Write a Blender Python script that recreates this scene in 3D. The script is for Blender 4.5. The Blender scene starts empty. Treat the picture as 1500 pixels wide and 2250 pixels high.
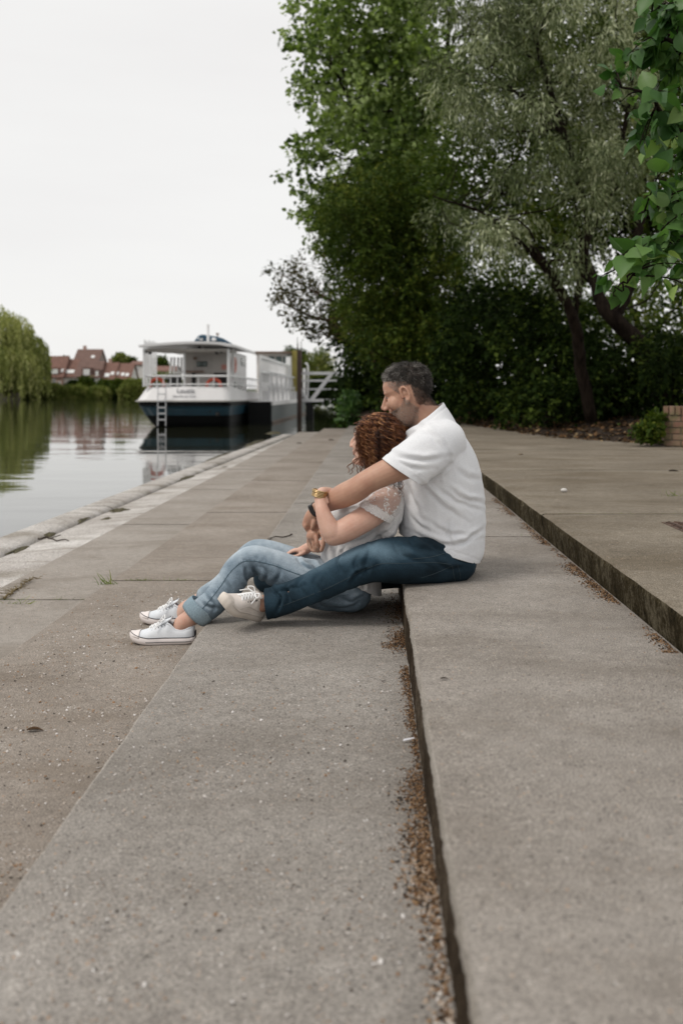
import bpy, bmesh, math, random
import numpy as np
from mathutils import Vector, Matrix, noise as mnoise

# ------------------------------------------------------------------ camera, sky, sun
SC = bpy.context.scene
COL = SC.collection
F = 2187.5            # focal length in photo pixels (35 mm on a 36 mm tall frame, 2250 px)
CX, CY = 817.0, 866.0 # where the steps vanish / the horizon, in photo pixels
CAMZ = 1.30           # eye height above the water

cam_d = bpy.data.cameras.new('camera')
cam = bpy.data.objects.new('camera', cam_d)
COL.objects.link(cam)
SC.camera = cam
cam.location = (0, 0, CAMZ)
cam.rotation_euler = (math.radians(90), 0, 0)
cam_d.sensor_fit = 'VERTICAL'
cam_d.sensor_height = 36.0
cam_d.sensor_width = 24.0
cam_d.lens = 35.0
cam_d.shift_x = -(CX - 750) / 2250.0
cam_d.shift_y = -(1125 - CY) / 2250.0
cam_d.clip_start = 0.05
cam_d.clip_end = 3000
cam_d.dof.use_dof = True
cam_d.dof.focus_distance = 4.12
cam_d.dof.aperture_fstop = 2.8

W = bpy.data.worlds.new('World')
SC.world = W
W.use_nodes = True
wn, wl = W.node_tree.nodes, W.node_tree.links
wn.clear()
w_out = wn.new('ShaderNodeOutputWorld')
w_bg = wn.new('ShaderNodeBackground')
w_sky = wn.new('ShaderNodeTexSky')
w_sky.sky_type = 'NISHITA'
w_sky.sun_disc = False
w_sky.sun_elevation = math.radians(52)
w_sky.sun_rotation = math.radians(-150)
w_tc = wn.new('ShaderNodeTexCoord')
w_map = wn.new('ShaderNodeMapping')
w_map.inputs['Scale'].default_value = (1.0, 1.0, 5.0)
w_noise = wn.new('ShaderNodeTexNoise')
w_noise.inputs['Scale'].default_value = 2.2
w_noise.inputs['Detail'].default_value = 5
w_ramp = wn.new('ShaderNodeValToRGB')
w_ramp.color_ramp.elements[0].position = 0.3
w_ramp.color_ramp.elements[0].color = (7.8, 7.68, 7.58, 1)
w_ramp.color_ramp.elements[1].position = 0.7
w_ramp.color_ramp.elements[1].color = (8.2, 8.15, 8.0, 1)
w_mix = wn.new('ShaderNodeMix')
w_mix.data_type = 'RGBA'
w_mix.inputs[0].default_value = 0.96
wl.new(w_tc.outputs['Generated'], w_map.inputs['Vector'])
wl.new(w_map.outputs['Vector'], w_noise.inputs['Vector'])
wl.new(w_noise.outputs['Fac'], w_ramp.inputs['Fac'])
wl.new(w_sky.outputs['Color'], w_mix.inputs[6])
wl.new(w_ramp.outputs['Color'], w_mix.inputs[7])
wl.new(w_mix.outputs[2], w_bg.inputs['Color'])
w_bg.inputs['Strength'].default_value = 0.1
wl.new(w_bg.outputs['Background'], w_out.inputs['Surface'])

sun_d = bpy.data.lights.new('sun', 'SUN')
sun_d.energy = 1.5
sun_d.angle = math.radians(18)
sun_d.color = (1.0, 0.95, 0.88)
sun = bpy.data.objects.new('sun', sun_d)
COL.objects.link(sun)
# light comes from the open water, up on the left and a little behind the camera
sun.rotation_euler = Vector((-0.62, -0.42, 1.0)).to_track_quat('Z', 'Y').to_euler()

SC.view_settings.view_transform = 'Standard'
SC.view_settings.look = 'None'
SC.view_settings.exposure = 0.2
SC.view_settings.gamma = 1.0
SC.render.film_transparent = False
SC.cycles.use_denoising = True
SC.cycles.max_bounces = 8
SC.cycles.transparent_max_bounces = 12

# ------------------------------------------------------------------ helpers
def P(x, y, d):
    """photo pixel (x, y) at depth d metres -> world point"""
    return np.array(((x - CX) / F * d, d, CAMZ - (y - CY) / F * d))

def tag(o, label=None, cat=None, group=None, kind=None):
    if label: o['label'] = label
    if cat: o['category'] = cat
    if group: o['group'] = group
    if kind: o['kind'] = kind
    return o

def empty(name, loc=(0, 0, 0), rz=0.0):
    o = bpy.data.objects.new(name, None)
    o.empty_display_size = 0.1
    COL.objects.link(o)
    o.location = loc
    o.rotation_euler = (0, 0, rz)
    return o

def set_parent(o, parent):
    """parent keeping the world place (parents here are unscaled)"""
    o.parent = parent
    o.matrix_parent_inverse = parent.matrix_basis.inverted()

def obj(name, me, mat=None, parent=None, smooth=False, local=False):
    o = bpy.data.objects.new(name, me)
    COL.objects.link(o)
    if mat is not None and len(me.materials) == 0:
        me.materials.append(mat)
    if smooth:
        me.polygons.foreach_set('use_smooth', [True] * len(me.polygons))
    if parent is not None:
        if local: o.parent = parent
        else: set_parent(o, parent)
    return o

def mesh_np(name, verts, faces):
    """faces: (n,k) array with fixed k, or list of lists"""
    me = bpy.data.meshes.new(name)
    verts = np.asarray(verts, dtype=np.float32).reshape(-1, 3)
    if isinstance(faces, np.ndarray) and faces.ndim == 2:
        n, k = faces.shape
        me.vertices.add(len(verts))
        me.vertices.foreach_set('co', verts.ravel())
        me.loops.add(n * k)
        me.loops.foreach_set('vertex_index', faces.astype(np.int32).ravel())
        me.polygons.add(n)
        me.polygons.foreach_set('loop_start', np.arange(0, n * k, k, dtype=np.int32))
        me.update(calc_edges=True)
        me.validate()
    else:
        me.from_pydata([tuple(v) for v in verts], [], [tuple(int(i) for i in f) for f in faces])
        me.update()
    return me

def add_attr(me, name, vals):
    a = me.attributes.new(name, 'FLOAT', 'POINT')
    a.data.foreach_set('value', np.asarray(vals, dtype=np.float32))

class MB:
    """collects simple shapes into one mesh"""
    def __init__(s):
        s.v, s.f = [], []
    def add(s, verts, faces):
        b = len(s.v)
        s.v.extend([tuple(map(float, q)) for q in verts])
        s.f.extend([[b + int(i) for i in f] for f in faces])
        return s
    def box(s, c, size, rz=0.0, R=None):
        hx, hy, hz = size[0] / 2, size[1] / 2, size[2] / 2
        vs = []
        for z in (-hz, hz):
            for x, y in ((-hx, -hy), (hx, -hy), (hx, hy), (-hx, hy)):
                v = Vector((x, y, z))
                if R is not None: v = R @ v
                elif rz: v = Matrix.Rotation(rz, 3, 'Z') @ v
                vs.append((c[0] + v.x, c[1] + v.y, c[2] + v.z))
        return s.add(vs, [(3, 2, 1, 0), (4, 5, 6, 7), (0, 1, 5, 4), (1, 2, 6, 5), (2, 3, 7, 6), (3, 0, 4, 7)])
    def span(s, a, b):
        c = [(a[i] + b[i]) / 2 for i in range(3)]
        return s.box(c, [abs(b[i] - a[i]) for i in range(3)])
    def bar(s, a, b, w, h=None):
        a, b = Vector(a), Vector(b)
        d = b - a
        q = d.to_track_quat('Z', 'X' if abs(d.normalized().x) < 0.9 else 'Y').to_matrix()
        return s.box((a + b) / 2, (w, h or w, d.length), R=q)
    def tube(s, pts, r, seg=8, cap=True):
        v, f = tube_vf(np.array([list(p) for p in pts], float), r, seg=seg, cap=cap)
        return s.add(v, f)
    def prism(s, poly, y0, y1, axis='Y'):
        """poly in XZ swept along Y (axis Y) or in YZ swept along X"""
        n = len(poly)
        vs = []
        for t in (y0, y1):
            for (p, q) in poly:
                vs.append((p, t, q) if axis == 'Y' else ((t, p, q) if axis == 'X' else (p, q, t)))
        fs = [list(range(n))[::-1], list(range(n, 2 * n))]
        for i in range(n):
            j = (i + 1) % n
            fs.append((i, j, n + j, n + i))
        return s.add(vs, fs)
    def build(s, name, mat, parent=None, smooth=False, bevel=0.0, seg=2, local=False):
        me = bpy.data.meshes.new(name)
        me.from_pydata(s.v, [], s.f)
        bm = bmesh.new(); bm.from_mesh(me)
        bmesh.ops.recalc_face_normals(bm, faces=bm.faces)
        bm.to_mesh(me); bm.free()
        o = obj(name, me, mat, parent, smooth, local)
        if bevel:
            m = o.modifiers.new('bevel', 'BEVEL')
            m.width = bevel; m.segments = seg; m.limit_method = 'ANGLE'; m.angle_limit = math.radians(40)
        return o

def tube_vf(pts, r, seg=8, cap=True, rb=None, ref=None):
    pts = np.asarray(pts, float)
    n = len(pts)
    r = np.broadcast_to(np.asarray(r, float), (n,)).copy()
    rb = r if rb is None else np.broadcast_to(np.asarray(rb, float), (n,)).copy()
    t = np.gradient(pts, axis=0)
    t /= np.linalg.norm(t, axis=1)[:, None] + 1e-12
    verts = []
    if ref is None:
        u = np.cross(t[0], (0, 0, 1.0))
        if np.linalg.norm(u) < 0.2: u = np.cross(t[0], (1.0, 0, 0))
        u /= np.linalg.norm(u)
    ang = np.arange(seg) / seg * 2 * np.pi
    ca, sa = np.cos(ang), np.sin(ang)
    for i in range(n):
        if ref is None:
            u = u - t[i] * np.dot(u, t[i]); u /= np.linalg.norm(u) + 1e-12
            n2 = u
        else:
            rf = np.asarray(ref, float)
            n2 = rf - t[i] * np.dot(rf, t[i])
            if np.linalg.norm(n2) < 0.25:
                rf = np.array((0, 0, 1.0)); n2 = rf - t[i] * np.dot(rf, t[i])
            n2 /= np.linalg.norm(n2)
        n1 = np.cross(t[i], n2)
        verts.append(pts[i] + r[i] * ca[:, None] * n1 + rb[i] * sa[:, None] * n2)
    verts = np.concatenate(verts)
    faces = []
    for i in range(n - 1):
        for k in range(seg):
            k2 = (k + 1) % seg
            faces.append((i * seg + k, i * seg + k2, (i + 1) * seg + k2, (i + 1) * seg + k))
    if cap:
        faces.append(list(range(seg))[::-1])
        faces.append([(n - 1) * seg + k for k in range(seg)])
    return verts, faces

def cr(pts, n):
    """Catmull-Rom resample of rows of any width"""
    p = np.asarray(pts, float)
    p = np.vstack([2 * p[0] - p[1], p, 2 * p[-1] - p[-2]])
    m = len(p) - 3
    out = []
    for s in np.linspace(0, m - 1e-6, n):
        i = int(s); t = s - i
        a, b, c, d = p[i], p[i + 1], p[i + 2], p[i + 3]
        out.append(0.5 * ((2 * b) + (-a + c) * t + (2 * a - 5 * b + 4 * c - d) * t * t + (-a + 3 * b - 3 * c + d) * t ** 3))
    return np.array(out)

# ------------------------------------------------------------------ materials
def new_mat(name):
    m = bpy.data.materials.new(name)
    m.use_nodes = True
    nt = m.node_tree
    return m, nt.nodes, nt.links, nt.nodes['Principled BSDF']

def N(nodes, t, **kw):
    n = nodes.new(t)
    for k, v in kw.items():
        if k in n.inputs: n.inputs[k].default_value = v
        else: setattr(n, k, v)
    return n

def ramp(nodes, stops, interp='LINEAR'):
    r = nodes.new('ShaderNodeValToRGB')
    cr_ = r.color_ramp
    cr_.interpolation = interp
    while len(cr_.elements) < len(stops): cr_.elements.new(0.5)
    for e, (p, c) in zip(cr_.elements, stops):
        e.position = p
        e.color = (c, c, c, 1) if isinstance(c, (int, float)) else (c[0], c[1], c[2], 1)
    return r

def mixc(nodes, links, fac, a, b, mode='MIX'):
    m = nodes.new('ShaderNodeMix'); m.data_type = 'RGBA'; m.blend_type = mode
    for i, s in ((0, fac), (6, a), (7, b)):
        if isinstance(s, bpy.types.NodeSocket): links.new(s, m.inputs[i])
        elif i == 0: m.inputs[0].default_value = s
        else: m.inputs[i].default_value = (s[0], s[1], s[2], 1)
    return m.outputs[2]

def math_(nodes, links, op, a, b=None):
    m = nodes.new('ShaderNodeMath'); m.operation = op
    for i, s in ((0, a), (1, b)):
        if s is None: continue
        if isinstance(s, bpy.types.NodeSocket): links.new(s, m.inputs[i])
        else: m.inputs[i].default_value = s
    return m.outputs[0]

def coords(nodes, links, scale=(1, 1, 1), loc=(0, 0, 0), rot=(0, 0, 0), kind='Object'):
    tc = nodes.new('ShaderNodeTexCoord'); mp = nodes.new('ShaderNodeMapping')
    mp.inputs['Scale'].default_value = scale
    mp.inputs['Location'].default_value = loc
    mp.inputs['Rotation'].default_value = rot
    links.new(tc.outputs[kind], mp.inputs['Vector'])
    return mp.outputs['Vector']

def bump(nodes, links, h, strength, dist, bs):
    b = nodes.new('ShaderNodeBump')
    b.inputs['Strength'].default_value = strength
    b.inputs['Distance'].default_value = dist
    links.new(h, b.inputs['Height'])
    links.new(b.outputs['Normal'], bs.inputs['Normal'])
    return b

def plain(name, col, rough=0.6, metal=0.0, var=0.12, scale=6.0, bmp=0.0, spec=0.5):
    """painted / plain surface with a little uneven weathering"""
    m, n, l, b = new_mat(name)
    v = coords(n, l)
    nz = N(n, 'ShaderNodeTexNoise', Scale=scale, Detail=6.0, Roughness=0.65)
    l.new(v, nz.inputs['Vector'])
    lo = tuple(max(0, c * (1 - var)) for c in col); hi = tuple(min(1, c * (1 + var)) for c in col)
    r = ramp(n, [(0.3, lo), (0.7, hi)])
    l.new(nz.outputs['Fac'], r.inputs['Fac'])
    l.new(r.outputs['Color'], b.inputs['Base Color'])
    b.inputs['Roughness'].default_value = rough
    b.inputs['Metallic'].default_value = metal
    b.inputs['Specular IOR Level'].default_value = spec
    if bmp: bump(n, l, nz.outputs['Fac'], bmp, 0.01, b)
    return m

def concrete(name, dark, light, stain=(0.10, 0.085, 0.06), stain_amt=0.5, speck=0.5, fine=240.0, seed=0.0, far=False):
    m, n, l, b = new_mat(name)
    v = coords(n, l, loc=(seed, seed * 1.7, 0))
    n1 = N(n, 'ShaderNodeTexNoise', Scale=1.3, Detail=8.0, Roughness=0.62); l.new(v, n1.inputs['Vector'])
    n2 = N(n, 'ShaderNodeTexNoise', Scale=fine * 1.0, Detail=3.0, Roughness=0.7); l.new(v, n2.inputs['Vector'])
    n3 = N(n, 'ShaderNodeTexNoise', Scale=22.0, Detail=6.0, Roughness=0.7); l.new(v, n3.inputs['Vector'])
    base = ramp(n, [(0.32, dark), (0.68, light)])
    l.new(n1.outputs['Fac'], base.inputs['Fac'])
    # grain of the exposed aggregate
    g = ramp(n, [(0.34, 0.42), (0.5, 0.97), (0.66, 1.60)])
    l.new(n2.outputs['Fac'], g.inputs['Fac'])
    c = mixc(n, l, 0.9, base.outputs['Color'], g.outputs['Color'], 'MULTIPLY')
    g3 = ramp(n, [(0.3, 0.80), (0.7, 1.17)])
    l.new(n3.outputs['Fac'], g3.inputs['Fac'])
    c = mixc(n, l, 0.8, c, g3.outputs['Color'], 'MULTIPLY')
    # single stones, pale and dark
    vo = N(n, 'ShaderNodeTexVoronoi', Scale=fine * 0.42); l.new(v, vo.inputs['Vector'])
    sep = n.new('ShaderNodeSeparateColor'); l.new(vo.outputs['Color'], sep.inputs['Color'])
    near = ramp(n, [(0.22, 1.0), (0.34, 0.0)]); l.new(vo.outputs['Distance'], near.inputs['Fac'])
    pick = math_(n, l, 'GREATER_THAN', sep.outputs['Red'], 1.0 - 0.10 * speck)
    fac = math_(n, l, 'MULTIPLY', near.outputs['Color'], pick)
    stone = ramp(n, [(0.0, (0.50, 0.47, 0.43)), (0.6, (0.36, 0.31, 0.26)), (1.0, (0.42, 0.27, 0.17))])
    l.new(sep.outputs['Green'], stone.inputs['Fac'])
    c = mixc(n, l, fac, c, stone.outputs['Color'])
    pickd = math_(n, l, 'LESS_THAN', sep.outputs['Red'], 0.07)
    facd = math_(n, l, 'MULTIPLY', near.outputs['Color'], pickd)
    c = mixc(n, l, facd, c, (0.055, 0.05, 0.045))
    # dirt that has washed over it in streaks across the steps
    v2 = coords(n, l, scale=(0.8, 1.7, 1), loc=(seed * 2, 3, 0))
    n4 = N(n, 'ShaderNodeTexNoise', Scale=1.1, Detail=9.0, Roughness=0.7, Distortion=0.8); l.new(v2, n4.inputs['Vector'])
    sr = ramp(n, [(0.47, 0.0), (0.72, stain_amt)])
    l.new(n4.outputs['Fac'], sr.inputs['Fac'])
    c = mixc(n, l, sr.outputs['Color'], c, stain)
    l.new(c, b.inputs['Base Color'])
    b.inputs['Roughness'].default_value = 0.88
    b.inputs['Specular IOR Level'].default_value = 0.12
    h = math_(n, l, 'ADD', n2.outputs['Fac'], math_(n, l, 'MULTIPLY', n3.outputs['Fac'], 1.5))
    bump(n, l, h, 0.55, 0.004, b)
    return m

def leaf_mat(name, cols, trans=0.35, rough=0.5, spec=0.4):
    m, n, l, b = new_mat(name)
    at = n.new('ShaderNodeAttribute'); at.attribute_name = 'tint'
    r = ramp(n, [(i / (len(cols) - 1), c) for i, c in enumerate(cols)])
    l.new(at.outputs['Fac'], r.inputs['Fac'])
    l.new(r.outputs['Color'], b.inputs['Base Color'])
    b.inputs['Roughness'].default_value = rough
    b.inputs['Specular IOR Level'].default_value = spec
    tr = n.new('ShaderNodeBsdfTranslucent')
    br = mixc(n, l, 1.0, r.outputs['Color'], (1.5, 1.7, 0.7), 'MULTIPLY')
    l.new(br, tr.inputs['Color'])
    mx = n.new('ShaderNodeMixShader'); mx.inputs[0].default_value = trans
    l.new(b.outputs[0], mx.inputs[1]); l.new(tr.outputs[0], mx.inputs[2])
    l.new(mx.outputs[0], n['Material Output'].inputs['Surface'])
    return m

def bark_mat(name, dark, light, scale=12):
    m, n, l, b = new_mat(name)
    v = coords(n, l, scale=(1, 1, 0.25))
    nz = N(n, 'ShaderNodeTexNoise', Scale=float(scale), Detail=8.0, Roughness=0.7, Distortion=0.6); l.new(v, nz.inputs['Vector'])
    r = ramp(n, [(0.35, dark), (0.65, light)]); l.new(nz.outputs['Fac'], r.inputs['Fac'])
    l.new(r.outputs['Color'], b.inputs['Base Color'])
    b.inputs['Roughness'].default_value = 0.95
    b.inputs['Specular IOR Level'].default_value = 0.08
    bump(n, l, nz.outputs['Fac'], 0.9, 0.03, b)
    return m

def unit(a): return a / (np.linalg.norm(a, axis=-1, keepdims=True) + 1e-9)

def solid(o, th, off=-1):
    m = o.modifiers.new('thickness', 'SOLIDIFY'); m.thickness = th; m.offset = off; return o

def LIMB(pts, seg=20, n=None, ref=(0, 1, 0)):
    """pts rows (x_px, y_px, depth, r_px, r_depth_m or None) -> closed tapered tube with rounded ends"""
    rows = []
    for p in pts:
        x, y, d, r = p[:4]
        ra = r * d / F
        rb = p[4] if len(p) > 4 and p[4] is not None else ra
        rows.append(list(P(x, y, d)) + [ra, rb])
    return LIMBW(rows, seg, n, ref)

def LIMBW(rows, seg=20, n=None, ref=(0, 1, 0)):
    rows = np.asarray(rows, float)
    a = cr(rows, n or max(6, 5 * len(rows)))
    a[:, 3:] = np.maximum(a[:, 3:], 0.002)
    t0 = a[0, :3] - a[1, :3]; t0 /= np.linalg.norm(t0) + 1e-9
    t1 = a[-1, :3] - a[-2, :3]; t1 /= np.linalg.norm(t1) + 1e-9
    def cap(row, t):
        out = []
        for s in (0.38, 0.70, 0.92):
            k = math.sqrt(max(0.02, 1 - s * s)); q = row.copy()
            q[:3] = row[:3] + t * min(row[3], row[4]) * s; q[3:] *= k; out.append(q)
        return out
    full = np.array(cap(a[0], t0)[::-1] + list(a) + cap(a[-1], t1))
    return tube_vf(full[:, :3], full[:, 3], seg=seg, rb=full[:, 4], ref=ref)

def ELL(c, r, R=None, n=12):
    v, f = [], []
    for i in range(n + 1):
        th = math.pi * i / n
        for k in range(2 * n):
            ph = math.pi * k / n
            q = np.array((r[0] * math.sin(th) * math.cos(ph), r[1] * math.sin(th) * math.sin(ph), r[2] * math.cos(th)))
            if R is not None: q = R @ q
            v.append(np.asarray(c) + q)
    for i in range(n):
        for k in range(2 * n):
            k2 = (k + 1) % (2 * n)
            f.append((i * 2 * n + k, (i + 1) * 2 * n + k, (i + 1) * 2 * n + k2, i * 2 * n + k2))
    return np.array(v), f


def to_px(co):
    return CX + co[:, 0] / co[:, 1] * F, CY - (co[:, 2] - CAMZ) / co[:, 1] * F
# ------------------------------------------------------------------ water, quay steps, terrace, ground
rng = np.random.default_rng(7)
Z = lambda h: CAMZ - h
Z_A, Z_B, Z_C, Z_D, Z_E = Z(.655), Z(.78), Z(.94), Z(1.02), Z(1.125)
X_A, X_B, X_C, X_D, X_E, X_F, X_G = .92, .125, -.684, -1.432, -2.16, -2.68, -3.00
Y_END = 29.6

def water_mat():
    m, n, l, b = new_mat('river_water')
    b.inputs['Base Color'].default_value = (0.018, 0.020, 0.010, 1)
    b.inputs['Roughness'].default_value = 0.035
    b.inputs['IOR'].default_value = 1.75
    b.inputs['Specular IOR Level'].default_value = 0.85
    v = coords(n, l, scale=(0.55, 1.0, 1))
    n1 = N(n, 'ShaderNodeTexNoise', Scale=1.5, Detail=3.0, Roughness=0.5, Distortion=0.4); l.new(v, n1.inputs['Vector'])
    v2 = coords(n, l, scale=(0.10, 0.32, 1))
    n2 = N(n, 'ShaderNodeTexNoise', Scale=1.0, Detail=2.0, Roughness=0.5, Distortion=0.5); l.new(v2, n2.inputs['Vector'])
    msk = ramp(n, [(0.42, 0.12), (0.66, 1.0)]); l.new(n2.outputs['Fac'], msk.inputs['Fac'])
    h = math_(n, l, 'MULTIPLY', n1.outputs['Fac'], msk.outputs['Color'])
    h = math_(n, l, 'ADD', h, math_(n, l, 'MULTIPLY', n2.outputs['Fac'], 0.6))
    bump(n, l, h, 0.15, 0.05, b)
    return m
wm = water_mat()
me = mesh_np('water', [(-900, -60, 0), (400, -60, 0), (400, 1200, 0), (-900, 1200, 0)], [[0, 1, 2, 3]])
tag(obj('water', me, wm), 'calm green grey river water reflecting the pale sky', kind='structure')
me = mesh_np('riverbed', [(-900, -60, -1.5), (400, -60, -1.5), (400, 1200, -1.5), (-900, 1200, -1.5)], [[0, 1, 2, 3]])
tag(obj('riverbed', me, plain('river_mud', (0.05, 0.045, 0.03))), 'dark mud under the river water', kind='structure')

m_top_B = concrete('concrete_tread', (0.212, 0.188, 0.164), (0.312, 0.285, 0.257), stain=(0.115, 0.094, 0.072), stain_amt=0.5, speck=1.0, seed=0.0)
m_top_C = concrete('concrete_tread_grey', (0.220, 0.200, 0.178), (0.318, 0.294, 0.268), stain=(0.115, 0.095, 0.074), stain_amt=0.45, speck=1.3, seed=4.0)
m_top_D = concrete('concrete_landing', (0.232, 0.200, 0.170), (0.322, 0.285, 0.249), stain=(0.14, 0.108, 0.078), stain_amt=0.55, speck=1.3, seed=9.0)
m_top_E = concrete('concrete_lower', (0.275, 0.245, 0.215), (0.36, 0.328, 0.295), stain=(0.145, 0.117, 0.088), stain_amt=0.5, speck=0.5, seed=14.0)
m_top_A = concrete('concrete_terrace', (0.150, 0.126, 0.096), (0.240, 0.208, 0.165), stain=(0.095, 0.070, 0.040), stain_amt=0.65, speck=0.7, seed=21.0)
m_pale = concrete('pale_limed_concrete', (0.36, 0.33, 0.305), (0.60, 0.575, 0.55), stain=(0.14, 0.115, 0.075), stain_amt=0.85, speck=0.3, seed=30.0, fine=120)

def riser_mat(name, moss, lightc):
    m, n, l, b = new_mat(name)
    v = coords(n, l, scale=(1, 1, 0.22))
    nz = N(n, 'ShaderNodeTexNoise', Scale=26.0, Detail=8.0, Roughness=0.75, Distortion=0.3); l.new(v, nz.inputs['Vector'])
    v3 = coords(n, l)
    n3 = N(n, 'ShaderNodeTexNoise', Scale=5.0, Detail=6.0, Roughness=0.7); l.new(v3, n3.inputs['Vector'])
    n5 = N(n, 'ShaderNodeTexNoise', Scale=150.0, Detail=3.0, Roughness=0.7); l.new(v3, n5.inputs['Vector'])
    n6 = N(n, 'ShaderNodeTexNoise', Scale=55.0, Detail=5.0, Roughness=0.75); l.new(v3, n6.inputs['Vector'])
    mix = math_(n, l, 'ADD', math_(n, l, 'MULTIPLY', nz.outputs['Fac'], 0.38), math_(n, l, 'MULTIPLY', n3.outputs['Fac'], 0.27))
    mix = math_(n, l, 'ADD', mix, math_(n, l, 'MULTIPLY', n6.outputs['Fac'], 0.35))
    r = ramp(n, [(0.42, moss[0]), (0.50, moss[1]), (0.59, lightc)]); l.new(mix, r.inputs['Fac'])
    g = ramp(n, [(0.3, 0.6), (0.7, 1.5)]); l.new(n5.outputs['Fac'], g.inputs['Fac'])
    c = mixc(n, l, 0.8, r.outputs['Color'], g.outputs['Color'], 'MULTIPLY')
    l.new(c, b.inputs['Base Color'])
    b.inputs['Roughness'].default_value = 0.95
    b.inputs['Specular IOR Level'].default_value = 0.05
    h = math_(n, l, 'ADD', nz.outputs['Fac'], math_(n, l, 'MULTIPLY', n5.outputs['Fac'], 0.6))
    bump(n, l, h, 0.8, 0.01, b)
    return m
m_riser_A = riser_mat('mossy_riser', ((0.010, 0.008, 0.004), (0.035, 0.027, 0.014)), (0.105, 0.09, 0.062))
m_riser_B = riser_mat('dirty_riser', ((0.016, 0.011, 0.007), (0.044, 0.032, 0.021)), (0.12, 0.096, 0.072))
m_worn = concrete('worn_nosing', (0.27, 0.245, 0.215), (0.40, 0.37, 0.335), stain=(0.12, 0.10, 0.075), stain_amt=0.5, speck=0.3, seed=44.0)

def strip(name, prof, ys, mats, matidx, label, chip=0.0, seed=0, rough=0.0012, big=False, shift=None):
    """one slab: profile [(x, z)] from riser foot to back edge, swept along Y; chip displaces the nosing"""
    n = len(prof); V = []
    for y in ys:
        sh_ = float(shift(y)) if shift else 0.0
        for k, (x, z) in enumerate(prof):
            dx = dz = 0.0
            if big and 1 <= k <= 8:
                q = mnoise.noise(Vector((seed, y * 3.0, z * 6)))
                q2 = mnoise.noise(Vector((seed, y * 14.0, z * 16)))
                q3 = mnoise.noise(Vector((seed, y * 42.0, z * 30)))
                q4 = mnoise.noise(Vector((seed, y * 110.0, z * 90)))
                e = 1.0 if k >= 5 else .55
                dx = chip * (max(0, q) * 1.3 + max(0, q2 - .05) * 1.5 + abs(q3) * .6 + abs(q4) * .35) * e
                dz = -chip * (max(0, q2 - .05) * 1.0 + max(0, q) * .5 + abs(q3) * .35) if k >= 5 else 0
            elif chip and not big and 1 <= k <= 5:
                q = mnoise.noise(Vector((x * 3 + seed, y * 5.0, z * 9)))
                q2 = mnoise.noise(Vector((x * 9 + seed, y * 24.0, z * 20)))
                q3 = mnoise.noise(Vector((x * 9 + seed, y * 70.0, z * 60)))
                dx = chip * (abs(q) * 1.2 + abs(q2) * 0.8 + abs(q3) * 0.5)
                dz = -chip * (abs(q2) * 0.45 + abs(q) * 0.5) if k >= 3 else 0
            elif k >= 5:
                dz = rough * mnoise.noise(Vector((x * 2.2 + seed, y * 1.6, 3)))
            V.append((x + dx + sh_, y, z + dz))
    Fc, mi = [], []
    for i in range(len(ys) - 1):
        for k in range(n - 1):
            a = i * n + k
            Fc.append((a, a + 1, a + n + 1, a + n)); mi.append(matidx[k])
    # ends and underside
    for i, rev in ((0, False), (len(ys) - 1, True)):
        b = i * n
        V.append((prof[-1][0] + (float(shift(ys[i])) if shift else 0.0), ys[i], prof[0][1])); e = len(V) - 1
        f = [b + k for k in range(n)] + [e]
        Fc.append(f[::-1] if rev else f); mi.append(matidx[0])
    me = bpy.data.meshes.new(name)
    me.from_pydata([tuple(map(float, v)) for v in V], [], Fc)
    for m in mats: me.materials.append(m)
    for p, q in zip(me.polygons, mi): p.material_index = q
    bm = bmesh.new(); bm.from_mesh(me)
    bmesh.ops.recalc_face_normals(bm, faces=bm.faces)
    bm.to_mesh(me); bm.free()
    o = obj(name, me)
    me.polygons.foreach_set('use_smooth', [len(p.vertices) == 4 for p in me.polygons])
    return tag(o, label, kind='structure')

def yrange(y0, y1):
    out = [y0]; y = y0
    while y < y1 - 0.02:
        y += max(0.012, min(0.35, 0.006 * max(y, 1.2) ** 1.15)); out.append(min(y, y1))
    return out

joints = [-1.3, 2.05 - 6.7, 5.45, 8.55, 11.65, 14.75, 17.85, 20.95, 24.05, 27.15]
JB = [-0.75, 5.45, 8.6, 11.75, 14.9, 18.05, 21.2, 24.35, Y_END]

def nosing(x0, zt, zb, back, bev=0.02, recess=0.010):
    """riser foot, riser top, three nosing points, then the tread"""
    pr = [(x0 + recess, zb - 0.25), (x0 + recess * 0.8, zb + (zt - zb) * 0.35), (x0, zt - bev * 1.3),
          (x0 + bev * 0.22, zt - bev * 0.35), (x0 + bev * 0.75, zt - bev * 0.05), (x0 + bev * 1.6, zt)]
    for t in (0.2, 0.45, 0.7, 0.93): pr.append((x0 + bev * 1.6 + (back - x0 - bev * 1.6) * t, zt))
    pr.append((back, zt))
    return pr
MI = lambda top, ris, nn: [ris, ris, 2, 2] + [top] * (nn - 5)

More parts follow.
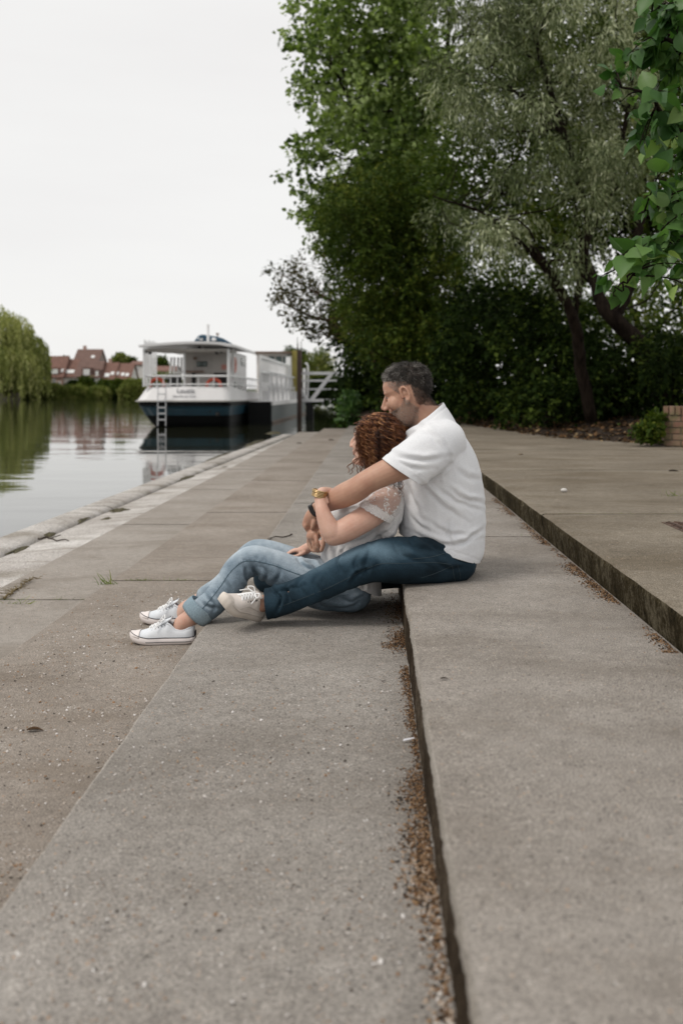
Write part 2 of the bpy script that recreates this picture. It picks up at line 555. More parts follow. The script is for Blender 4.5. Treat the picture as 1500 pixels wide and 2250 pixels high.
for j in range(len(JB) - 1):
    g = 0.005
    ys = yrange(JB[j] + (g if j else 0), JB[j + 1] - g)
    # seat step the man sits on
    pr = nosing(X_B, Z_B, Z_C, X_A + 0.012, bev=0.012, recess=-0.002)
    pr[2:6] = [(X_B, Z_B - .036), (X_B + .003, Z_B - .012), (X_B + .008, Z_B - .003), (X_B + .015, Z_B)]
    strip('quay_step', pr, ys, [m_top_B, m_riser_B, m_worn], MI(0, 1, len(pr)), 'worn grey concrete step the man sits on', chip=0.0055, seed=3)
    pr = nosing(X_C, Z_C, Z_D, X_B + 0.03, bev=0.010)
    strip('quay_step', pr, ys, [m_top_C, m_riser_B, m_worn], MI(0, 1, len(pr)), 'grey concrete step below the seat step', chip=0.004, seed=11)
    pr = nosing(X_D, Z_D, Z_E, X_C + 0.012, bev=0.008)
    strip('quay_step', pr, ys, [m_top_D, m_riser_B, m_worn], MI(0, 1, len(pr)), 'pebbly concrete step under the white shoes', chip=0.0015, seed=17)
    pr = nosing(X_E, Z_E, Z_E - .03, X_D + 0.012, bev=0.006)
    strip('quay_step', pr, ys, [m_top_E, m_riser_B, m_worn], MI(0, 1, len(pr)), 'pale brown concrete strip with weeds in its joint', chip=0.001, seed=23)
    # mossy upper terrace
    jt = ys
    pr = nosing(X_A, Z_A, Z_B, 3.2, bev=0.022, recess=0.012)
    f0, f1 = pr[1], pr[2]
    pr = [pr[0], (f0[0] + .004, Z_B + .002), (f0[0], Z_B + .03), (f0[0] - .002, Z_B + .058), (f1[0] + .004, Z_B + .082)] + pr[2:]
    pr = pr[:-1] + [(3.2 + 6 * t, Z_A) for t in (0, 0.3, 0.6, 1.0)]
    strip('terrace_pavement', pr, jt, [m_top_A, m_riser_A], [1] * 6 + [0] * (len(pr) - 7), 'brownish concrete terrace with a mossy broken edge', chip=0.014, seed=31, rough=0.003, big=True)

# pale limed apron and kerb at the water; the kerb line drifts in towards the steps further off
kerb_shift = lambda y: np.interp(y, [0, 7.5, 13.4, 26.7, 30], [0, 0, .08, .40, .48])
ys = yrange(-0.75, 28.4)
pr = [(X_F - 0.01, Z_E - 0.4), (X_F, Z_E - 0.07), (X_F + 0.01, Z_E - 0.055)] + [(X_F + (X_E - X_F) * t + 0.0, Z_E - 0.055 + 0.04 * t) for t in (0.1, 0.3, 0.6, 0.85, 1.02)]
strip('quay_apron', pr, ys, [m_pale], [0] * (len(pr) - 1), 'whitish limed concrete strip beside the kerb', chip=0, seed=41, rough=0.005, shift=kerb_shift)
for i in range(8):
    y0 = -0.75 + i * 3.65
    ys = yrange(y0 + (0.006 if i else 0), min(y0 + 3.65 - 0.006, 28.6))
    pr = [(X_G + 0.0, -1.2), (X_G - 0.005, Z_E - 0.14), (X_G, Z_E - 0.04), (X_G + 0.008, Z_E - 0.026), (X_G + 0.02, Z_E - 0.022),
          (X_G + 0.12, Z_E - 0.018), (X_F - 0.06, Z_E - 0.02), (X_F - 0.012, Z_E - 0.045), (X_F - 0.004, Z_E - 0.10)]
    strip('quay_kerb', pr, ys, [m_pale, m_riser_B], [1] + [0] * (len(pr) - 2), 'pale concrete kerb along the water', chip=0.0025, seed=51 + i, rough=0.002, shift=kerb_shift)

# dirt floor the bushes grow out of, and the bank that closes the quay
m_soil, n_, l_, b_ = new_mat('leaf_mould')
v_ = coords(n_, l_)
nz_ = N(n_, 'ShaderNodeTexNoise', Scale=9.0, Detail=9.0, Roughness=0.8); l_.new(v_, nz_.inputs['Vector'])
r_ = ramp(n_, [(0.35, (0.012, 0.008, 0.005)), (0.5, (0.045, 0.028, 0.016)), (0.68, (0.10, 0.062, 0.034))])
l_.new(nz_.outputs['Fac'], r_.inputs['Fac']); l_.new(r_.outputs['Color'], b_.inputs['Base Color'])
b_.inputs['Roughness'].default_value = 1.0
bump(n_, l_, nz_.outputs['Fac'], 1.0, 0.06, b_)

def edge_x(y):   # how far left the terrace reaches before the soil begins, walking away from the camera
    pts = [(11.4, 9.3), (12.0, 3.95), (13.6, 3.45), (14.6, 2.98), (16.3, 2.6), (18.6, 2.45), (21, 2.15), (24, 1.95), (27, 1.7), (30.0, -0.9)]
    ys_, xs_ = zip(*pts)
    return float(np.interp(y, ys_, xs_))
V, Fc = [], []
rows = list(np.linspace(11.4, 30.4, 70))
nk = 26
for y in rows:
    x0 = edge_x(y) + 0.12 * mnoise.noise(Vector((0, y * 1.3, 0)))
    for k in range(nk):
        t = (k / (nk - 1)) ** 1.6
        x = x0 + t * 32
        d = x - x0
        z = Z_A - 0.012 + 0.035 * min(1, d / 0.25) + 0.34 * (1 - math.exp(-d / 1.6)) + 0.05 * mnoise.noise(Vector((x * 1.8, y * 1.8, 0))) * min(1, d)
        V.append((x, y, z))
for i in range(len(rows) - 1):
    for k in range(nk - 1):
        a = i * nk + k; Fc.append((a, a + 1, a + nk + 1, a + nk))
me = mesh_np('bank_soil', V, np.array(Fc))
tag(obj('bank_soil', me, m_soil, smooth=True), 'brown leaf covered soil under the bushes', kind='structure')
# land beyond the quay end, running off behind the trees
V, Fc = [], []
rows = [29.6, 30.5, 32, 36, 44, 56, 75, 110, 160, 240, 400, 800]
for i, y in enumerate(rows):
    x0 = np.interp(y, [29.6, 32, 50, 75, 240, 800], [-1.0, -1.25, -1.5, -1.9, -6.0, -30.0])
    for k in range(16):
        t = (k / 15) ** 2
        x = x0 + t * 500
        z = -0.4 + min(1.0, k) * (1.05 + 0.1 * mnoise.noise(Vector((x * .2, y * .2, 0)))) if k else -0.5
        V.append((x, y, z))
for i in range(len(rows) - 1):
    for k in range(15):
        a = i * 16 + k; Fc.append((a, a + 1, a + 17, a + 16))
m_grass = plain('rough_grass', (0.05, 0.065, 0.022), 0.95, var=0.4, scale=3)
tag(obj('ground', mesh_np('ground', V, np.array(Fc)), m_grass), 'green bank behind the gangway', kind='structure')
# the land to the right of the terrace so that there is no void there
me = mesh_np('ground', [(9.0, -60, Z_A - 0.03), (500, -60, Z_A - 0.03), (500, 30.4, Z_A + 0.3), (9.0, 30.4, Z_A + 0.3)], [[0, 1, 2, 3]])
tag(obj('ground', me, m_grass), 'rough ground to the right of the terrace', kind='structure')
# far bank
V, Fc = [], []
xs = np.linspace(-900, 60, 60)
for x in xs:
    for (y, z) in ((234, -1.0), (237, 0.25), (241, 0.9), (262, 1.6), (330, 3.0), (1200, 6.0)):
        V.append((x, y + (2.0 * mnoise.noise(Vector((x * .05, 0, 0)))), z))
for i in range(len(xs) - 1):
    for k in range(5):
        a = i * 6 + k; Fc.append((a, a + 6, a + 7, a + 1))
tag(obj('far_bank', mesh_np('far_bank', V, np.array(Fc)), m_grass), 'grassy far river bank below the houses', kind='structure')
# ------------------------------------------------------------------ trees and bushes
TRI_BROAD = (np.array([(0, 0, 0), (.38, .40, .10), (.42, 0, -.02), (.38, -.40, .10), (1, 0, -.06), (.75, .24, .05), (.75, -.24, .05)]),
             np.array([(0, 2, 1), (0, 3, 2), (1, 2, 5), (5, 2, 4), (2, 3, 6), (2, 6, 4)]))
TRI_SIMPLE = (np.array([(0, 0, 0), (.45, .34, .08), (.45, -.34, .08), (1, 0, -.04)]), np.array([(0, 3, 1), (0, 2, 3)]))
TRI_NARROW = (np.array([(0, 0, 0), (.45, .10, .03), (.45, -.10, .03), (1, 0, -.08)]), np.array([(0, 3, 1), (0, 2, 3)]))
_h = [(0, 0, 0), (-.04, .16, .03), (.10, .36, .07), (.36, .42, .09), (.66, .27, .04), (1.02, 0, -.14)]
TRI_HEART = (np.array(_h + [(.33, 0, -.01), (.66, 0, -.05)] + [(x, -y, z) for (x, y, z) in _h[1:5]]),
             np.array([(0, 6, 1), (1, 6, 2), (2, 6, 3), (3, 6, 7), (3, 7, 4), (4, 7, 5), (0, 8, 6), (8, 9, 6), (9, 10, 6), (10, 7, 6), (10, 11, 7), (11, 5, 7)]))


def leaf_cloud(name, pos, dirs, size, tmpl, mat, parent, rg, tint=None, jitter=0.35, upness=0.5):
    """pos (N,3) leaf bases, dirs (N,3) the way each leaf points"""
    n = len(pos)
    T, Fq = tmpl
    dirs = unit(dirs)
    nr = rg.normal(size=(n, 3)) * (1 - upness); nr[:, 2] += upness
    side = unit(np.cross(nr, dirs)); nr = np.cross(dirs, side)
    s = size * (1 + jitter * rg.normal(size=n)).clip(0.45, 1.8)
    V = pos[:, None, :] + s[:, None, None] * (T[None, :, 0:1] * dirs[:, None, :] + T[None, :, 1:2] * side[:, None, :] + T[None, :, 2:3] * nr[:, None, :])
    Fc = (Fq[None] + (np.arange(n) * len(T))[:, None, None]).reshape(-1, 3)
    me = mesh_np(name, V.reshape(-1, 3), Fc)
    if tint is None: tint = rg.random(n)
    add_attr(me, 'tint', np.repeat(tint.clip(0, 1), len(T)))
    return obj(name, me, mat, parent)

def in_poly(x, y, poly):
    ins = False; j = len(poly) - 1
    for i in range(len(poly)):
        xi, yi = poly[i]; xj, yj = poly[j]
        if (yi > y) != (yj > y) and x < (xj - xi) * (y - yi) / (yj - yi + 1e-9) + xi: ins = not ins
        j = i
    return ins

def clumps_in(poly, step, d0, d1, layers, r, rg, keep=1.0):
    xs = [p[0] for p in poly]; ys = [p[1] for p in poly]
    out = []
    for L in range(layers):
        for x in np.arange(min(xs), max(xs), step):
            for y in np.arange(min(ys), max(ys), step):
                px, py = x + rg.uniform(-.5, .5) * step, y + rg.uniform(-.5, .5) * step
                if in_poly(px, py, poly) and rg.random() < keep:
                    d = d0 + (d1 - d0) * (L + rg.random()) / layers
                    c = P(px, py, d)
                    out.append((c, r * rg.uniform(.7, 1.25)))
    return out

def crown(name, clumps, per, leaf, tmpl, mat, parent, rg, droop=0.0, twig=0.25, per_twig=9, flat=0.75, upness=0.5, spread=0.4):
    """per: twigs per clump; each twig carries per_twig leaves over length twig"""
    P0, D0, T0 = [], [], []
    for (c, r) in clumps:
        m = max(3, int(per * rg.uniform(.7, 1.3)))
        u = unit(rg.normal(size=(m, 3)))
        rad = r * (0.25 + 0.75 * rg.random(m) ** 0.6)
        base = c + u * rad[:, None] * np.array((1, 1, flat))
        td = unit(u + rg.normal(size=(m, 3)) * 0.5 + np.array((0, 0, 0.25 - droop)))
        tone = rg.normal(0.47, 0.19)
        for k in range(per_twig):
            f = (k + rg.random(m)) / per_twig
            p = base + td * (twig * f)[:, None] + np.array((0, 0, -1.0)) * (droop * twig * f * f)[:, None]
            p = p + rg.normal(size=(m, 3)) * leaf * spread
            P0.append(p)
            D0.append(unit(td + rg.normal(size=(m, 3)) * 0.75 + np.array((0, 0, -0.25 - droop))))
            T0.append(tone + rg.normal(size=m) * 0.2)
    return leaf_cloud(name, np.concatenate(P0), np.concatenate(D0), leaf, tmpl, mat, parent, rg, np.concatenate(T0), upness=upness)

def branches(name, trunk_pts, trunk_r, clumps, mat, parent, rg, frac=0.35, r0=0.03, twigs=0, twig_len=0.5):
    """trunk_pts: list of polylines (N,3) with radii; clumps reached by limbs leaving the nearest trunk point below them"""
    mb = MB()
    allp = []
    for pts, rr in zip(trunk_pts, trunk_r):
        a = cr(np.column_stack([np.array(pts), np.array(rr)]), 18)
        for q in a[:, :3]: q += rg.normal(size=3) * a[0, 3] * 0.09
        v, f = tube_vf(a[:, :3], a[:, 3], seg=10); mb.add(v, f)
        allp.append(a)
    A = np.vstack(allp)
    for (c, r) in clumps:
        if rg.random() > frac: continue
        w = np.linalg.norm(A[:, :3] - c, axis=1) + np.where(A[:, 2] > c[2] - 0.1, 4.0, 0)
        a = A[int(np.argmin(w * rg.uniform(.85, 1.15, len(w))))]
        mid = (a[:3] + c) / 2 + rg.normal(size=3) * 0.12 * np.linalg.norm(c - a[:3]) - np.array((0, 0, 0.05)) * np.linalg.norm(c - a[:3])
        rs = min(a[3] * 0.5, r0 * (0.6 + np.linalg.norm(c - a[:3]) * .25))
        pts = cr(np.array([a[:3], mid, c]), 7)
        pts[1:-1] += rg.normal(size=(5, 3)) * 0.03
        v, f = tube_vf(pts, np.linspace(rs, rs * .3, 7), seg=6); mb.add(v, f)
        for k in range(twigs):
            e = c + unit(rg.normal(size=3)) * r * rg.uniform(.6, 1.0) * (1 + twig_len)
            m2 = (c + e) / 2 + rg.normal(size=3) * r * .12
            v, f = tube_vf(cr(np.array([c, m2, e]), 4), np.linspace(rs * .35, rs * .1, 4), seg=4); mb.add(v, f)
    return mb.build(name, mat, parent, smooth=True)

m_bark = bark_mat('dark_bark', (0.006, 0.004, 0.003), (0.026, 0.019, 0.014))
m_bark_r = bark_mat('reddish_bark', (0.05, 0.028, 0.018), (0.13, 0.08, 0.055))
L_plane = leaf_mat('plane_leaf', [(0.036, 0.062, 0.014), (0.10, 0.145, 0.038), (0.20, 0.26, 0.085), (0.36, 0.43, 0.20)], 0.34, rough=0.5, spec=.15)
L_small = leaf_mat('small_leaf', [(0.018, 0.034, 0.006), (0.036, 0.060, 0.009), (0.060, 0.090, 0.013), (0.13, 0.15, 0.025)], 0.2, spec=.08)
L_olive = leaf_mat('silvery_leaf', [(0.028, 0.040, 0.014), (0.095, 0.120, 0.052), (0.24, 0.27, 0.155), (0.56, 0.58, 0.42)], 0.15, rough=0.6, spec=.12)
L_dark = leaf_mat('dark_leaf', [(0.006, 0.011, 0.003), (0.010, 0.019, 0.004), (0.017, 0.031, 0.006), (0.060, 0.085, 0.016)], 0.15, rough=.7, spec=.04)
L_near = leaf_mat('heart_leaf', [(0.026, 0.070, 0.018), (0.056, 0.128, 0.034), (0.105, 0.195, 0.058), (0.26, 0.36, 0.12)], 0.30, rough=0.42, spec=.25)
L_far = leaf_mat('far_leaf', [(0.06, 0.085, 0.018), (0.11, 0.14, 0.03), (0.17, 0.19, 0.05), (0.25, 0.25, 0.09)], 0.2, spec=.1)
L_willow = leaf_mat('willow_leaf', [(0.11, 0.135, 0.04), (0.19, 0.21, 0.07), (0.28, 0.29, 0.11), (0.40, 0.39, 0.18)], 0.3, spec=.1)
L_rust = leaf_mat('bronze_leaf', [(0.03, 0.035, 0.012), (0.06, 0.06, 0.025), (0.09, 0.075, 0.04), (0.12, 0.12, 0.06)], 0.2, spec=.1)
L_ivy = leaf_mat('ivy_leaf', [(0.02, 0.055, 0.012), (0.04, 0.10, 0.02), (0.08, 0.16, 0.03), (0.16, 0.26, 0.05)], 0.2)

def tree(name, label, cat, polys, step, d0, d1, layers, r, per, leaf, tmpl, mat, trunk, trunk_r, bark, seed, keep=1.0,
         group=None, frac=0.35, twigs=0, twig_len=.5, r0=.03, crown_name='crown', trunk_name='trunk', extra=(), **kw):
    rg = np.random.default_rng(seed)
    cl = []
    for poly in polys: cl += clumps_in(poly, step, d0, d1, layers, r, rg, keep)
    for (x, y, d, rr) in extra: cl.append((P(x, y, d), rr))
    b = trunk[0][0]
    root = empty(name, tuple(b))
    tag(root, label, cat, group)
    branches(trunk_name, trunk, trunk_r, cl, bark, root, rg, frac, r0, twigs, twig_len)
    crown(crown_name, cl, per, leaf, tmpl, mat, root, rg, **kw)
    return root

PL = lambda *q: [P(*t) for t in q]

# tall broad-leaved tree at the left of the wood
tree('plane_tree', 'tallest broad green tree at the left edge of the wood, against the white sky', 'tree',
     [[(690, -160), (960, -160), (1010, 200), (960, 430), (900, 560), (760, 560), (712, 500), (668, 420), (662, 340), (690, 250), (668, 180), (655, 60), (700, 0)]],
     48, 25.5, 30.5, 3, 0.60, 26, 0.13, TRI_BROAD, L_plane,
     [PL((930, 905, 28), (925, 700, 28), (905, 500, 28), (880, 300, 28), (870, 60, 28), (880, -140, 28)), PL((905, 500, 28), (820, 330, 27.6), (740, 160, 27.4)),
      PL((890, 350, 28), (960, 200, 28.2), (985, 40, 28.4), (940, -20, 28.3)), PL((900, 560, 28), (800, 470, 27), (730, 400, 26.6))],
     [[.30, .26, .2, .15, .10, .05], [.13, .08, .04], [.11, .08, .06, .04], [.1, .07, .03]], m_bark, 101, keep=.54, twig=.42, per_twig=8, frac=.5, r0=.035)
tree('small_leaved_tree', 'dense small-leaved tree hanging over the quay end, yellowish tips', 'tree',
     [[(705, 440), (800, 380), (960, 330), (1010, 520), (1000, 760), (930, 800), (800, 790), (785, 700), (745, 640), (740, 560)]],
     38, 23, 26.5, 4, 0.5, 34, 0.062, TRI_SIMPLE, L_small,
     [PL((905, 925, 25.5), (900, 760, 25.4), (880, 600, 25.2), (850, 450, 25))], [[.2, .16, .11, .05]], m_bark, 102, twig=.30, per_twig=12, droop=.4, frac=.3)
tree('bronze_shrub_tree', 'wispy bronze tree reaching left over the gangway with bare twigs', 'tree',
     [[(606, 652), (640, 600), (700, 555), (775, 560), (800, 720), (740, 715), (650, 685)]],
     34, 25.5, 27.5, 1, 0.36, 20, 0.085, TRI_SIMPLE, L_rust,
     [PL((850, 930, 26.6), (830, 800, 26.6), (780, 700, 26.5), (690, 640, 26.4), (612, 600, 26.3)), PL((780, 700, 26.5), (700, 700, 26.4), (620, 665, 26.3), (585, 650, 26.3)),
      PL((790, 700, 26.5), (730, 600, 26.5), (690, 520, 26.5), (652, 450, 26.5))],
     [[.13, .10, .07, .03, .008], [.06, .035, .02, .008], [.05, .03, .015, .005]], m_bark_r, 103, keep=.8, twig=.3, per_twig=7, frac=1.0, twigs=8, twig_len=.9, r0=.02,
     extra=[(640, 690, 26.4, .22), (672, 712, 26.4, .25), (702, 730, 26.4, .2), (625, 665, 26.3, .2), (605, 600, 26.3, .15)])
tree('broad_leaved_bush', 'dark broad-leaved bush hanging in front of the gangway end', 'bush',
     [[(712, 705), (760, 680), (860, 690), (870, 800), (830, 800), (775, 762), (735, 745)]],
     34, 28.5, 30, 2, 0.40, 16, 0.15, TRI_BROAD, L_dark, [PL((862, 938, 30), (850, 820, 29.8), (810, 740, 29.4))], [[.12, .09, .04]], m_bark, 104, keep=.75, twig=.32, per_twig=7, frac=.8,
     crown_name='foliage', trunk_name='stem')
# silvery tree and the dark one behind it
tree('silvery_willow', 'grey-green narrow-leaved tree in the middle of the wood with drooping sprays', 'tree',
     [[(935, 60), (965, -120), (1480, -120), (1420, 250), (1400, 330), (1330, 470), (1250, 420), (1150, 440), (1060, 300), (985, 250), (950, 150)],
      [(905, 425), (985, 405), (1080, 450), (1180, 380), (1320, 400), (1330, 560), (1230, 600), (1140, 520), (1100, 600), (1030, 590), (1020, 500), (925, 445)]],
     60, 12.4, 15.6, 3, 0.25, 44, 0.080, TRI_NARROW, L_olive,
     [PL((1300, 925, 15.5), (1275, 800, 15.3), (1258, 700, 15.0), (1200, 590, 14.6), (1165, 540, 14.3)), PL((1258, 700, 15.0), (1290, 500, 14.6), (1240, 300, 14.2), (1180, 100, 14), (1150, -60, 14)),
      PL((1275, 560, 14.8), (1350, 380, 14.5), (1390, 150, 14.2), (1400, -80, 14)), PL((1240, 300, 14.2), (1130, 200, 13.6), (1040, 130, 13.2)), PL((1200, 590, 14.6), (1080, 480, 13.8), (950, 430, 13.4))],
     [[.10, .095, .085, .07, .04], [.06, .05, .045, .035, .02], [.05, .04, .03, .02], [.03, .02, .01], [.045, .025, .01]], m_bark, 105,
     keep=.38, twig=.24, per_twig=12, droop=.9, frac=.7, r0=.018, twigs=2, upness=.35, flat=.5)
tree('leaning_dark_tree', 'dark leaning tree with a thick forked trunk at the right of the wood', 'tree',
     [[(1000, 220), (1080, 60), (1480, -60), (1540, 300), (1520, 560), (1430, 600), (1330, 560), (1220, 540), (1100, 560), (1010, 560), (960, 400)]],
     44, 16.5, 21.5, 4, 0.46, 34, 0.075, TRI_SIMPLE, L_small,
     [PL((1470, 905, 16.5), (1445, 820, 16.5), (1385, 735, 16.5), (1335, 690, 16.5), (1300, 610, 16.8), (1260, 450, 17.2)), PL((1345, 700, 16.5), (1378, 640, 16.6), (1400, 540, 16.9), (1412, 330, 17.5), (1400, 60, 18)),
      PL((1300, 610, 16.8), (1200, 500, 17.5), (1100, 420, 18))],
     [[.20, .18, .15, .13, .09, .04], [.12, .10, .08, .06, .03], [.09, .06, .02]], m_bark, 106, keep=.38, twig=.35, per_twig=10, frac=.4)
tree('sparse_background_tree', 'thin yellowish-green tree far behind the trunks at the right', 'tree',
     [[(1000, 560), (1120, 600), (1330, 640), (1500, 590), (1560, 700), (1540, 800), (1300, 790), (1000, 720)]],
     44, 27, 36, 3, 0.8, 26, 0.12, TRI_SIMPLE, L_small,
     [PL((1420, 890, 33), (1410, 760, 33), (1380, 650, 33)), PL((1080, 890, 33), (1080, 700, 33), (1090, 620, 33))], [[.2, .15, .05], [.16, .12, .05]], m_bark, 107, keep=.66, twig=.5, per_twig=8, frac=.5)
# the hedge of dark bushes
bl = ['low bright-tipped dark bush at the quay end, beside the water', 'dark bush behind the man\'s head', 'dark rounded bush to the right of the man\'s head, above the leaf litter',
      'tall dark bush in the middle of the hedge', 'dark bush between the leaning trunk and the leaf litter', 'dark bush behind the brick wall']
bp = [([(768, 800), (785, 700), (860, 680), (900, 760), (890, 915), (775, 915), (764, 850)], 30.5, 32.5, (830, 935, 31.5)),
      ([(850, 700), (900, 650), (950, 700), (1010, 690), (1020, 890), (860, 915)], 25, 28, (930, 918, 27)),
      ([(985, 730), (1020, 665), (1070, 640), (1110, 700), (1150, 690), (1160, 890), (1000, 905)], 20, 23, (1070, 920, 22)),
      ([(1110, 720), (1150, 650), (1200, 670), (1240, 735), (1300, 700), (1310, 890), (1200, 915), (1130, 900)], 17, 20, (1210, 925, 18.8)),
      ([(1270, 800), (1320, 760), (1370, 800), (1430, 790), (1430, 880), (1300, 900)], 16, 18, (1360, 910, 17)),
      ([(1400, 770), (1480, 760), (1560, 770), (1560, 880), (1420, 890)], 14.6, 17, (1480, 915, 15.4))]
for i, (poly, d0, d1, b) in enumerate(bp):
    cx = sum(p[0] for p in poly) / len(poly); dm = (d0 + d1) / 2
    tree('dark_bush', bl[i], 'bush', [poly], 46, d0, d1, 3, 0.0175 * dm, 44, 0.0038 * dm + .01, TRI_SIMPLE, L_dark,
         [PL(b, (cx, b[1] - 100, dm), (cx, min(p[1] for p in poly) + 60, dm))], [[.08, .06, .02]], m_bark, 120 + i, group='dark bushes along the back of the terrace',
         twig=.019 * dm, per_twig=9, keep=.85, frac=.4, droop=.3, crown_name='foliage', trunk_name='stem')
tree('light_green_sapling', 'small bright green sapling at the water end of the quay', 'bush', [[(745, 880), (765, 865), (785, 890), (780, 925), (750, 928)]], 18, 29.4, 30.2, 2, .22, 14, .075, TRI_SIMPLE, L_ivy,
     [PL((765, 940, 29.8), (764, 915, 29.8), (765, 890, 29.8))], [[.02, .015, .008]], m_bark, 130, twig=.15, per_twig=7, frac=.6, crown_name='foliage', trunk_name='stem')
tree('leafy_shoot', 'low dark fern-like shoots on the soil below the middle bush', 'bush', [[(1165, 860), (1230, 850), (1260, 885), (1225, 925), (1170, 915)]], 22, 15.6, 16.8, 2, .14, 14, .075, TRI_SIMPLE, L_dark,
     [PL((1200, 930, 16.2), (1200, 900, 16.2), (1205, 880, 16.2))], [[.02, .015, .008]], m_bark, 131, twig=.15, per_twig=7, frac=.6, crown_name='foliage', trunk_name='stem')

# ivy by the brick wall
tree('ivy_plant', 'green ivy spilling against the end of the brick wall', 'plant', [[(1398, 950), (1422, 928), (1446, 912), (1450, 962), (1400, 966)]], 11, 12.2, 12.8, 2, .055, 9, .05, TRI_BROAD, L_small,
     [PL((1430, 972, 12.6), (1432, 950, 12.6), (1440, 925, 12.7))], [[.012, .01, .006]], m_bark, 132, twig=.06, per_twig=6, frac=.5, crown_name='foliage', trunk_name='stem')

# near tree at the right with big heart-shaped leaves
rg = np.random.default_rng(140)
root = empty('heart_leaved_tree', (3.0, 6.4, Z_A)); tag(root, 'nearest tree, big bright heart-shaped leaves hanging in at the right edge', 'tree')
tr = [[np.array((3.0, 6.4, Z_A - .1)), np.array((2.95, 6.35, 1.6)), np.array((2.8, 6.2, 2.8)), np.array((2.6, 6.1, 4.2)), np.array((2.4, 6.0, 5.0))],
      [np.array((2.9, 6.3, 2.0)), P(1500, 520, 5.9), P(1410, 565, 5.6), P(1335, 600, 5.5)],
      [np.array((2.8, 6.2, 2.6)), P(1520, 300, 5.9), P(1440, 230, 5.6), P(1350, 170, 5.5)],
      [np.array((2.7, 6.15, 3.4)), P(1500, 100, 5.8), P(1430, 30, 5.6)], [P(1500, 420, 5.9), P(1450, 440, 5.8), P(1400, 470, 5.7)],
      [P(1410, 565, 5.6), P(1370, 620, 5.5), P(1345, 650, 5.5)]]
rr = [[.13, .12, .10, .06, .03], [.04, .025, .012, .004], [.04, .025, .012, .004], [.03, .015, .006], [.012, .008, .003], [.01, .006, .003]]
mb = MB(); nodes_ = []
for pts, r_q in zip(tr, rr):
    a = cr(np.column_stack([np.array(pts), np.array(r_q)]), 24)
    a[1:-1, :3] += rg.normal(size=(22, 3)) * .012
    v, f = tube_vf(a[:, :3], a[:, 3], seg=8); mb.add(v, f)
    if pts is not tr[0]: nodes_.append(a)
polyN = [(1520, -80), (1425, -80), (1405, 60), (1345, 150), (1322, 205), (1400, 290), (1412, 400), (1385, 450), (1420, 520), (1345, 545), (1308, 575), (1325, 640), (1400, 640), (1440, 600), (1520, 600)]
Pn, Dn, Tn = [], [], []
k = 0
while k < 185:
    if k < 120:
        x, y = rg.uniform(1300, 1580), rg.uniform(-100, 650)
        if x < 1520 and not in_poly(x, y, polyN): continue
        if x < 1460 and 400 < y < 500 and rg.random() < .6: continue
        d = rg.uniform(5.3, 6.4)
        tip = P(x, y, d)
    else:      # the rest of the crown, round the trunk
        tip = np.array((3.4, 6.9, 3.5)) + unit(rg.normal(size=3)) * rg.uniform(.5, 1.0) * np.array((1.4, 1.6, 1.7))
        if to_px(tip[None])[0][0] < 1540: continue
    k += 1
    A = np.vstack(nodes_)
    a = A[int(np.argmin(np.linalg.norm(A[:, :3] - tip, axis=1)))]
    L = np.linalg.norm(tip - a[:3])
    mid = (a[:3] + tip) / 2 + np.array((0, 0, .08)) * L
    pts = cr(np.array([a[:3], mid, tip]), 6)
    v, f = tube_vf(pts, np.linspace(.006, .0022, 6), seg=5); mb.add(v, f)
    tone = rg.normal(.42, .16)
    m = int(rg.integers(4, 12))
    for j in range(m):
        s = rg.uniform(.25, 1.0)
        q = pts[int(s * 5)]
        dr = unit(rg.normal(size=3) * .75 + unit(tip - a[:3]) * .5 + np.array((-.1, -.15, -.75)))
        b = q + unit(dr + rg.normal(size=3) * .4) * rg.uniform(.02, .06)
        v, f = tube_vf(np.array([q, (q + b) / 2, b]), .0014, seg=3); mb.add(v, f)
        Pn.append(b); Dn.append(dr); Tn.append(tone + rg.normal() * .17)
mb.build('trunk', m_bark, root, smooth=True)
leaf_cloud('crown', np.array(Pn), np.array(Dn), .084, TRI_HEART, L_near, root, rg, np.array(Tn), jitter=.38, upness=.45)

# ------------------------------------------------------------------ far bank: willow, hedge, trees, houses
def willow(name, label, spots, seed, n=190, mat=L_willow):
    rg = np.random.default_rng(seed)
    x0, y0, d0, _ = spots[0]
    base = P(x0, 872, d0); root = empty(name, tuple(base)); tag(root, label, 'tree')
    mb = MB(); Pp, Dd, Tt = [], [], []
    for (x, y, d, r) in spots:
        c = P(x, y, d)
        mb.tube(cr(np.array([base + (0, 0, .5), (base + c) / 2 + rg.normal(size=3) * .6, c]), 6), np.linspace(.5, .12, 6), seg=6)
        tone = rg.normal(.5, .12)
        for k in range(n):
            u = unit(rg.normal(size=3)); u[2] = abs(u[2])
            s = c + u * r * np.array((1, 1, .75)) * rg.uniform(.8, 1.0)
            L = rg.uniform(.35, 1.15) * (s[2] - base[2]) * (.5 + .5 * (1 - u[2]))
            m = max(4, int(L / .42))
            t = np.linspace(0, 1, m)
            out = np.array((u[0], u[1], 0)) * r * .22
            pp = s + out[None] * np.sqrt(t)[:, None] + np.array((0, 0, -L))[None] * t[:, None] + rg.normal(size=(m, 3)) * .10
            Pp.append(pp); Dd.append(np.tile((0, 0, -1.0), (m, 1)) + rg.normal(size=(m, 3)) * .35)
            Tt.append(np.full(m, tone + rg.normal() * .16) + rg.normal(size=m) * .08)
    mb.build('trunk', m_bark, root, smooth=True)
    leaf_cloud('crown', np.concatenate(Pp), np.concatenate(Dd), .75, (TRI_SIMPLE[0] * np.array((1, .55, 1)), TRI_SIMPLE[1]), mat, root, rg, np.concatenate(Tt), upness=.1)
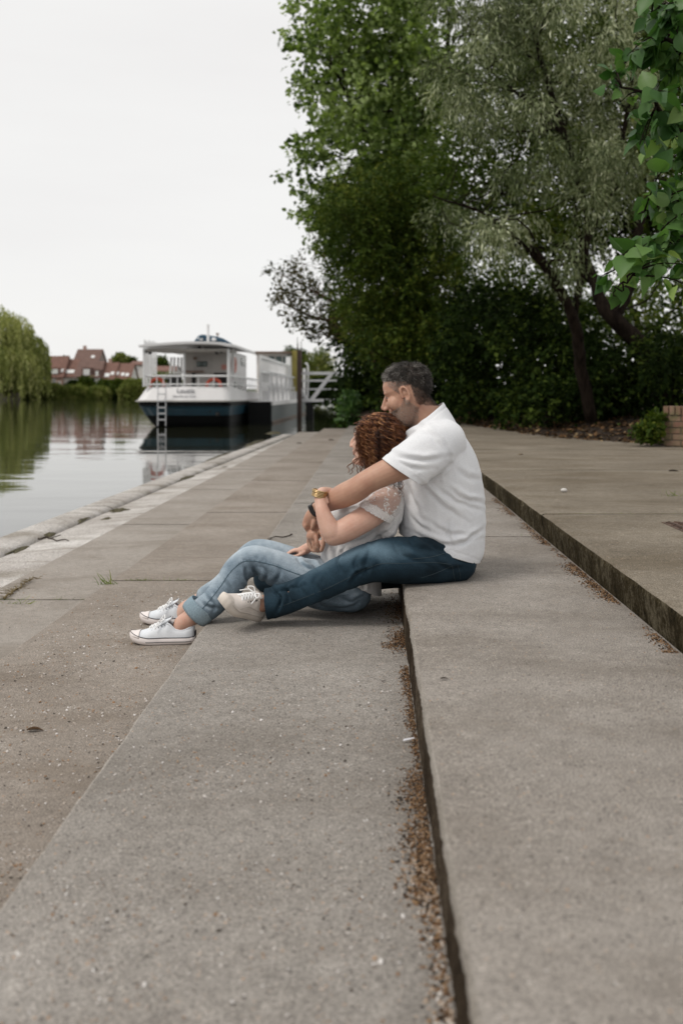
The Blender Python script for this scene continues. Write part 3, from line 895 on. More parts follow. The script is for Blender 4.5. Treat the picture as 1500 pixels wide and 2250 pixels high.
willow('weeping_willow', 'big weeping willow on the far bank at the left edge', [(14, 722, 225, 6.0), (64, 760, 226, 4.2), (-30, 710, 228, 7), (42, 742, 229, 3.6), (44, 790, 222, 4.5), (84, 795, 228, 2.6), (0, 790, 220, 5)], 150)

def bushrow(name, label, cat, x0, x1, yt, yb, d, seed, mat=L_far, group=None):
    rg = np.random.default_rng(seed)
    w = (x1 - x0); h = (yb - yt)
    yt += 2.5; h = yb - yt; poly = [(x0, yb), (x0, yt + h * .35), (x0 + w * .25, yt), (x0 + w * .75, yt), (x1, yt + h * .4), (x1, yb)]
    s = max(5.0, min(w, h) * .28)
    rr = s * d / F * .95
    tree(name, label, cat, [poly], s, d - 1.6, d + 1.6, 3, rr, 44, .0016 * d + .03, TRI_SIMPLE, mat,
         [PL(((x0 + x1) / 2, yb + 2, d), ((x0 + x1) / 2, yb - h * .3, d), ((x0 + x1) / 2, yt + h * .4, d))], [[.2, .15, .06]], m_bark, seed,
         group=group, twig=.5, per_twig=7, frac=.3, r0=.05, crown_name='foliage' if cat == 'bush' else 'crown', trunk_name='stem' if cat == 'bush' else 'trunk')
G = 'bushes along the far bank'
bushrow('bank_bush', 'bush on the far bank under the willow', 'bush', 36, 92, 836, 877, 233, 160, L_far, G)
bushrow('bank_bush', 'yellowish bush on the far bank in front of the brick house', 'bush', 86, 138, 848, 877, 233, 161, L_far, G)
bushrow('bank_bush', 'long clipped bush on the far bank below the tall taupe house', 'bush', 134, 196, 850, 877, 232, 162, L_far, G)
bushrow('bank_bush', 'round dark shrub before the white walls, left of the taller shrub', 'bush', 152, 178, 840, 864, 240, 163, L_dark, G)
bushrow('bank_bush', 'tallest dark shrub in front of the dormer house', 'bush', 176, 204, 832, 872, 238, 164, L_small, G)
bushrow('bank_bush', 'low pale bush right of the tallest dark shrub', 'bush', 198, 236, 852, 877, 232, 165, L_far, G)
bushrow('bank_bush', 'dark spreading bush in front of the red roofed row', 'bush', 216, 276, 836, 876, 235, 166, L_small, G)
bushrow('bank_bush', 'bright bush on the far bank beside the boat stern', 'bush', 268, 330, 838, 877, 232, 167, L_far, G)
bushrow('bank_bush', 'bush on the far bank seen through the boat deck', 'bush', 326, 400, 826, 872, 240, 168, L_far, G)
bushrow('roof_tree', 'dark tree rising behind the red roofed row', 'tree', 250, 285, 781, 830, 300, 170, L_far)
bushrow('roof_tree', 'small dark tree between the row and the white house', 'tree', 280, 300, 789, 830, 300, 171, L_small)
bushrow('roof_tree', 'dark tree seen through the boat canopy', 'tree', 330, 372, 786, 840, 300, 172, L_small)
bushrow('roof_tree', 'little dark tree top behind the gable of the brick house', 'tree', 138, 152, 786, 830, 310, 173, L_small)
bushrow('round_tree', 'round green tree far behind the gangway', 'tree', 664, 728, 775, 872, 120, 174, L_far)
bushrow('round_tree', 'dark tree behind the yellow cabin of the boat', 'tree', 622, 672, 768, 872, 122, 175, L_small)
bushrow('bank_bush', 'dark bushes below the round tree behind the gangway', 'bush', 655, 800, 838, 878, 95, 176, L_dark)

m_brickp = plain('pink_brick_far', (0.36, 0.24, 0.20), .9, var=.15, scale=2)
m_taupe = plain('taupe_render', (0.24, 0.195, 0.175), .9, var=.12, scale=.8)
m_whitew = plain('whitewash', (0.62, 0.60, 0.58), .9, var=.08, scale=.6)
m_roof_r = plain('red_tiles', (0.165, 0.088, 0.068), .9, var=.25, scale=1.5)
m_roof_b = plain('brown_tiles', (0.14, 0.085, 0.07), .9, var=.25, scale=1.5)
m_pane = plain('window_glass_dark', (0.03, 0.035, 0.04), .15, var=.1)
m_wframe = plain('white_frame_paint', (0.7, 0.7, 0.69), .5, var=.04)

def house(name, label, x0, x1, yr, ye, yb, d, wall, roof, depth=8, wins=(), sky=(), dormer=(), gable=None, chim=()):
    a = P(x0, yb, d); b = P(x1, yb, d)
    zr, ze, zb = P(0, yr, d + depth / 2)[2], P(0, ye, d)[2], P(0, yb, d)[2] - 1.0
    root = empty(name, ((a[0] + b[0]) / 2, d + depth / 2, zb)); tag(root, label, 'house')
    w = MB()
    prof = [(d, zb), (d + depth, zb), (d + depth, ze), (d + depth / 2, zr - .15), (d, ze)]
    w.prism(prof, a[0], b[0], 'X'); w.build('wall', wall, root)
    r = MB(); t = .22; o = .35
    sl = (zr - ze) / (depth / 2)
    r.prism([(d - o, ze - o * sl), (d + depth / 2, zr), (d + depth / 2, zr + t), (d - o - .05, ze - o * sl + t)], a[0] - o, b[0] + o, 'X')
    r.prism([(d + depth / 2 + .01, zr), (d + depth + o, ze - o * sl), (d + depth + o, ze - o * sl + t), (d + depth / 2 + .01, zr + t)], a[0] - o, b[0] + o, 'X')
    ro = r.build('roof', roof, root)
    for (cx_, ) in chim:
        c = P(cx_, 0, d)[0]; MB().box((c, d + depth / 2, zr + .5), (.8, .6, 1.3)).build('chimney', m_brickp, ro)
    for (wx0, wx1, wy0, wy1) in wins:
        p, q = P(wx0, wy1, d), P(wx1, wy0, d)
        f = MB().span((p[0], d - .08, p[2]), (q[0], d + .05, q[2])).build('window', m_wframe, root)
        m = MB(); mx = (p[0] + q[0]) / 2; e = .12
        m.span((p[0] + e, d - .10, p[2] + e), (mx - e / 2, d - .02, q[2] - e)); m.span((mx + e / 2, d - .10, p[2] + e), (q[0] - e, d - .02, q[2] - e))
        m.build('pane', m_pane, f)
    for (wx, wy, ww, wh) in sky:
        p = P(wx, wy, d); zz = P(0, wy, d)[2]; yy = d + (zz - ze) / sl
        R = Matrix.Rotation(math.atan(sl), 3, 'X')
        MB().box((p[0], yy - .18, zz + .22), (ww * .75, wh * .75, .12), R=R).build('skylight', m_wframe, ro)
    for (dx0, dx1, dy0, dy1) in dormer:
        p, q = P(dx0, dy1, d - .2), P(dx1, dy0, d - .2)
        dm = MB().span((p[0] - .4, d + .1, p[2]), (q[0] + .4, d + depth / 2, q[2] + .5)).build('dormer', roof, ro)
        MB().span((p[0], d - .02, p[2] + .1), (q[0], d + .09, q[2] + .1)).build('dormer_window', m_wframe, dm)
    return root
house('brick_house', 'pink brick house with a red tiled roof beside the willow', 98, 138, 784, 827, 856, 250, m_brickp, m_roof_r, 9,
      wins=[(107, 114, 838, 848), (117, 123, 832, 850), (128, 134, 838, 848)], dormer=[(110, 127, 812, 822)], sky=[(134, 816, 1.0, 1.4)])
house('white_house', 'white walled house with a red roof against the tall taupe house', 138.6, 163, 791, 827, 856, 251, m_whitew, m_roof_r, 9, sky=[(140, 816, 1.0, 1.4), (153, 818, 2.6, 1.6)])
house('tall_house', 'tall taupe house rising above the row of roofs', 163, 214, 769, 797, 856, 259, m_taupe, m_roof_b, 9, sky=[(201, 785, 1.2, 1.3)], chim=[(176,)])
house('dormer_house', 'brown roofed house with a white dormer below the tall house', 166, 218, 795, 828, 856, 248, m_whitew, m_roof_b, 9, dormer=[(183, 197, 812, 825), (210, 216, 816, 828)], wins=[(204, 212, 838, 852)])
house('row_house', 'left half of the red roofed row with two skylights', 219, 250, 798, 832, 856, 249, m_whitew, m_roof_r, 9, sky=[(245, 822, 1.1, 1.5), (234, 826, 1.6, 1.8)], wins=[(236, 241, 837, 845)], chim=[(232,)])
house('row_house', 'right half of the red roofed row with skylights near its end', 251, 285, 800, 833, 856, 249.5, m_whitew, m_roof_r, 9, sky=[(255, 822, 1.1, 1.5), (268, 824, 1.1, 1.5), (278, 825, 1.1, 1.5)], wins=[(262, 267, 838, 846), (273, 278, 838, 846)])
house('gable_house', 'small white house with a reddish roof right of the row', 287, 330, 795, 802, 850, 275, m_whitew, m_roof_r, 8, wins=[(298, 304, 808, 816)])
house('gable_house', 'white house with a reddish roof seen through the boat deck', 336, 385, 806, 816, 858, 262, m_whitew, m_roof_r, 8, wins=[(345, 352, 822, 832)])
# stone bank wall at the far left
m_stone = plain('bank_stone', (0.20, 0.17, 0.15), .9, var=.3, scale=3)
mb = MB()
rg = np.random.default_rng(9)
p0, p1 = P(-60, 877, 226), P(40, 877, 226)
x = p0[0]
while x < p1[0]:
    w_ = rg.uniform(.5, 1.1)
    for k in range(4): mb.box((x + w_ / 2 + (k % 2) * .2, 226, .02 + .22 + k * .42), (w_ - .04, .8 + rg.uniform(-.06, .06), .40))
    x += w_
tag(mb.build('stone_wall', m_stone), 'low stone river wall under the willow', 'wall')

# brick wall at the right edge of the terrace
m_wall, n_, l_, b_ = new_mat('garden_brick')
v_ = coords(n_, l_)
nz_ = N(n_, 'ShaderNodeTexNoise', Scale=9.0, Detail=7.0, Roughness=.7); l_.new(v_, nz_.inputs['Vector'])
at_ = n_.new('ShaderNodeAttribute'); at_.attribute_name = 'tint'
r1 = ramp(n_, [(0, (0.17, 0.085, 0.06)), (.5, (0.21, 0.125, 0.085)), (1, (0.24, 0.17, 0.12))]); l_.new(at_.outputs['Fac'], r1.inputs['Fac'])
r2 = ramp(n_, [(.42, 0), (.62, .75)]); l_.new(nz_.outputs['Fac'], r2.inputs['Fac'])
c_ = mixc(n_, l_, r2.outputs['Color'], r1.outputs['Color'], (0.115, 0.115, 0.05))
l_.new(c_, b_.inputs['Base Color']); b_.inputs['Roughness'].default_value = .95
bump(n_, l_, nz_.outputs['Fac'], .5, .01, b_)
m_mortar = plain('old_mortar', (0.10, 0.085, 0.06), 1.0, var=.2, scale=20)
wx0 = P(1441, 0, 12.6)[0]
root = empty('brick_wall', (wx0, 12.2, Z_A)); tag(root, 'low mossy brick wall with upright coping bricks at the right edge', 'wall')
mb = MB(); tint = []
def wall_face(org, ux, uy, length):
    """bricks along direction (ux,uy) from org"""
    L = .215; H = .065
    for r_ in range(5):
        off = (r_ % 2) * .11
        x = -off
        while x < length:
            a_ = max(x, 0); b2 = min(x + L, length)
            if b2 - a_ > .03:
                m_ = (a_ + b2) / 2
                mb.box((org[0] + ux * m_, org[1] + uy * m_, Z_A + .01 + r_ * (H + .012) + H / 2), (b2 - a_ - .01, .20 + rg.uniform(-.004, .004), H), rz=math.atan2(uy, ux)); tint.append(rg.random())
            x += L + .004
    x = 0
    while x < length:
        mb.box((org[0] + ux * (x + .034), org[1] + uy * (x + .034), Z_A + .01 + 5 * .077 + .055), (.062, .222 + rg.uniform(-.006, .006), .11), rz=math.atan2(uy, ux)); tint.append(rg.random() * .7)
        x += .076
ang = math.radians(-32)
ux, uy = math.cos(ang), math.sin(ang)
wall_face((wx0 + .1, 12.55), ux, uy, 2.6)
wo = mb.build('brickwork', m_wall, root, bevel=.004)
add_attr(wo.data, 'tint', np.repeat(np.array(tint), 8))
L_ = 2.6
MB().box((wx0 + .1 + ux * L_ / 2, 12.55 + uy * L_ / 2, Z_A + .2), (L_ - .03, .185, .41), rz=ang).build('mortar', m_mortar, root)
# ------------------------------------------------------------------ moored boat, pontoon, gangway
m_hull = plain('navy_hull_paint', (0.012, 0.045, 0.068), .35, var=.25, scale=1.2)
m_hull_k = plain('black_hull_paint', (0.003, 0.0035, 0.004), .6, var=.3, scale=1.5, spec=.2)
m_bwhite = plain('boat_white_paint', (0.66, 0.65, 0.65), .4, var=.05, scale=1.5)
m_bgrey = plain('cabin_grey_paint', (0.50, 0.475, 0.45), .5, var=.05, scale=1.5)
m_under = plain('canopy_underside', (0.45, 0.42, 0.39), .7, var=.12, scale=4)
m_rail = plain('white_rail_paint', (0.70, 0.70, 0.70), .4, var=.05)
m_orange = plain('lifebuoy_orange', (0.56, 0.085, 0.04), .5, var=.08)
m_pink = plain('faded_lifebuoy', (0.55, 0.25, 0.21), .5, var=.08)
m_void = plain('dark_opening', (0.010, 0.010, 0.010), .7)
m_navy = plain('navy_tarpaulin', (0.012, 0.055, 0.095), .6, var=.25, scale=5)
m_steel = plain('galvanised_steel', (0.50, 0.50, 0.51), .4, var=.12, scale=6, metal=.3)
m_pile = plain('rusty_brown_pile', (0.055, 0.034, 0.028), .8, var=.3, scale=5)
m_pont = plain('pontoon_grey_green', (0.045, 0.060, 0.062), .5, var=.25, scale=2)
m_yellow = plain('yellow_paint', (0.24, 0.20, 0.04), .5, var=.1)
m_brownr = plain('brown_roof_edge', (0.13, 0.085, 0.06), .6, var=.15)
m_teal = plain('teal_glass', (0.04, 0.065, 0.06), .1, var=.1)
m_wood = plain('wood_rail', (0.19, 0.11, 0.075), .6, var=.15)
m_letter = plain('grey_lettering', (0.16, 0.16, 0.18), .6)

BX0, BX1, BY = -9.30, -5.62, 39.4
boat = empty('boat', (-7.45, 48.0, 0.0))
tag(boat, 'white and navy passenger boat moored stern-on beside the pontoon', 'boat')
def ring(ybase, z, x0, x1, rc, yend):
    """plan outline of the hull at one height: rounded stern corners, running forward to a blunt bow"""
    pts = []
    for k in range(7):
        a = math.radians(90 * k / 6); pts.append((x0 + rc - rc * math.cos(a), ybase + rc - rc * math.sin(a)))
    pts += [((x0 + x1) / 2, ybase - .06)]
    for k in range(7):
        a = math.radians(90 * k / 6); pts.append((x1 - rc + rc * math.sin(a), ybase + rc - rc * math.cos(a)))
    pts += [(x1, yend - 5), ((x1 * .8 + x0 * .2), yend - 1.5), ((x0 + x1) / 2, yend), ((x0 * .8 + x1 * .2), yend - 1.5), (x0, yend - 5)]
    return [(x, y, z) for x, y in pts]
def loft(rings, mat, name, parent, cap=True):
    n = len(rings[0]); V = [p for r in rings for p in r]; Fq = []
    for i in range(len(rings) - 1):
        for k in range(n):
            k2 = (k + 1) % n; Fq.append((i * n + k, i * n + k2, (i + 1) * n + k2, (i + 1) * n + k))
    if cap: Fq += [list(range(n))[::-1], [(len(rings) - 1) * n + k for k in range(n)]]
    return MB().add(V, Fq).build(name, mat, parent, bevel=0)
loft([ring(BY + .9, -.4, BX0 + .95, BX1 - .2, .5, 64), ring(BY + .45, .12, BX0 + .42, BX1 - .1, .45, 65), ring(BY + .25, .45, BX0 + .22, BX1 - .06, .4, 65.5)], m_hull_k, 'hull', boat)
loft([ring(BY + .245, .453, BX0 + .215, BX1 - .055, .4, 65.5), ring(BY + .1, .74, BX0 + .08, BX1 - .01, .38, 65.8), ring(BY + .02, .82, BX0 + .02, BX1, .36, 66)], m_hull, 'hull_band', boat)
loft([ring(BY + .018, .823, BX0 + .02, BX1, .36, 66), ring(BY, 1.0, BX0, BX1 + .01, .34, 66)], m_hull_k, 'rubbing_band', boat)
loft([ring(BY - .06, 1.003, BX0 - .10, BX1 + .06, .36, 66.1), ring(BY - .06, 1.06, BX0 - .10, BX1 + .06, .36, 66.1)], m_bgrey, 'rubbing_strake', boat)
# bulwark, sloping inward, lower along the sides further forward
V = []; Fq = []
lo = ring(BY - .02, 1.063, BX0 - .02, BX1 + .02, .36, 66); hi = ring(BY + .28, 1.60, BX0 + .30, BX1 - .02, .34, 65.6)
hi = [(x, y, z if y < 41 else 1.34) for (x, y, z) in hi]
lo2, hi2 = [(x, y, z) for (x, y, z) in lo[:16]], [(x, y, z) for (x, y, z) in hi[:16]]
lo2 = [(lo2[0][0], 50, 1.063), (lo2[0][0], 44, 1.063)] + lo2[:15] + [(lo2[14][0], 44, 1.063), (lo2[14][0], 64, 1.063)]
hi2 = [(hi2[0][0], 50, 1.34), (hi2[0][0], 44, 1.55)] + hi2[:15] + [(hi2[14][0], 44, 1.44), (hi2[14][0], 64, 1.34)]
n = len(lo2)
bw = MB().add(lo2 + hi2, [(k, k + 1, n + k + 1, n + k) for k in range(n - 1)]).build('bulwark', m_bwhite, boat)
solid(bw, .05, 1)
MB().add(ring(BY + .3, 1.068, BX0 + .3, BX1 - .3, .3, 65), [list(range(20))]).build('deck', m_bgrey, boat)
def text(s_, size, loc, mat, parent, name, rx=90):
    cu = bpy.data.curves.new('t', 'FONT'); cu.body = s_; cu.size = size; cu.align_x = 'CENTER'; cu.extrude = .004
    o = bpy.data.objects.new('t', cu); COL.objects.link(o)
    me = bpy.data.meshes.new_from_object(o.evaluated_get(bpy.context.evaluated_depsgraph_get())); bpy.data.objects.remove(o)
    me.name = name
    R = Matrix.Translation(loc) @ Matrix.Rotation(math.radians(rx), 4, 'X')
    me.transform(R)
    return obj(name, me, mat, parent)
tilt = 90 - math.degrees(math.atan(.30 / .54))
text('Lauzia', .29, (P(407, 0, 39.4)[0], 39.40 + .045, 1.36), m_letter, bw, 'name_lettering', tilt)
text('Neuville sur Oise', .13, (P(405, 0, 39.4)[0], 39.40 - .05, 1.19), m_letter, bw, 'port_lettering', tilt)
for x_, z_ in ((462, 904), (478, 910)):
    v, f = ELL(P(x_, z_, 39.55), (.09 if x_ > 470 else .04, .03, .09 if x_ > 470 else .04)); MB().add(v, f).build('exhaust_port', m_void, boat)
# canopy roof with a slight camber, running forward over the cabin
V, Fq = [], []
xs_ = np.linspace(BX0 + .10, BX1 + .02, 9); yy = [BY - .1, BY + 1.5, 44, 47.9]
for z0_, s_ in ((0, 1), (.10, 1)):
    for j, y in enumerate(yy):
        for x in xs_:
            t = (x - BX0) / (BX1 - BX0)
            zz = 3.12 + .22 * math.sin(math.pi * min(1, t * .5 + .18)) ** 2 + z0_ + (-.05 if j == 0 else 0)
            V.append((x, y, zz - .05 * (t > .93)))
nx, nyy = len(xs_), len(yy)
for j in range(nyy - 1):
    for i in range(nx - 1):
        a = j * nx + i; Fq.append((a, a + nx, a + nx + 1, a + 1)); b2 = a + nx * nyy; Fq.append((b2, b2 + 1, b2 + nx + 1, b2 + nx))
for j in range(nyy - 1):
    for i in (0, nx - 1):
        a = j * nx + i; b2 = a + nx * nyy; Fq.append((a, a + nx, b2 + nx, b2))
for i in range(nx - 1):
    for j in (0, nyy - 1):
        a = j * nx + i; b2 = a + nx * nyy; Fq.append((a, b2, b2 + 1, a + 1))
roof = MB().add(V, Fq).build('roof', m_bwhite, boat)
mb = MB()
for k in range(4): mb.span((BX0 + .3, BY + .4 + k * 1.0, 3.0 + .02 * k), (BX1 - .2, BY + .48 + k * 1.0, 3.12))
mb.build('roof_beam', m_under, roof)
mb = MB()
for (x_, y_) in ((322, 772), (337, 770), (330, 775), (407, 770), (413, 769), (438, 763), (440, 766), (453, 768), (474, 770), (476, 775), (486, 772)):
    v, f = ELL(P(x_, y_, BY + .5), (.07, .06, .075)); MB().add(v, f).build('deck_lamp', m_void, roof)
# posts, rails
for (x_, d_) in ((316.5, 39.55), (323, 41.5), (330, 43.5), (501.5, 39.6), (512, 41.5), (405, 40.2)):
    a, b = P(x_, 849, d_), P(x_ + .5, 766, d_)
    MB().bar(a, b, .085).build('post', m_rail, boat)
def rail(z, w, nm='rail'):
    pts = [P(316, 0, 39.6), P(501, 0, 39.6)]
    mb = MB()
    for a, b in (((pts[0][0], 39.62), (pts[1][0], 39.62)), ((pts[1][0], 39.62), (pts[1][0], 56)), ((pts[0][0], 39.62), (pts[0][0], 56))):
        mb.tube([(a[0], a[1], z), (b[0], b[1], z)], w / 2, seg=8)
    mb.build(nm, m_rail, boat)
rail(2.02, .085); rail(1.69, .06)
for x_ in (330, 345, 360, 375, 390, 405, 436, 470):
    MB().bar(P(x_, 851, 39.62), P(x_, 827, 39.62), .035).build('stanchion', m_rail, boat)
for y_ in np.arange(41, 56, 1.1):
    MB().bar((P(501, 0, 39.6)[0], y_, 1.3), (P(501, 0, 39.6)[0], y_, 2.02), .04).build('stanchion', m_rail, boat)
# cabin back wall, door, window, openings; side wall
cx0, cx1 = P(404, 0, 42.3)[0], P(503, 0, 42.3)[0]
cab = MB().span((cx0, 42.3, 1.08), (cx1 - .02, 47.6, 3.10)).build('cabin', m_bgrey, boat)
MB().span((cx1 - .018, 42.25, 1.08), (cx1 + .05, 47.8, 3.14)).build('cabin_side', m_bwhite, boat)
def onwall(x0, x1, y0, y1, mat, nm, d=42.3, pr=.03, bev=0.0):
    a, b = P(x0, y1, d), P(x1, y0, d)
    return MB().span((a[0], d - pr, a[2]), (b[0], d + .01, b[2])).build(nm, mat, cab, bevel=bev)
dr_ = onwall(425, 467, 782, 850, plain('door_grey', (.43, .41, .39), .5), 'door', pr=.02)
onwall(432, 456, 794, 806, m_teal, 'window', pr=.05, bev=.09)
onwall(470, 500, 819, 850, m_void, 'locker_opening', pr=.04)
onwall(422, 430, 820, 850, m_void, 'gap', pr=.045)
onwall(404, 448, 815, 818, m_wood, 'wooden_shelf', pr=.25)
onwall(487, 498, 801, 812, m_pink, 'notice', pr=.05)
onwall(425, 433, 785, 790, m_wood, 'small_sign', pr=.05)
xs2 = cx1 + .052
for (y0_, y1_, z0_, z1_) in ((45.9, 47.2, 2.62, 2.95), (43.6, 44.5, 1.35, 1.85), (45.2, 46.2, 1.3, 1.8)):
    MB().span((xs2 - .02, y0_, z0_), (xs2 + .03, y1_, z1_)).build('side_window', m_teal, cab)
# white deck gear at the left: slatted chairs and a dark locker
for k, (x_, w_) in enumerate(((374, 3), (382, 3), (391, 3.5), (399, 3.5))):
    MB().bar(P(x_, 822, 44), P(x_ + 3 - k, 785, 44), .09, .04).build('folded_seat', m_rail, boat)
MB().span(tuple(P(368, 850, 44.5)), tuple(P(395, 822, 44.5) + (0, .5, 0))).build('deck_locker', m_void, boat)
mb = MB()
for k in range(9):
    c = P(318 + k * 3.2, 785 + (k % 3) * 2, 45 + k * .5); mb.box(c, (.05, .05, 1.6))
mb.build('deck_rods', m_rail, boat)
# ladder down the stern
mb = MB()
ldx0, ldx1 = P(346.5, 0, 39.1)[0], P(364, 0, 39.1)[0]
for x_ in (ldx0, ldx1): mb.bar((x_, 39.12, .05), (x_, 39.18, 1.62), .035)
for y_ in (881, 895.5, 908.5, 922, 866): mb.bar((ldx0, 39.13, P(0, y_, 39.12)[2]), (ldx1, 39.13, P(0, y_, 39.12)[2]), .06, .05)
mb.build('ladder', m_steel, boat)
# mast, tarpaulin, aerials on the roof
MB().tube([P(457.5, 757, 41.5), P(457, 713, 41.5)], .055).build('mast', m_rail, roof)
MB().tube([P(478, 757, 43), P(478, 734, 43)], .03).build('aerial', m_wood, roof)
MB().box(P(478, 733, 43), (.14, .05, .05)).build('aerial_tip', m_wood, roof)
mb = MB()
for (x_, w_) in ((505, .10), (519, .13), (514, .08)): v, f = ELL(P(x_, 763, 45), (w_, w_, .09)); MB().add(v, f).build('roof_lamp', m_void, roof)
tp = [LIMBW([list(P(434, 750, 42.5)) + [.12, .5], list(P(443, 746, 42.6)) + [.20, .6], list(P(462, 747, 42.8)) + [.19, .6], list(P(486, 750, 43)) + [.15, .5], list(P(508, 757, 43.2)) + [.05, .3]], seg=16)]
mb = MB()
for v, f in tp: mb.add(v, f)
mb.build('tarpaulin', m_navy, roof, smooth=True)
for q_ in (P(441, 744, 42.2), P(469, 746, 42.3)): v, f = ELL(q_, (.13, .12, .08)); MB().add(v, f).build('white_float', m_rail, roof, smooth=True)
# wheelhouse further forward
wa, wb_ = P(572, 0, 62)[0], P(638, 0, 62)[0]
wh = MB().span((wa, 60, 1.08), (wb_, 64, 3.75)).build('wheelhouse', m_bgrey, boat)
MB().span((wa - .3, 59.6, 3.753), (wb_ + .25, 64.4, 3.86)).build('wheelhouse_roof', m_brownr, wh)
for (x0, x1) in ((590, 603), (606, 619), (622, 634)):
    a, b = P(x0, 812, 60), P(x1, 783, 60); MB().span((a[0], 59.95, a[2]), (b[0], 60.02, b[2])).build('window', m_teal, wh)
a, b = P(641, 860, 60), P(654, 770, 60); MB().span((a[0], 59.9, a[2]), (b[0], 61, b[2])).build('yellow_panel', m_yellow, wh)
a, b = P(628, 860, 59.5), P(638, 784, 59.5); MB().span((a[0], 59.4, a[2]), (b[0] , 59.55, b[2])).build('white_post', m_rail, wh)
# lifebuoys hang on the rails: things of their own
def torus(c, R0, r0, mat, nm, lab, axis='Y', group='lifebuoys on the boat'):
    V, Fq = [], []
    for i in range(28):
        a = 2 * math.pi * i / 28
        for k in range(10):
            b2 = 2 * math.pi * k / 10; rr_ = R0 + r0 * math.cos(b2)
            p = (rr_ * math.cos(a), r0 * math.sin(b2), rr_ * math.sin(a)) if axis == 'Y' else (r0 * math.sin(b2), rr_ * math.cos(a), rr_ * math.sin(a))
            V.append(np.array(c) + p)
    for i in range(28):
        for k in range(10):
            i2, k2 = (i + 1) % 28, (k + 1) % 10; Fq.append((i * 10 + k, i2 * 10 + k, i2 * 10 + k2, i * 10 + k2))
    o = MB().add(V, Fq).build(nm, mat, smooth=True)
    tag(o, lab, 'lifebuoy', group)
    return o
torus(P(346, 847, 39.75), .27, .065, m_orange, 'lifebuoy', 'orange lifebuoy on the stern rail above the ladder')
torus(P(470, 848, 39.75), .27, .065, m_orange, 'lifebuoy', 'orange lifebuoy on the stern rail under the oval window')
torus((xs2 + .08, 43.0, P(0, 802, 43)[2]), .30, .07, m_pink, 'lifebuoy', 'faded pink lifebuoy on the white cabin side', axis='X')

# pontoon alongside with its tall white railings
pon = empty('pontoon', (-4.95, 55, 0)); tag(pon, 'long grey-green floating pontoon between the boat and the quay', 'pontoon')
MB().span((-5.40, 44.0, -.4), (-4.42, 66, .80)).build('float', m_pont, pon)
MB().span((-5.44, 43.9, -.4), (-4.45, 43.995, .96)).build('end_fender', m_hull_k, pon)
MB().span((-5.42, 44.0, .803), (-4.36, 66.1, .99)).build('deck_edge', m_bwhite, pon)
MB().span((-4.418, 44.0, .02), (-4.38, 66, .10)).build('waterline_strip', m_brownr, pon)
rx_ = -5.0
def fence_part(nm, y0_, y1_, z0_, z1_, step, w):
    y = y0_
    while y <= y1_: MB().box((rx_, y, (z0_ + z1_) / 2), (w, w, z1_ - z0_)).build(nm, m_rail, pon); y += step
MB().span((rx_ - .05, 44.6, 2.93), (rx_ + .05, 66, 3.05)).build('top_rail', m_rail, pon)
MB().span((rx_ - .05, 44.6, 2.26), (rx_ + .05, 66, 2.34)).build('middle_rail', m_rail, pon)
MB().span((rx_ - .04, 57, 1.45), (rx_ + .03, 66, 2.93)).build('side_panel', m_bwhite, pon)
MB().span((rx_ - .04, 44.6, 1.45), (rx_ + .03, 57, 1.85)).build('side_panel', m_bwhite, pon)
for y_ in (44.65, 48.2, 52, 56, 60, 64): MB().box((rx_, y_, 2.0), (.12, .14, 2.05)).build('rail_post', m_rail, pon)
fence_part('baluster', 45.3, 56.8, 1.85, 2.93, .72, .07)
fence_part('baluster', 46.0, 65.5, .99, 1.45, .55, .10)
mb = MB()
for y_ in np.arange(44.8, 65, 2.4):
    mb.bar((rx_ + .35, y_, 1.0), (rx_ + .35, y_ + 1.2, 2.30), .05); mb.bar((rx_ + .35, y_ + 2.4, 1.0), (rx_ + .35, y_ + 1.2, 2.30), .05)
mb.span((rx_ + .32, 44.6, 2.26), (rx_ + .38, 66, 2.33)); mb.span((rx_ + .32, 44.6, 1.62), (rx_ + .38, 66, 1.67))
mb.build('outer_truss', m_steel, pon)

# mooring pile and gangway
pile = MB()
px_ = P(658, 0, 51)[0]
pile.span((px_ - .07, 50.9, -.5), (px_ + .06, 51.1, 3.55)); pile.span((px_ - .12, 50.86, -.5), (px_ - .075, 51.14, 3.9))
pile.span((px_ + .065, 50.86, -.5), (px_ + .11, 51.14, 3.7)); pile.span((px_ - .12, 50.95, 3.902), (px_ - .09, 51.05, 4.2)); pile.span((px_ + .07, 50.95, 3.702), (px_ + .10, 51.05, 4.0))
tag(pile.build('mooring_pile', m_pile), 'tall rusty brown steel pile between the pontoon and the gangway', 'pile')
gw = empty('gangway', (-2.8, 51.5, 0.9)); tag(gw, 'grey metal truss gangway crossing from the pontoon to the bank', 'gangway')
for yy_ in (51.25, 52.6):
    gp = lambda x, y: tuple(P(x, y, 51.25) * np.array((1, 0, 1)) + np.array((0, yy_, 0)))
    MB().bar(gp(659, 819.5), gp(748, 819.5), .14, .12).build('top_rail', m_steel, gw)
    for y_, w_ in ((836, .08), (855, .07)): MB().bar(gp(659, y_), gp(748, y_), w_).build('rail', m_steel, gw)
    MB().bar(gp(659, 880), gp(748, 880), .16, .14).build('bottom_beam', m_steel, gw)
    MB().bar(gp(726, 822), gp(683, 878), .13).build('diagonal', m_steel, gw)
    MB().bar(gp(659, 857), gp(673, 878), .10).build('brace', m_steel, gw)
a, b = P(659, 883, 51.3), P(748, 880, 51.3)
MB().span((a[0], 51.3, .90), (b[0], 52.55, .955)).build('walkway', m_steel, gw)
tag(MB().tube([P(668.5, 872, 52.9), P(669, 810, 52.9)], .075, seg=10).build('bollard', m_rail), 'white post behind the rusty pile on the gangway', 'post')
tag(MB().tube(cr(np.array([P(676, 872, 53.1), P(677, 812, 53.1), P(674, 799, 53.1), P(670, 799, 53.1)]), 10), .04, seg=8).build('lamp_hook', m_rail), 'thin white bent pole beside the gangway', 'pole')
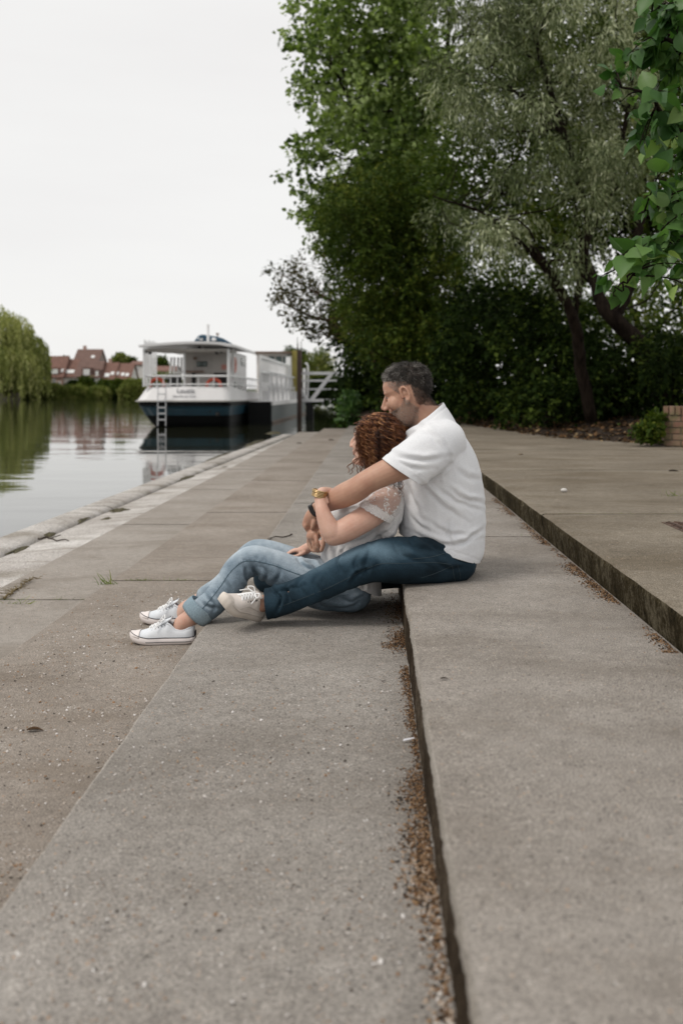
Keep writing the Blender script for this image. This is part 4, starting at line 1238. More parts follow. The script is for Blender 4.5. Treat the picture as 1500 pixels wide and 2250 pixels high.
tag(MB().span(tuple(P(672, 930, 50.2)), tuple(P(688, 884, 50.2) + (0, .5, 0))).build('pier_post', m_hull_k), 'dark square pier post under the gangway', 'post')
# ------------------------------------------------------------------ people
from mathutils.bvhtree import BVHTree
rg = np.random.default_rng(77)

def blob(name, prims, voxel=0.004, smooth=3, fac=0.5):
    mb = MB()
    for v, f in prims: mb.add(v, f)
    me = bpy.data.meshes.new('tmp'); me.from_pydata(mb.v, [], mb.f)
    bm = bmesh.new(); bm.from_mesh(me)
    bmesh.ops.remove_doubles(bm, verts=bm.verts, dist=1e-5)
    bmesh.ops.recalc_face_normals(bm, faces=bm.faces); bm.to_mesh(me); bm.free()
    o = bpy.data.objects.new('tmp', me); COL.objects.link(o)
    m = o.modifiers.new('r', 'REMESH'); m.mode = 'VOXEL'; m.voxel_size = voxel
    if smooth:
        s = o.modifiers.new('s', 'SMOOTH'); s.factor = fac; s.iterations = smooth
    dg = bpy.context.evaluated_depsgraph_get()
    me2 = bpy.data.meshes.new_from_object(o.evaluated_get(dg)); me2.name = name
    bpy.data.objects.remove(o); bpy.data.meshes.remove(me)
    return me2

def get_co(me):
    a = np.empty(len(me.vertices) * 3, dtype=np.float32); me.vertices.foreach_get('co', a); return a.reshape(-1, 3).astype(float)
def get_no(me):
    a = np.empty(len(me.vertices) * 3, dtype=np.float32); me.vertex_normals.foreach_get('vector', a); return a.reshape(-1, 3).astype(float)
def set_co(me, co):
    me.vertices.foreach_set('co', co.astype(np.float32).ravel()); me.update()

def vnoise(co, s, seed=0.0):
    return np.array([mnoise.noise(Vector((c[0] * s + seed, c[1] * s, c[2] * s - seed))) for c in co])

def folds(me, items, base=0.0, base_scale=10.0, side=None, seed=0.0):
    """items: (px, py, radius_px, direction_deg, wavelength_px, amplitude_mm); creases run along the direction"""
    co, no = get_co(me), get_no(me)
    x, y = to_px(co)
    w = vnoise(co, 9.0, seed) * 16 + vnoise(co, 22.0, seed + 5) * 6
    dsp = np.zeros(len(co))
    for (cx_, cy_, r, ang, wl_, amp) in items:
        a = math.radians(ang); ux, uy = math.cos(a), math.sin(a)
        dx, dy = x - cx_, y - cy_
        al, ac = dx * ux + dy * uy, -dx * uy + dy * ux
        g = np.exp(-(al / r) ** 2 - (ac / (r * .75)) ** 2)
        ph = (ac + w + al * al * .004) / (wl_ * 1.9)
        s = np.sin(ph * 2 * math.pi) * .7 + np.sin(ph * 2 * math.pi * 1.7 + 1.3) * .3
        vary = .55 + .45 * np.sin(al / r * 2.1 + cx_ * .37 + np.floor(ph) * 2.4)
        dsp += g * vary * amp * .0011 * (np.clip(s, -.2, 1) ** 2 * np.sign(s) * 1.6 - .2)
    if base: dsp += base * .001 * vnoise(co, base_scale, seed + 9)
    if side is not None: dsp *= side(co)
    set_co(me, co + no * dsp[:, None])

def creases(me, items, ymax=9.0):
    """items: ([(x_px, y_px), ...], width_px, depth_mm): a drawn fold, a furrow with a rounded ridge above it"""
    co, no = get_co(me), get_no(me)
    x, y = to_px(co)
    w1 = vnoise(co, 25.0, 3.3) * 2.5
    near = (no[:, 1] < .25) & (co[:, 1] < ymax)
    dsp = np.zeros(len(co))
    for pts, w, amp in items:
        pts = cr(np.array(pts, float), 14)
        best = np.full(len(co), 1e9); sg = np.zeros(len(co)); tt = np.zeros(len(co))
        for i in range(13):
            a, b = pts[i], pts[i + 1]; d = b - a; L2 = d @ d + 1e-9
            t = np.clip(((x - a[0]) * d[0] + (y - a[1]) * d[1]) / L2, 0, 1)
            px_, py_ = a[0] + d[0] * t, a[1] + d[1] * t
            q = np.hypot(x - px_, y - py_)
            up_ = q < best
            nrm = math.sqrt(L2); side = ((x - px_) * -d[1] + (y - py_) * d[0]) / nrm
            sg = np.where(up_, side, sg); tt = np.where(up_, (i + t) / 13, tt); best = np.where(up_, q, best)
        fade = np.sin(np.clip(tt, .02, .98) * math.pi) ** .6 * (best < w * 5)
        s_ = (sg + w1) / w
        dsp += fade * amp * .0021 * (-np.exp(-s_ ** 2) + .75 * np.exp(-((s_ + 2.0) / 1.3) ** 2))
    set_co(me, co + no * (dsp * near)[:, None])

def cut(me, p, n, region=None):
    """remove what lies on the +n side of the plane, within region(co)->bool"""
    bm = bmesh.new(); bm.from_mesh(me)
    p, n = Vector(p), Vector(n).normalized()
    if region is None: vs = set(bm.verts)
    else:
        co = np.array([v.co[:] for v in bm.verts]); mk = region(co)
        vs = {v for v, k in zip(bm.verts, mk) if k}
    es = [e for e in bm.edges if e.verts[0] in vs and e.verts[1] in vs]
    fs = [f for f in bm.faces if all(v in vs for v in f.verts)]
    bmesh.ops.bisect_plane(bm, geom=list(vs) + es + fs, plane_co=p, plane_no=n, clear_outer=True)
    # drop loose islands left by the cut
    bm.verts.ensure_lookup_table(); seen = set(); best = None
    for v in bm.verts:
        if v in seen: continue
        st = [v]; seen.add(v); isl = []
        while st:
            q = st.pop(); isl.append(q)
            for e in q.link_edges:
                o_ = e.other_vert(q)
                if o_ not in seen: seen.add(o_); st.append(o_)
        if best is None or len(isl) > len(best): best = isl
    keep = set(best)
    bmesh.ops.delete(bm, geom=[v for v in bm.verts if v not in keep], context='VERTS')
    bm.to_mesh(me); bm.free(); me.update()

def npx(nx, ny): return (nx, 0.0, -ny)      # a direction drawn in the picture plane


def bvh_of(me): 
    return BVHTree.FromPolygons([v.co.copy() for v in me.vertices], [tuple(p.vertices) for p in me.polygons])
def surf(bvh, x, y, lift=0.0):
    o_ = Vector((0, 0, CAMZ)); d_ = (Vector(P(x, y, 1.0)) - o_).normalized()
    hit = bvh.ray_cast(o_, d_)
    if hit[0] is None: return None
    nn = hit[1] if hit[1].dot(d_) < 0 else -hit[1]
    return np.array(hit[0] + nn * lift)
def surf_line(bvh, pts, n, lift):
    out = []
    for (x, y) in cr(np.array(pts, float), n):
        q = surf(bvh, x, y, lift)
        if q is not None: out.append(q)
    return out

# ---- materials
def skin_mat(name, col, red, freck=0.0, fur=(.055, .047, .042)):
    m, n, l, b = new_mat(name)
    v = coords(n, l)
    n1 = N(n, 'ShaderNodeTexNoise', Scale=14.0, Detail=6.0, Roughness=.6); l.new(v, n1.inputs['Vector'])
    r = ramp(n, [(.32, red), (.62, col)]); l.new(n1.outputs['Fac'], r.inputs['Fac'])
    c = r.outputs['Color']
    if freck:
        n2 = N(n, 'ShaderNodeTexNoise', Scale=290.0, Detail=2.0); l.new(v, n2.inputs['Vector'])
        r2 = ramp(n, [(.62, 0), (.70, freck)]); l.new(n2.outputs['Fac'], r2.inputs['Fac'])
        c = mixc(n, l, r2.outputs['Color'], c, tuple(k * .55 for k in red))
    at = n.new('ShaderNodeAttribute'); at.attribute_name = 'fur'
    c = mixc(n, l, at.outputs['Fac'], c, fur)
    l.new(c, b.inputs['Base Color'])
    b.inputs['Roughness'].default_value = .5
    b.inputs['Specular IOR Level'].default_value = .4
    b.inputs['Subsurface Weight'].default_value = .12
    b.inputs['Subsurface Radius'].default_value = (.012, .004, .002)
    b.inputs['Subsurface Scale'].default_value = .6
    n3 = N(n, 'ShaderNodeTexNoise', Scale=260.0, Detail=3.0); l.new(v, n3.inputs['Vector'])
    bump(n, l, n3.outputs['Fac'], .18, .002, b)
    return m
m_skin_m = skin_mat('tanned_skin', (0.48, 0.285, 0.20), (0.40, 0.21, 0.145))
m_skin_w = skin_mat('fair_skin', (0.60, 0.385, 0.30), (0.52, 0.295, 0.22), freck=.28, fur=(.03, .012, .006))

def cloth_mat(name, lo, hi, weave=420.0, wb=.35, rough=.9, dots=False, fuzz=.1, nscale=7.0):
    m, n, l, b = new_mat(name)
    v = coords(n, l)
    n1 = N(n, 'ShaderNodeTexNoise', Scale=nscale, Detail=7.0, Roughness=.65); l.new(v, n1.inputs['Vector'])
    r = ramp(n, [(.34, lo), (.66, hi)]); l.new(n1.outputs['Fac'], r.inputs['Fac'])
    c = r.outputs['Color']
    vo = N(n, 'ShaderNodeTexVoronoi', Scale=weave); l.new(v, vo.inputs['Vector'])
    vr = ramp(n, [(.0, 1.06), (.7, .86)]); l.new(vo.outputs['Distance'], vr.inputs['Fac'])
    c = mixc(n, l, .8, c, vr.outputs['Color'], 'MULTIPLY')
    if dots:
        v2 = N(n, 'ShaderNodeTexVoronoi', Scale=85.0, Randomness=.35); l.new(v, v2.inputs['Vector'])
        dr = ramp(n, [(.12, 1), (.17, 0)]); l.new(v2.outputs['Distance'], dr.inputs['Fac'])
        c = mixc(n, l, dr.outputs['Color'], c, (.86, .85, .84))
    l.new(c, b.inputs['Base Color'])
    b.inputs['Roughness'].default_value = rough
    b.inputs['Specular IOR Level'].default_value = .15
    b.inputs['Sheen Weight'].default_value = fuzz
    h = math_(n, l, 'MULTIPLY', vo.outputs['Distance'], -1.0)
    bump(n, l, h, wb, .003, b)
    return m
m_tshirt = cloth_mat('white_waffle_cotton', (0.72, 0.73, 0.755), (0.80, 0.805, 0.82), weave=300, wb=.3)
m_blouse = cloth_mat('white_dotted_voile', (0.60, 0.59, 0.59), (0.70, 0.69, 0.69), weave=500, wb=.2, dots=True)

def denim(name, dark, mid, light, seed=0.0):
    m, n, l, b = new_mat(name)
    v = coords(n, l, loc=(seed, 0, 0))
    n1 = N(n, 'ShaderNodeTexNoise', Scale=5.5, Detail=5.0, Roughness=.6, Distortion=.5); l.new(v, n1.inputs['Vector'])
    at = n.new('ShaderNodeAttribute'); at.attribute_name = 'wear_highlight'
    f_ = math_(n, l, 'ADD', math_(n, l, 'MULTIPLY', n1.outputs['Fac'], .45), math_(n, l, 'MULTIPLY', at.outputs['Fac'], .6))
    r = ramp(n, [(.15, dark), (.45, mid), (.85, light)]); l.new(f_, r.inputs['Fac'])
    vs = coords(n, l, scale=(1, 1, .35), rot=(0, .6, 0))
    n2 = N(n, 'ShaderNodeTexNoise', Scale=420.0, Detail=2.0, Roughness=.8); l.new(vs, n2.inputs['Vector'])
    g = ramp(n, [(.3, .66), (.7, 1.38)]); l.new(n2.outputs['Fac'], g.inputs['Fac'])
    c = mixc(n, l, .8, r.outputs['Color'], g.outputs['Color'], 'MULTIPLY')
    l.new(c, b.inputs['Base Color'])
    b.inputs['Roughness'].default_value = .85
    b.inputs['Specular IOR Level'].default_value = .2
    bump(n, l, n2.outputs['Fac'], .3, .002, b)
    return m
m_jean_d = denim('dark_denim', (0.005, 0.012, 0.018), (0.019, 0.042, 0.062), (0.115, 0.180, 0.230))
m_jean_l = denim('pale_denim', (0.078, 0.112, 0.142), (0.170, 0.222, 0.270), (0.46, 0.53, 0.585), seed=3)
m_cuff_l = denim('pale_denim_turn_up', (0.13, 0.185, 0.22), (0.22, 0.29, 0.335), (0.42, 0.49, 0.535), seed=6)
m_seam_l = plain('denim_seam_thread', (0.075, 0.12, 0.15), .9, var=.3, scale=120)
m_seam_d = plain('tan_stitching', (0.045, 0.065, 0.075), .9, var=.3, scale=120)

# ---- head builder
def head_prims(c, fwd, up, s=1.0, male=True):
    """c world centre between the ears, fwd/up unit vectors"""
    fwd = unit(np.array(fwd, float)); up = unit(np.array(up, float) - fwd * np.dot(up, fwd)); sd = np.cross(fwd, up)
    W_ = lambda f, u, k: c + s * (f * fwd + u * up + k * sd)
    R = np.column_stack([fwd, sd, up])
    if male:
        st = [(-.118, .066, .018, .020), (-.110, .084, -.002, .034), (-.092, .090, -.022, .047), (-.066, .086, -.045, .057), (-.036, .083, -.070, .066),
              (-.005, .082, -.088, .071), (.014, .082, -.096, .073), (.032, .094, -.101, .075), (.06, .092, -.104, .076), (.09, .078, -.094, .069), (.112, .054, -.070, .052), (.124, .022, -.038, .026), (.128, .004, -.015, .008)]
    else:
        st = [(-.112, .066, .022, .016), (-.105, .080, .004, .028), (-.088, .085, -.018, .041), (-.064, .082, -.042, .053), (-.036, .080, -.068, .062),
              (-.005, .080, -.085, .067), (.014, .080, -.092, .069), (.032, .087, -.097, .070), (.06, .088, -.100, .071), (.09, .076, -.090, .065), (.112, .052, -.067, .049), (.124, .021, -.036, .025), (.128, .004, -.014, .008)]
    V, seg = [], 28
    for (u, fr, bk, w) in st:
        cc, a = (fr + bk) / 2, (fr - bk) / 2
        for k in range(seg):
            t = 2 * math.pi * k / seg; ct, sn = math.cos(t), math.sin(t)
            e = .82
            x = cc + a * math.copysign(abs(ct) ** e, ct); y = w * math.copysign(abs(sn) ** .9, sn) * (1 - .16 * ct)
            V.append(W_(x, u, y))
    n = len(st); Fq = []
    for i in range(n - 1):
        for k in range(seg):
            k2 = (k + 1) % seg; Fq.append((i * seg + k, i * seg + k2, (i + 1) * seg + k2, (i + 1) * seg + k))
    Fq += [list(range(seg))[::-1], [(n - 1) * seg + k for k in range(seg)]]
    pr = [(np.array(V), Fq)]
    L = lambda rows: LIMBW([list(W_(*r[:3])) + [r[3] * s, r[4] * s] for r in rows], seg=14, ref=sd)
    nz = 1.0 if male else .86
    pr += [L([(.084, .026, 0, .008, .008), (.097, .008, 0, .009, .008), (.106, -.008, 0, .0105, .010), (.1115 if male else .108, -.018, 0, .0120 * nz, .0125 * nz)]),
           ELL(W_(.104, -.027, .011), (.011 * s, .007 * s, .008 * s), R), ELL(W_(.104, -.027, -.011), (.011 * s, .007 * s, .008 * s), R),
           ELL(W_(.088, -.049, 0), (.011 * s, .023 * s, .006 * s), R), ELL(W_(.086, -.061, 0), (.011 * s, .020 * s, .007 * s), R),
           ELL(W_(.080, -.096, 0), (.016 * s, .021 * s, .016 * s), R), ELL(W_(.078, -.040, 0), (.016 * s, .030 * s, .016 * s), R)]
    for q in (1, -1):
        pr += [ELL(W_(.077, .033, q * .026), (.013 * s, .024 * s, .012 * s), R),          # brow
               ELL(W_(.055, -.016, q * .040), (.030 * s, .026 * s, .032 * s), R),          # cheekbone
               ELL(W_(.078, -.016, q * .014), (.018 * s, .013 * s, .022 * s), R),          # side of the nose
               ELL(W_(.0745, .021, q * .030), (.0125 * s, .015 * s, .0065 * s), R), ELL(W_(.0735, .0065, q * .030), (.0125 * s, .015 * s, .0065 * s), R)]          # lids
        # ear: rim, lobe and bowl
        rim = []
        for k in range(11):
            t = math.radians(-60 + 270 * k / 10)
            rim.append(list(W_(-.006 - .016 * math.cos(t) + .004, .006 + .029 * math.sin(t) + (-.004 * math.cos(t)), q * (.079 + .007 * (math.cos(t) > -.2)))) + [.0052 * s, .0048 * s])
        pr.append(LIMBW(rim, seg=10, n=24, ref=sd))
        pr.append(ELL(W_(-.001, -.024, q * .079), (.009 * s, .005 * s, .011 * s), R))
        pr.append(ELL(W_(-.006, .002, q * .074), (.013 * s, .0045 * s, .024 * s), R))
    return pr, W_, R

def finger(pts, r0=.0088, r1=.0068):
    rows = [list(P(*p)) + [0, 0] for p in pts]
    m = len(rows)
    for i in range(m):
        r = r0 + (r1 - r0) * i / (m - 1); rows[i][3] = rows[i][4] = r
    return LIMBW(rows, seg=12, n=4 * m)

# =============================================================== MAN
# seated on the step, facing the water
man = empty('person', tuple(P(985, 1272, 4.2)))
tag(man, 'man with greying hair, white t-shirt and dark jeans seated on the step, hugging the woman', 'person')
fy, fp = math.radians(12), math.radians(17)
h = np.array((-math.cos(fy), math.sin(fy), 0)); zup = np.array((0, 0, 1.0))
m_fwd = h * math.cos(fp) - zup * math.sin(fp); m_up = h * math.sin(fp) + zup * math.cos(fp)
hp, WM, RM = head_prims(P(897, 869, 4.26), m_fwd, m_up, 1.06, True)
pm = hp + [
    LIMB([(958, 960, 4.27, 46, .085), (938, 925, 4.27, 41, .072), (916, 893, 4.265, 36, .064), (905, 868, 4.26, 34, .06)]),
    LIMB([(985, 1236, 4.28, 44, .16), (978, 1190, 4.28, 70, .165), (972, 1130, 4.28, 80, .17), (966, 1060, 4.28, 80, .18), (956, 995, 4.28, 68, .19), (948, 960, 4.28, 48, .16)], seg=28),
    # near arm
    LIMB([(968, 975, 4.13, 34), (940, 996, 4.06, 34), (895, 1020, 4.00, 31), (850, 1037, 3.98, 29), (808, 1058, 3.985, 26.5), (785, 1074, 4.0, 27.5), (757, 1088, 4.04, 27), (728, 1101, 4.09, 22), (705, 1113, 4.14, 16.5), (692, 1121, 4.17, 14.5, .024)]),
    LIMB([(697, 1119, 4.17, 13.5, .024), (686, 1134, 4.19, 16, .030), (678, 1149, 4.215, 14, .036)]),
    # far arm
    LIMB([(955, 985, 4.43, 36), (905, 1050, 4.55, 30), (850, 1125, 4.60, 26), (790, 1150, 4.52, 24), (740, 1148, 4.36, 18), (713, 1152, 4.27, 15)]),
    LIMB([(714, 1151, 4.27, 14, .024), (698, 1163, 4.22, 16, .030), (688, 1177, 4.195, 15, .036)]),
]
for k in range(4):      # near hand folded over the far wrist
    d = 4.185 + .019 * k
    pm.append(finger([(676 - k * .5, 1148, d), (671 + k, 1157 + k, d), (677 + k, 1167, d + .012), (689, 1168 - k, d + .028)]))
pm.append(finger([(693, 1134, 4.18), (690, 1146, 4.165), (688, 1155, 4.165), (686, 1160, 4.17)], .0115, .0095))
fx = [((682, 1176, 4.225), (678, 1189, 4.235), (681, 1201, 4.235), (687, 1205, 4.225)), ((685, 1178, 4.200), (682, 1193, 4.205), (685, 1207, 4.205), (691, 1210, 4.20)),
      ((690, 1180, 4.180), (689, 1195, 4.178), (693, 1208, 4.18), (698, 1211, 4.185)), ((695, 1180, 4.165), (696, 1191, 4.158), (700, 1201, 4.165), (703, 1204, 4.18))]
for q in fx: pm.append(finger(list(q), .0100, .0086))
pm.append(finger([(704, 1165, 4.175), (711, 1180, 4.14), (710, 1196, 4.135), (706, 1209, 4.14)], .0112, .0092))
# legs under the jeans, down to the feet
pm += [LIMB([(998, 1240, 4.2, 36, .08), (935, 1234, 4.12, 40, .078), (868, 1233, 4.07, 40, .075), (808, 1238, 4.04, 33, .06), (763, 1254, 4.03, 31, .057), (715, 1277, 4.03, 28, .052), (655, 1303, 4.035, 22, .043), (610, 1318, 4.04, 18, .036), (580, 1325, 4.045, 18, .036), (563, 1332, 4.04, 17, .036)]),
       LIMB([(995, 1240, 4.38, 36, .08), (850, 1250, 4.52, 38, .075), (720, 1262, 4.60, 28, .055), (640, 1268, 4.68, 24, .045), (590, 1272, 4.73, 18, .036), (580, 1268, 4.74, 18, .036)])]
me = blob('body', pm, .0036, 4)
co = get_co(me); no = get_no(me)
# eye hollows
for q in (1, -1):
    c = WM(.083, .016, q * .031); dd = np.linalg.norm(co - c, axis=1)
    co -= m_fwd[None] * (.0035 * np.exp(-(dd / .011) ** 2))[:, None]
c = WM(-.008, .004, -.082); 
for q in (1, -1):
    c = WM(.000, -.002, q * .082); dd = np.linalg.norm(co - c, axis=1)
    side = np.cross(m_fwd, m_up) * q
    co -= side[None] * (.006 * np.exp(-(dd / .008) ** 2))[:, None]
set_co(me, co)
body_m = obj('body', me, m_skin_m, man, smooth=True)

# t-shirt
ps = [LIMB([(985, 1275, 4.28, 60, .18), (975, 1228, 4.28, 87, .195), (971, 1168, 4.28, 95, .195), (969, 1110, 4.28, 96, .198), (964, 1052, 4.28, 93, .205), (955, 1002, 4.28, 84, .212), (946, 955, 4.28, 66, .20), (940, 925, 4.28, 52, .15), (926, 895, 4.28, 46, .10)], seg=36),
      LIMB([(984, 968, 4.16, 48, .075), (950, 985, 4.09, 54, .078), (915, 1012, 4.02, 53, .07), (884, 1037, 3.985, 52, .068), (856, 1066, 3.97, 51, .066)], seg=28),
      LIMB([(965, 975, 4.40, 50, .08), (925, 1030, 4.50, 48, .07), (885, 1080, 4.57, 44, .066)])]
me = blob('t_shirt', ps, .005, 6)
cut(me, P(928, 1067, 4.0), npx(-.56, .83), lambda c: (c[:, 1] < 4.09) & (to_px(c)[1] > 990) & (((to_px(c)[0] < 885) & (to_px(c)[1] < 1110)) | ((to_px(c)[0] < 912) & (to_px(c)[1] < 1085) & (c[:, 1] < 4.062)) | ((to_px(c)[0] < 932) & (to_px(c)[1] < 1072) & (c[:, 1] < 4.05))))
cut(me, P(925, 921, 4.27), npx(-50, -66), lambda c: to_px(c)[1] < 985)
# hem, dropping toward the back
cut(me, P(960, 1212, 4.1), npx(-.34, .94), lambda c: (to_px(c)[1] > 1150))
co = get_co(me); x, y = to_px(co)
fl = [(905, 1005, 38, 14, 26, 3.2), (950, 1035, 40, -25, 24, 3.5), (985, 1085, 60, 22, 34, 3.4), (1020, 1120, 45, 12, 28, 3.0), (925, 1110, 55, 62, 30, 2.6), (1025, 1180, 48, -18, 26, 2.6),
      (955, 1170, 55, 28, 30, 2.4), (905, 1150, 36, 70, 24, 2.6), (940, 955, 40, -38, 34, 2.0), (1010, 1010, 45, 60, 40, 1.8), (968, 1010, 30, 80, 22, 2.6), (880, 1030, 25, 35, 30, 1.5), (1000, 1215, 40, 15, 22, 2.0)]
folds(me, fl, base=4.0, base_scale=8.0, seed=1.0)
creases(me, [([(848, 990), (891, 1007), (934, 1011), (972, 1006)], 5, 4.5), ([(870, 1012), (905, 1027), (945, 1030)], 4, 2.5), ([(965, 955), (984, 985), (988, 1015), (970, 1038), (934, 1060)], 2.6, 2.2),
     ([(925, 1062), (947, 1087), (977, 1114), (1012, 1137)], 5, 5.0), ([(982, 1072), (1022, 1098), (1064, 1106)], 5, 5.0), ([(960, 1070), (1000, 1100), (1060, 1122)], 5, 4.0),
     ([(891, 1060), (905, 1095), (918, 1125)], 5, 4.0), ([(905, 1170), (947, 1190), (992, 1198), (1042, 1188)], 5, 4.5), ([(986, 1140), (984, 1170), (993, 1200)], 3.5, 3.5), ([(1005, 1200), (1035, 1182), (1066, 1160)], 5, 4.0),
     ([(945, 1150), (985, 1172), (1030, 1176)], 5, 3.0), ([(910, 930), (940, 950), (972, 985)], 6, 3.0), ([(1000, 1030), (1030, 1050), (1058, 1055)], 6, 2.5), ([(900, 1130), (920, 1155), (950, 1172)], 4, 3.5), ([(880, 965), (910, 950), (945, 955)], 5, 2.5)])
# stitched hem lines at the cuff, collar and bottom
co, no = get_co(me), get_no(me); x, y = to_px(co)
dcuff = -((x - 928) * -.56 + (y - 1067) * .83); mk = (co[:, 1] < 4.10) & (x < 935) & (y < 1085)
dz = np.where(mk, -.0018 * np.exp(-((dcuff - 16) / 1.6) ** 2), 0)
dhem = -((x - 960) * -.34 + (y - 1212) * .94); dz += np.where(y > 1150, -.0015 * np.exp(-((dhem - 14) / 1.6) ** 2), 0)
dcol = ((x - 925) * 50 + (y - 921) * 66) / 82.8; dz += np.where(y < 985, -.002 * np.exp(-((dcol - 12) / 1.6) ** 2), 0)
set_co(me, co + no * dz[:, None])
tee = solid(obj('t_shirt', me, m_tshirt, man, smooth=True), .0035)

# jeans
pj = [LIMB([(992, 1195, 4.28, 56, .165), (995, 1228, 4.28, 50, .175), (994, 1243, 4.28, 40, .17)], seg=28),
      LIMB([(1003, 1237, 4.2, 42, .09), (940, 1232, 4.13, 50, .092), (872, 1231, 4.07, 51, .087), (811, 1237, 4.035, 44, .075), (763, 1255, 4.025, 41, .07), (715, 1278, 4.025, 37, .062), (660, 1302, 4.03, 34, .06), (617, 1319, 4.04, 34, .058), (570, 1330, 4.045, 34, .056)], seg=28),
      LIMB([(1000, 1238, 4.38, 42, .09), (850, 1248, 4.53, 46, .085), (718, 1262, 4.61, 36, .068), (640, 1266, 4.68, 32, .056), (580, 1272, 4.74, 29, .05)])]
me = blob('jeans', pj, .0045, 5)
cut(me, P(584, 1324, 4.04), npx(-.99, .12), lambda c: (to_px(c)[0] < 640) & (c[:, 1] < 4.3))
folds(me, [(608, 1322, 34, 78, 16, 4.0), (640, 1308, 36, 62, 20, 2.8), (780, 1250, 45, 70, 22, 3.0), (800, 1268, 36, -62, 17, 3.2), (740, 1262, 50, 50, 26, 2.2), (860, 1215, 50, -35, 26, 2.6), (945, 1225, 60, 25, 24, 2.8), (985, 1250, 40, -30, 18, 2.4), (700, 1285, 40, -35, 24, 1.8)], base=3.0, base_scale=9, seed=4)
creases(me, [([(591, 1290), (612, 1308), (617, 1325), (606, 1345)], 3.5, 7.5), ([(640, 1278), (629, 1296), (640, 1325)], 4, 6.8), ([(600, 1300), (625, 1297), (655, 1290)], 4, 6.0), ([(665, 1262), (655, 1285), (668, 1312)], 5, 5.2),
     ([(748, 1216), (741, 1235), (752, 1262)], 4, 4.5), ([(792, 1208), (780, 1236), (786, 1268)], 5, 6.0), ([(815, 1200), (806, 1235), (800, 1272)], 6, 4.5), ([(770, 1285), (785, 1262), (815, 1250)], 4, 6.0),
     ([(895, 1180), (915, 1200), (955, 1214)], 5, 6.0), ([(865, 1185), (880, 1215), (925, 1238)], 6, 5.2), ([(925, 1185), (950, 1200), (990, 1215)], 4, 5.2), ([(700, 1256), (690, 1280), (705, 1305)], 5, 4.5), ([(960, 1235), (985, 1250), (1020, 1248)], 5, 4.5)], 4.3)
co = get_co(me); x, y = to_px(co)
# worn paler along thigh top and knee, with the lit upper edge painted in
wear_highlight = np.exp(-((y - (1205 + np.abs(x - 800) * .12)) / 26) ** 2) * np.exp(-((x - 800) / 110) ** 2) * .9 + .25 * np.exp(-((x - 690) / 60) ** 2) + .25 * vnoise(co, 14, 3) + .12
add_attr(me, 'wear_highlight', wear_highlight)
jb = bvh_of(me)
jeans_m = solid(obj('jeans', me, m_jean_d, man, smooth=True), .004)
mb = MB()
for line in ([(990, 1240), (950, 1236), (880, 1238), (830, 1240), (780, 1262), (720, 1292), (650, 1320), (612, 1334)],):
    q = surf_line(jb, line, 46, .0004)
    mb.tube(q, .0008, seg=5)
mb.build('seam', m_seam_d, jeans_m)
mb = MB()
for line in ([(925, 1270), (960, 1258), (993, 1243)], [(993, 1243), (996, 1262), (1000, 1278)], [(1004, 1240), (1010, 1260), (1011, 1274)], [(905, 1228), (945, 1224), (975, 1216)]):
    q = surf_line(jb, line, 16, .0004)
    if len(q) > 3: mb.tube(q, .0009, seg=4)
mb.build('pocket_stitching', m_seam_d, jeans_m)
# belt corner at the back
q = surf_line(jb, [(1030, 1238), (1036, 1247), (1038, 1255)], 6, .002)

# ---- hair
def strands(name, roots, dirs, length, rad, curl, mat, parent, rg, tint, grav=0.3, n=6, seg=3):
    """many short hairs: one mesh; tint attribute per hair"""
    Vs, Fs, Ts = [], [], []
    K = len(roots); roots = np.asarray(roots); dirs = unit(np.asarray(dirs))
    length = np.broadcast_to(length, (K,)); rad = np.broadcast_to(rad, (K,))
    a1 = unit(np.cross(dirs, rg.normal(size=(K, 3)))); a2 = np.cross(dirs, a1)
    ph = rg.uniform(0, 6.28, K); fr = rg.uniform(.8, 1.5, K)
    pts = []
    for i in range(n):
        t = i / (n - 1)
        p = roots + dirs * (length * t)[:, None] + a1 * (curl * length * np.sin(ph + fr * 5 * t) * t)[:, None] + a2 * (curl * length * np.cos(ph + fr * 5 * t) * t)[:, None]
        p = p - np.array((0, 0, 1.0)) * (grav * length * t * t)[:, None]
        pts.append(p)
    pts = np.array(pts)  # n,K,3
    for i in range(n):
        t = pts[min(i + 1, n - 1)] - pts[max(i - 1, 0)]; t = unit(t)
        u = unit(np.cross(t, a1 + 1e-3)); w = np.cross(t, u)
        r = rad * (1 - .75 * (i / (n - 1)) ** 1.5)
        for k in range(seg):
            an = 2 * math.pi * k / seg
            Vs.append(pts[i] + (r * math.cos(an))[:, None] * u + (r * math.sin(an))[:, None] * w)
    V = np.array(Vs)  # n*seg,K,3
    V = V.transpose(1, 0, 2).reshape(-1, 3)
    fq = []
    for i in range(n - 1):
        for k in range(seg):
            k2 = (k + 1) % seg; fq.append((i * seg + k, i * seg + k2, (i + 1) * seg + k2, (i + 1) * seg + k))
    fq = np.array(fq)
    Fc = (fq[None] + (np.arange(K) * n * seg)[:, None, None]).reshape(-1, 4)
    me = mesh_np(name, V, Fc)
    add_attr(me, 'tint', np.repeat(np.asarray(tint).clip(0, 1), n * seg))
    return obj(name, me, mat, parent, smooth=True)

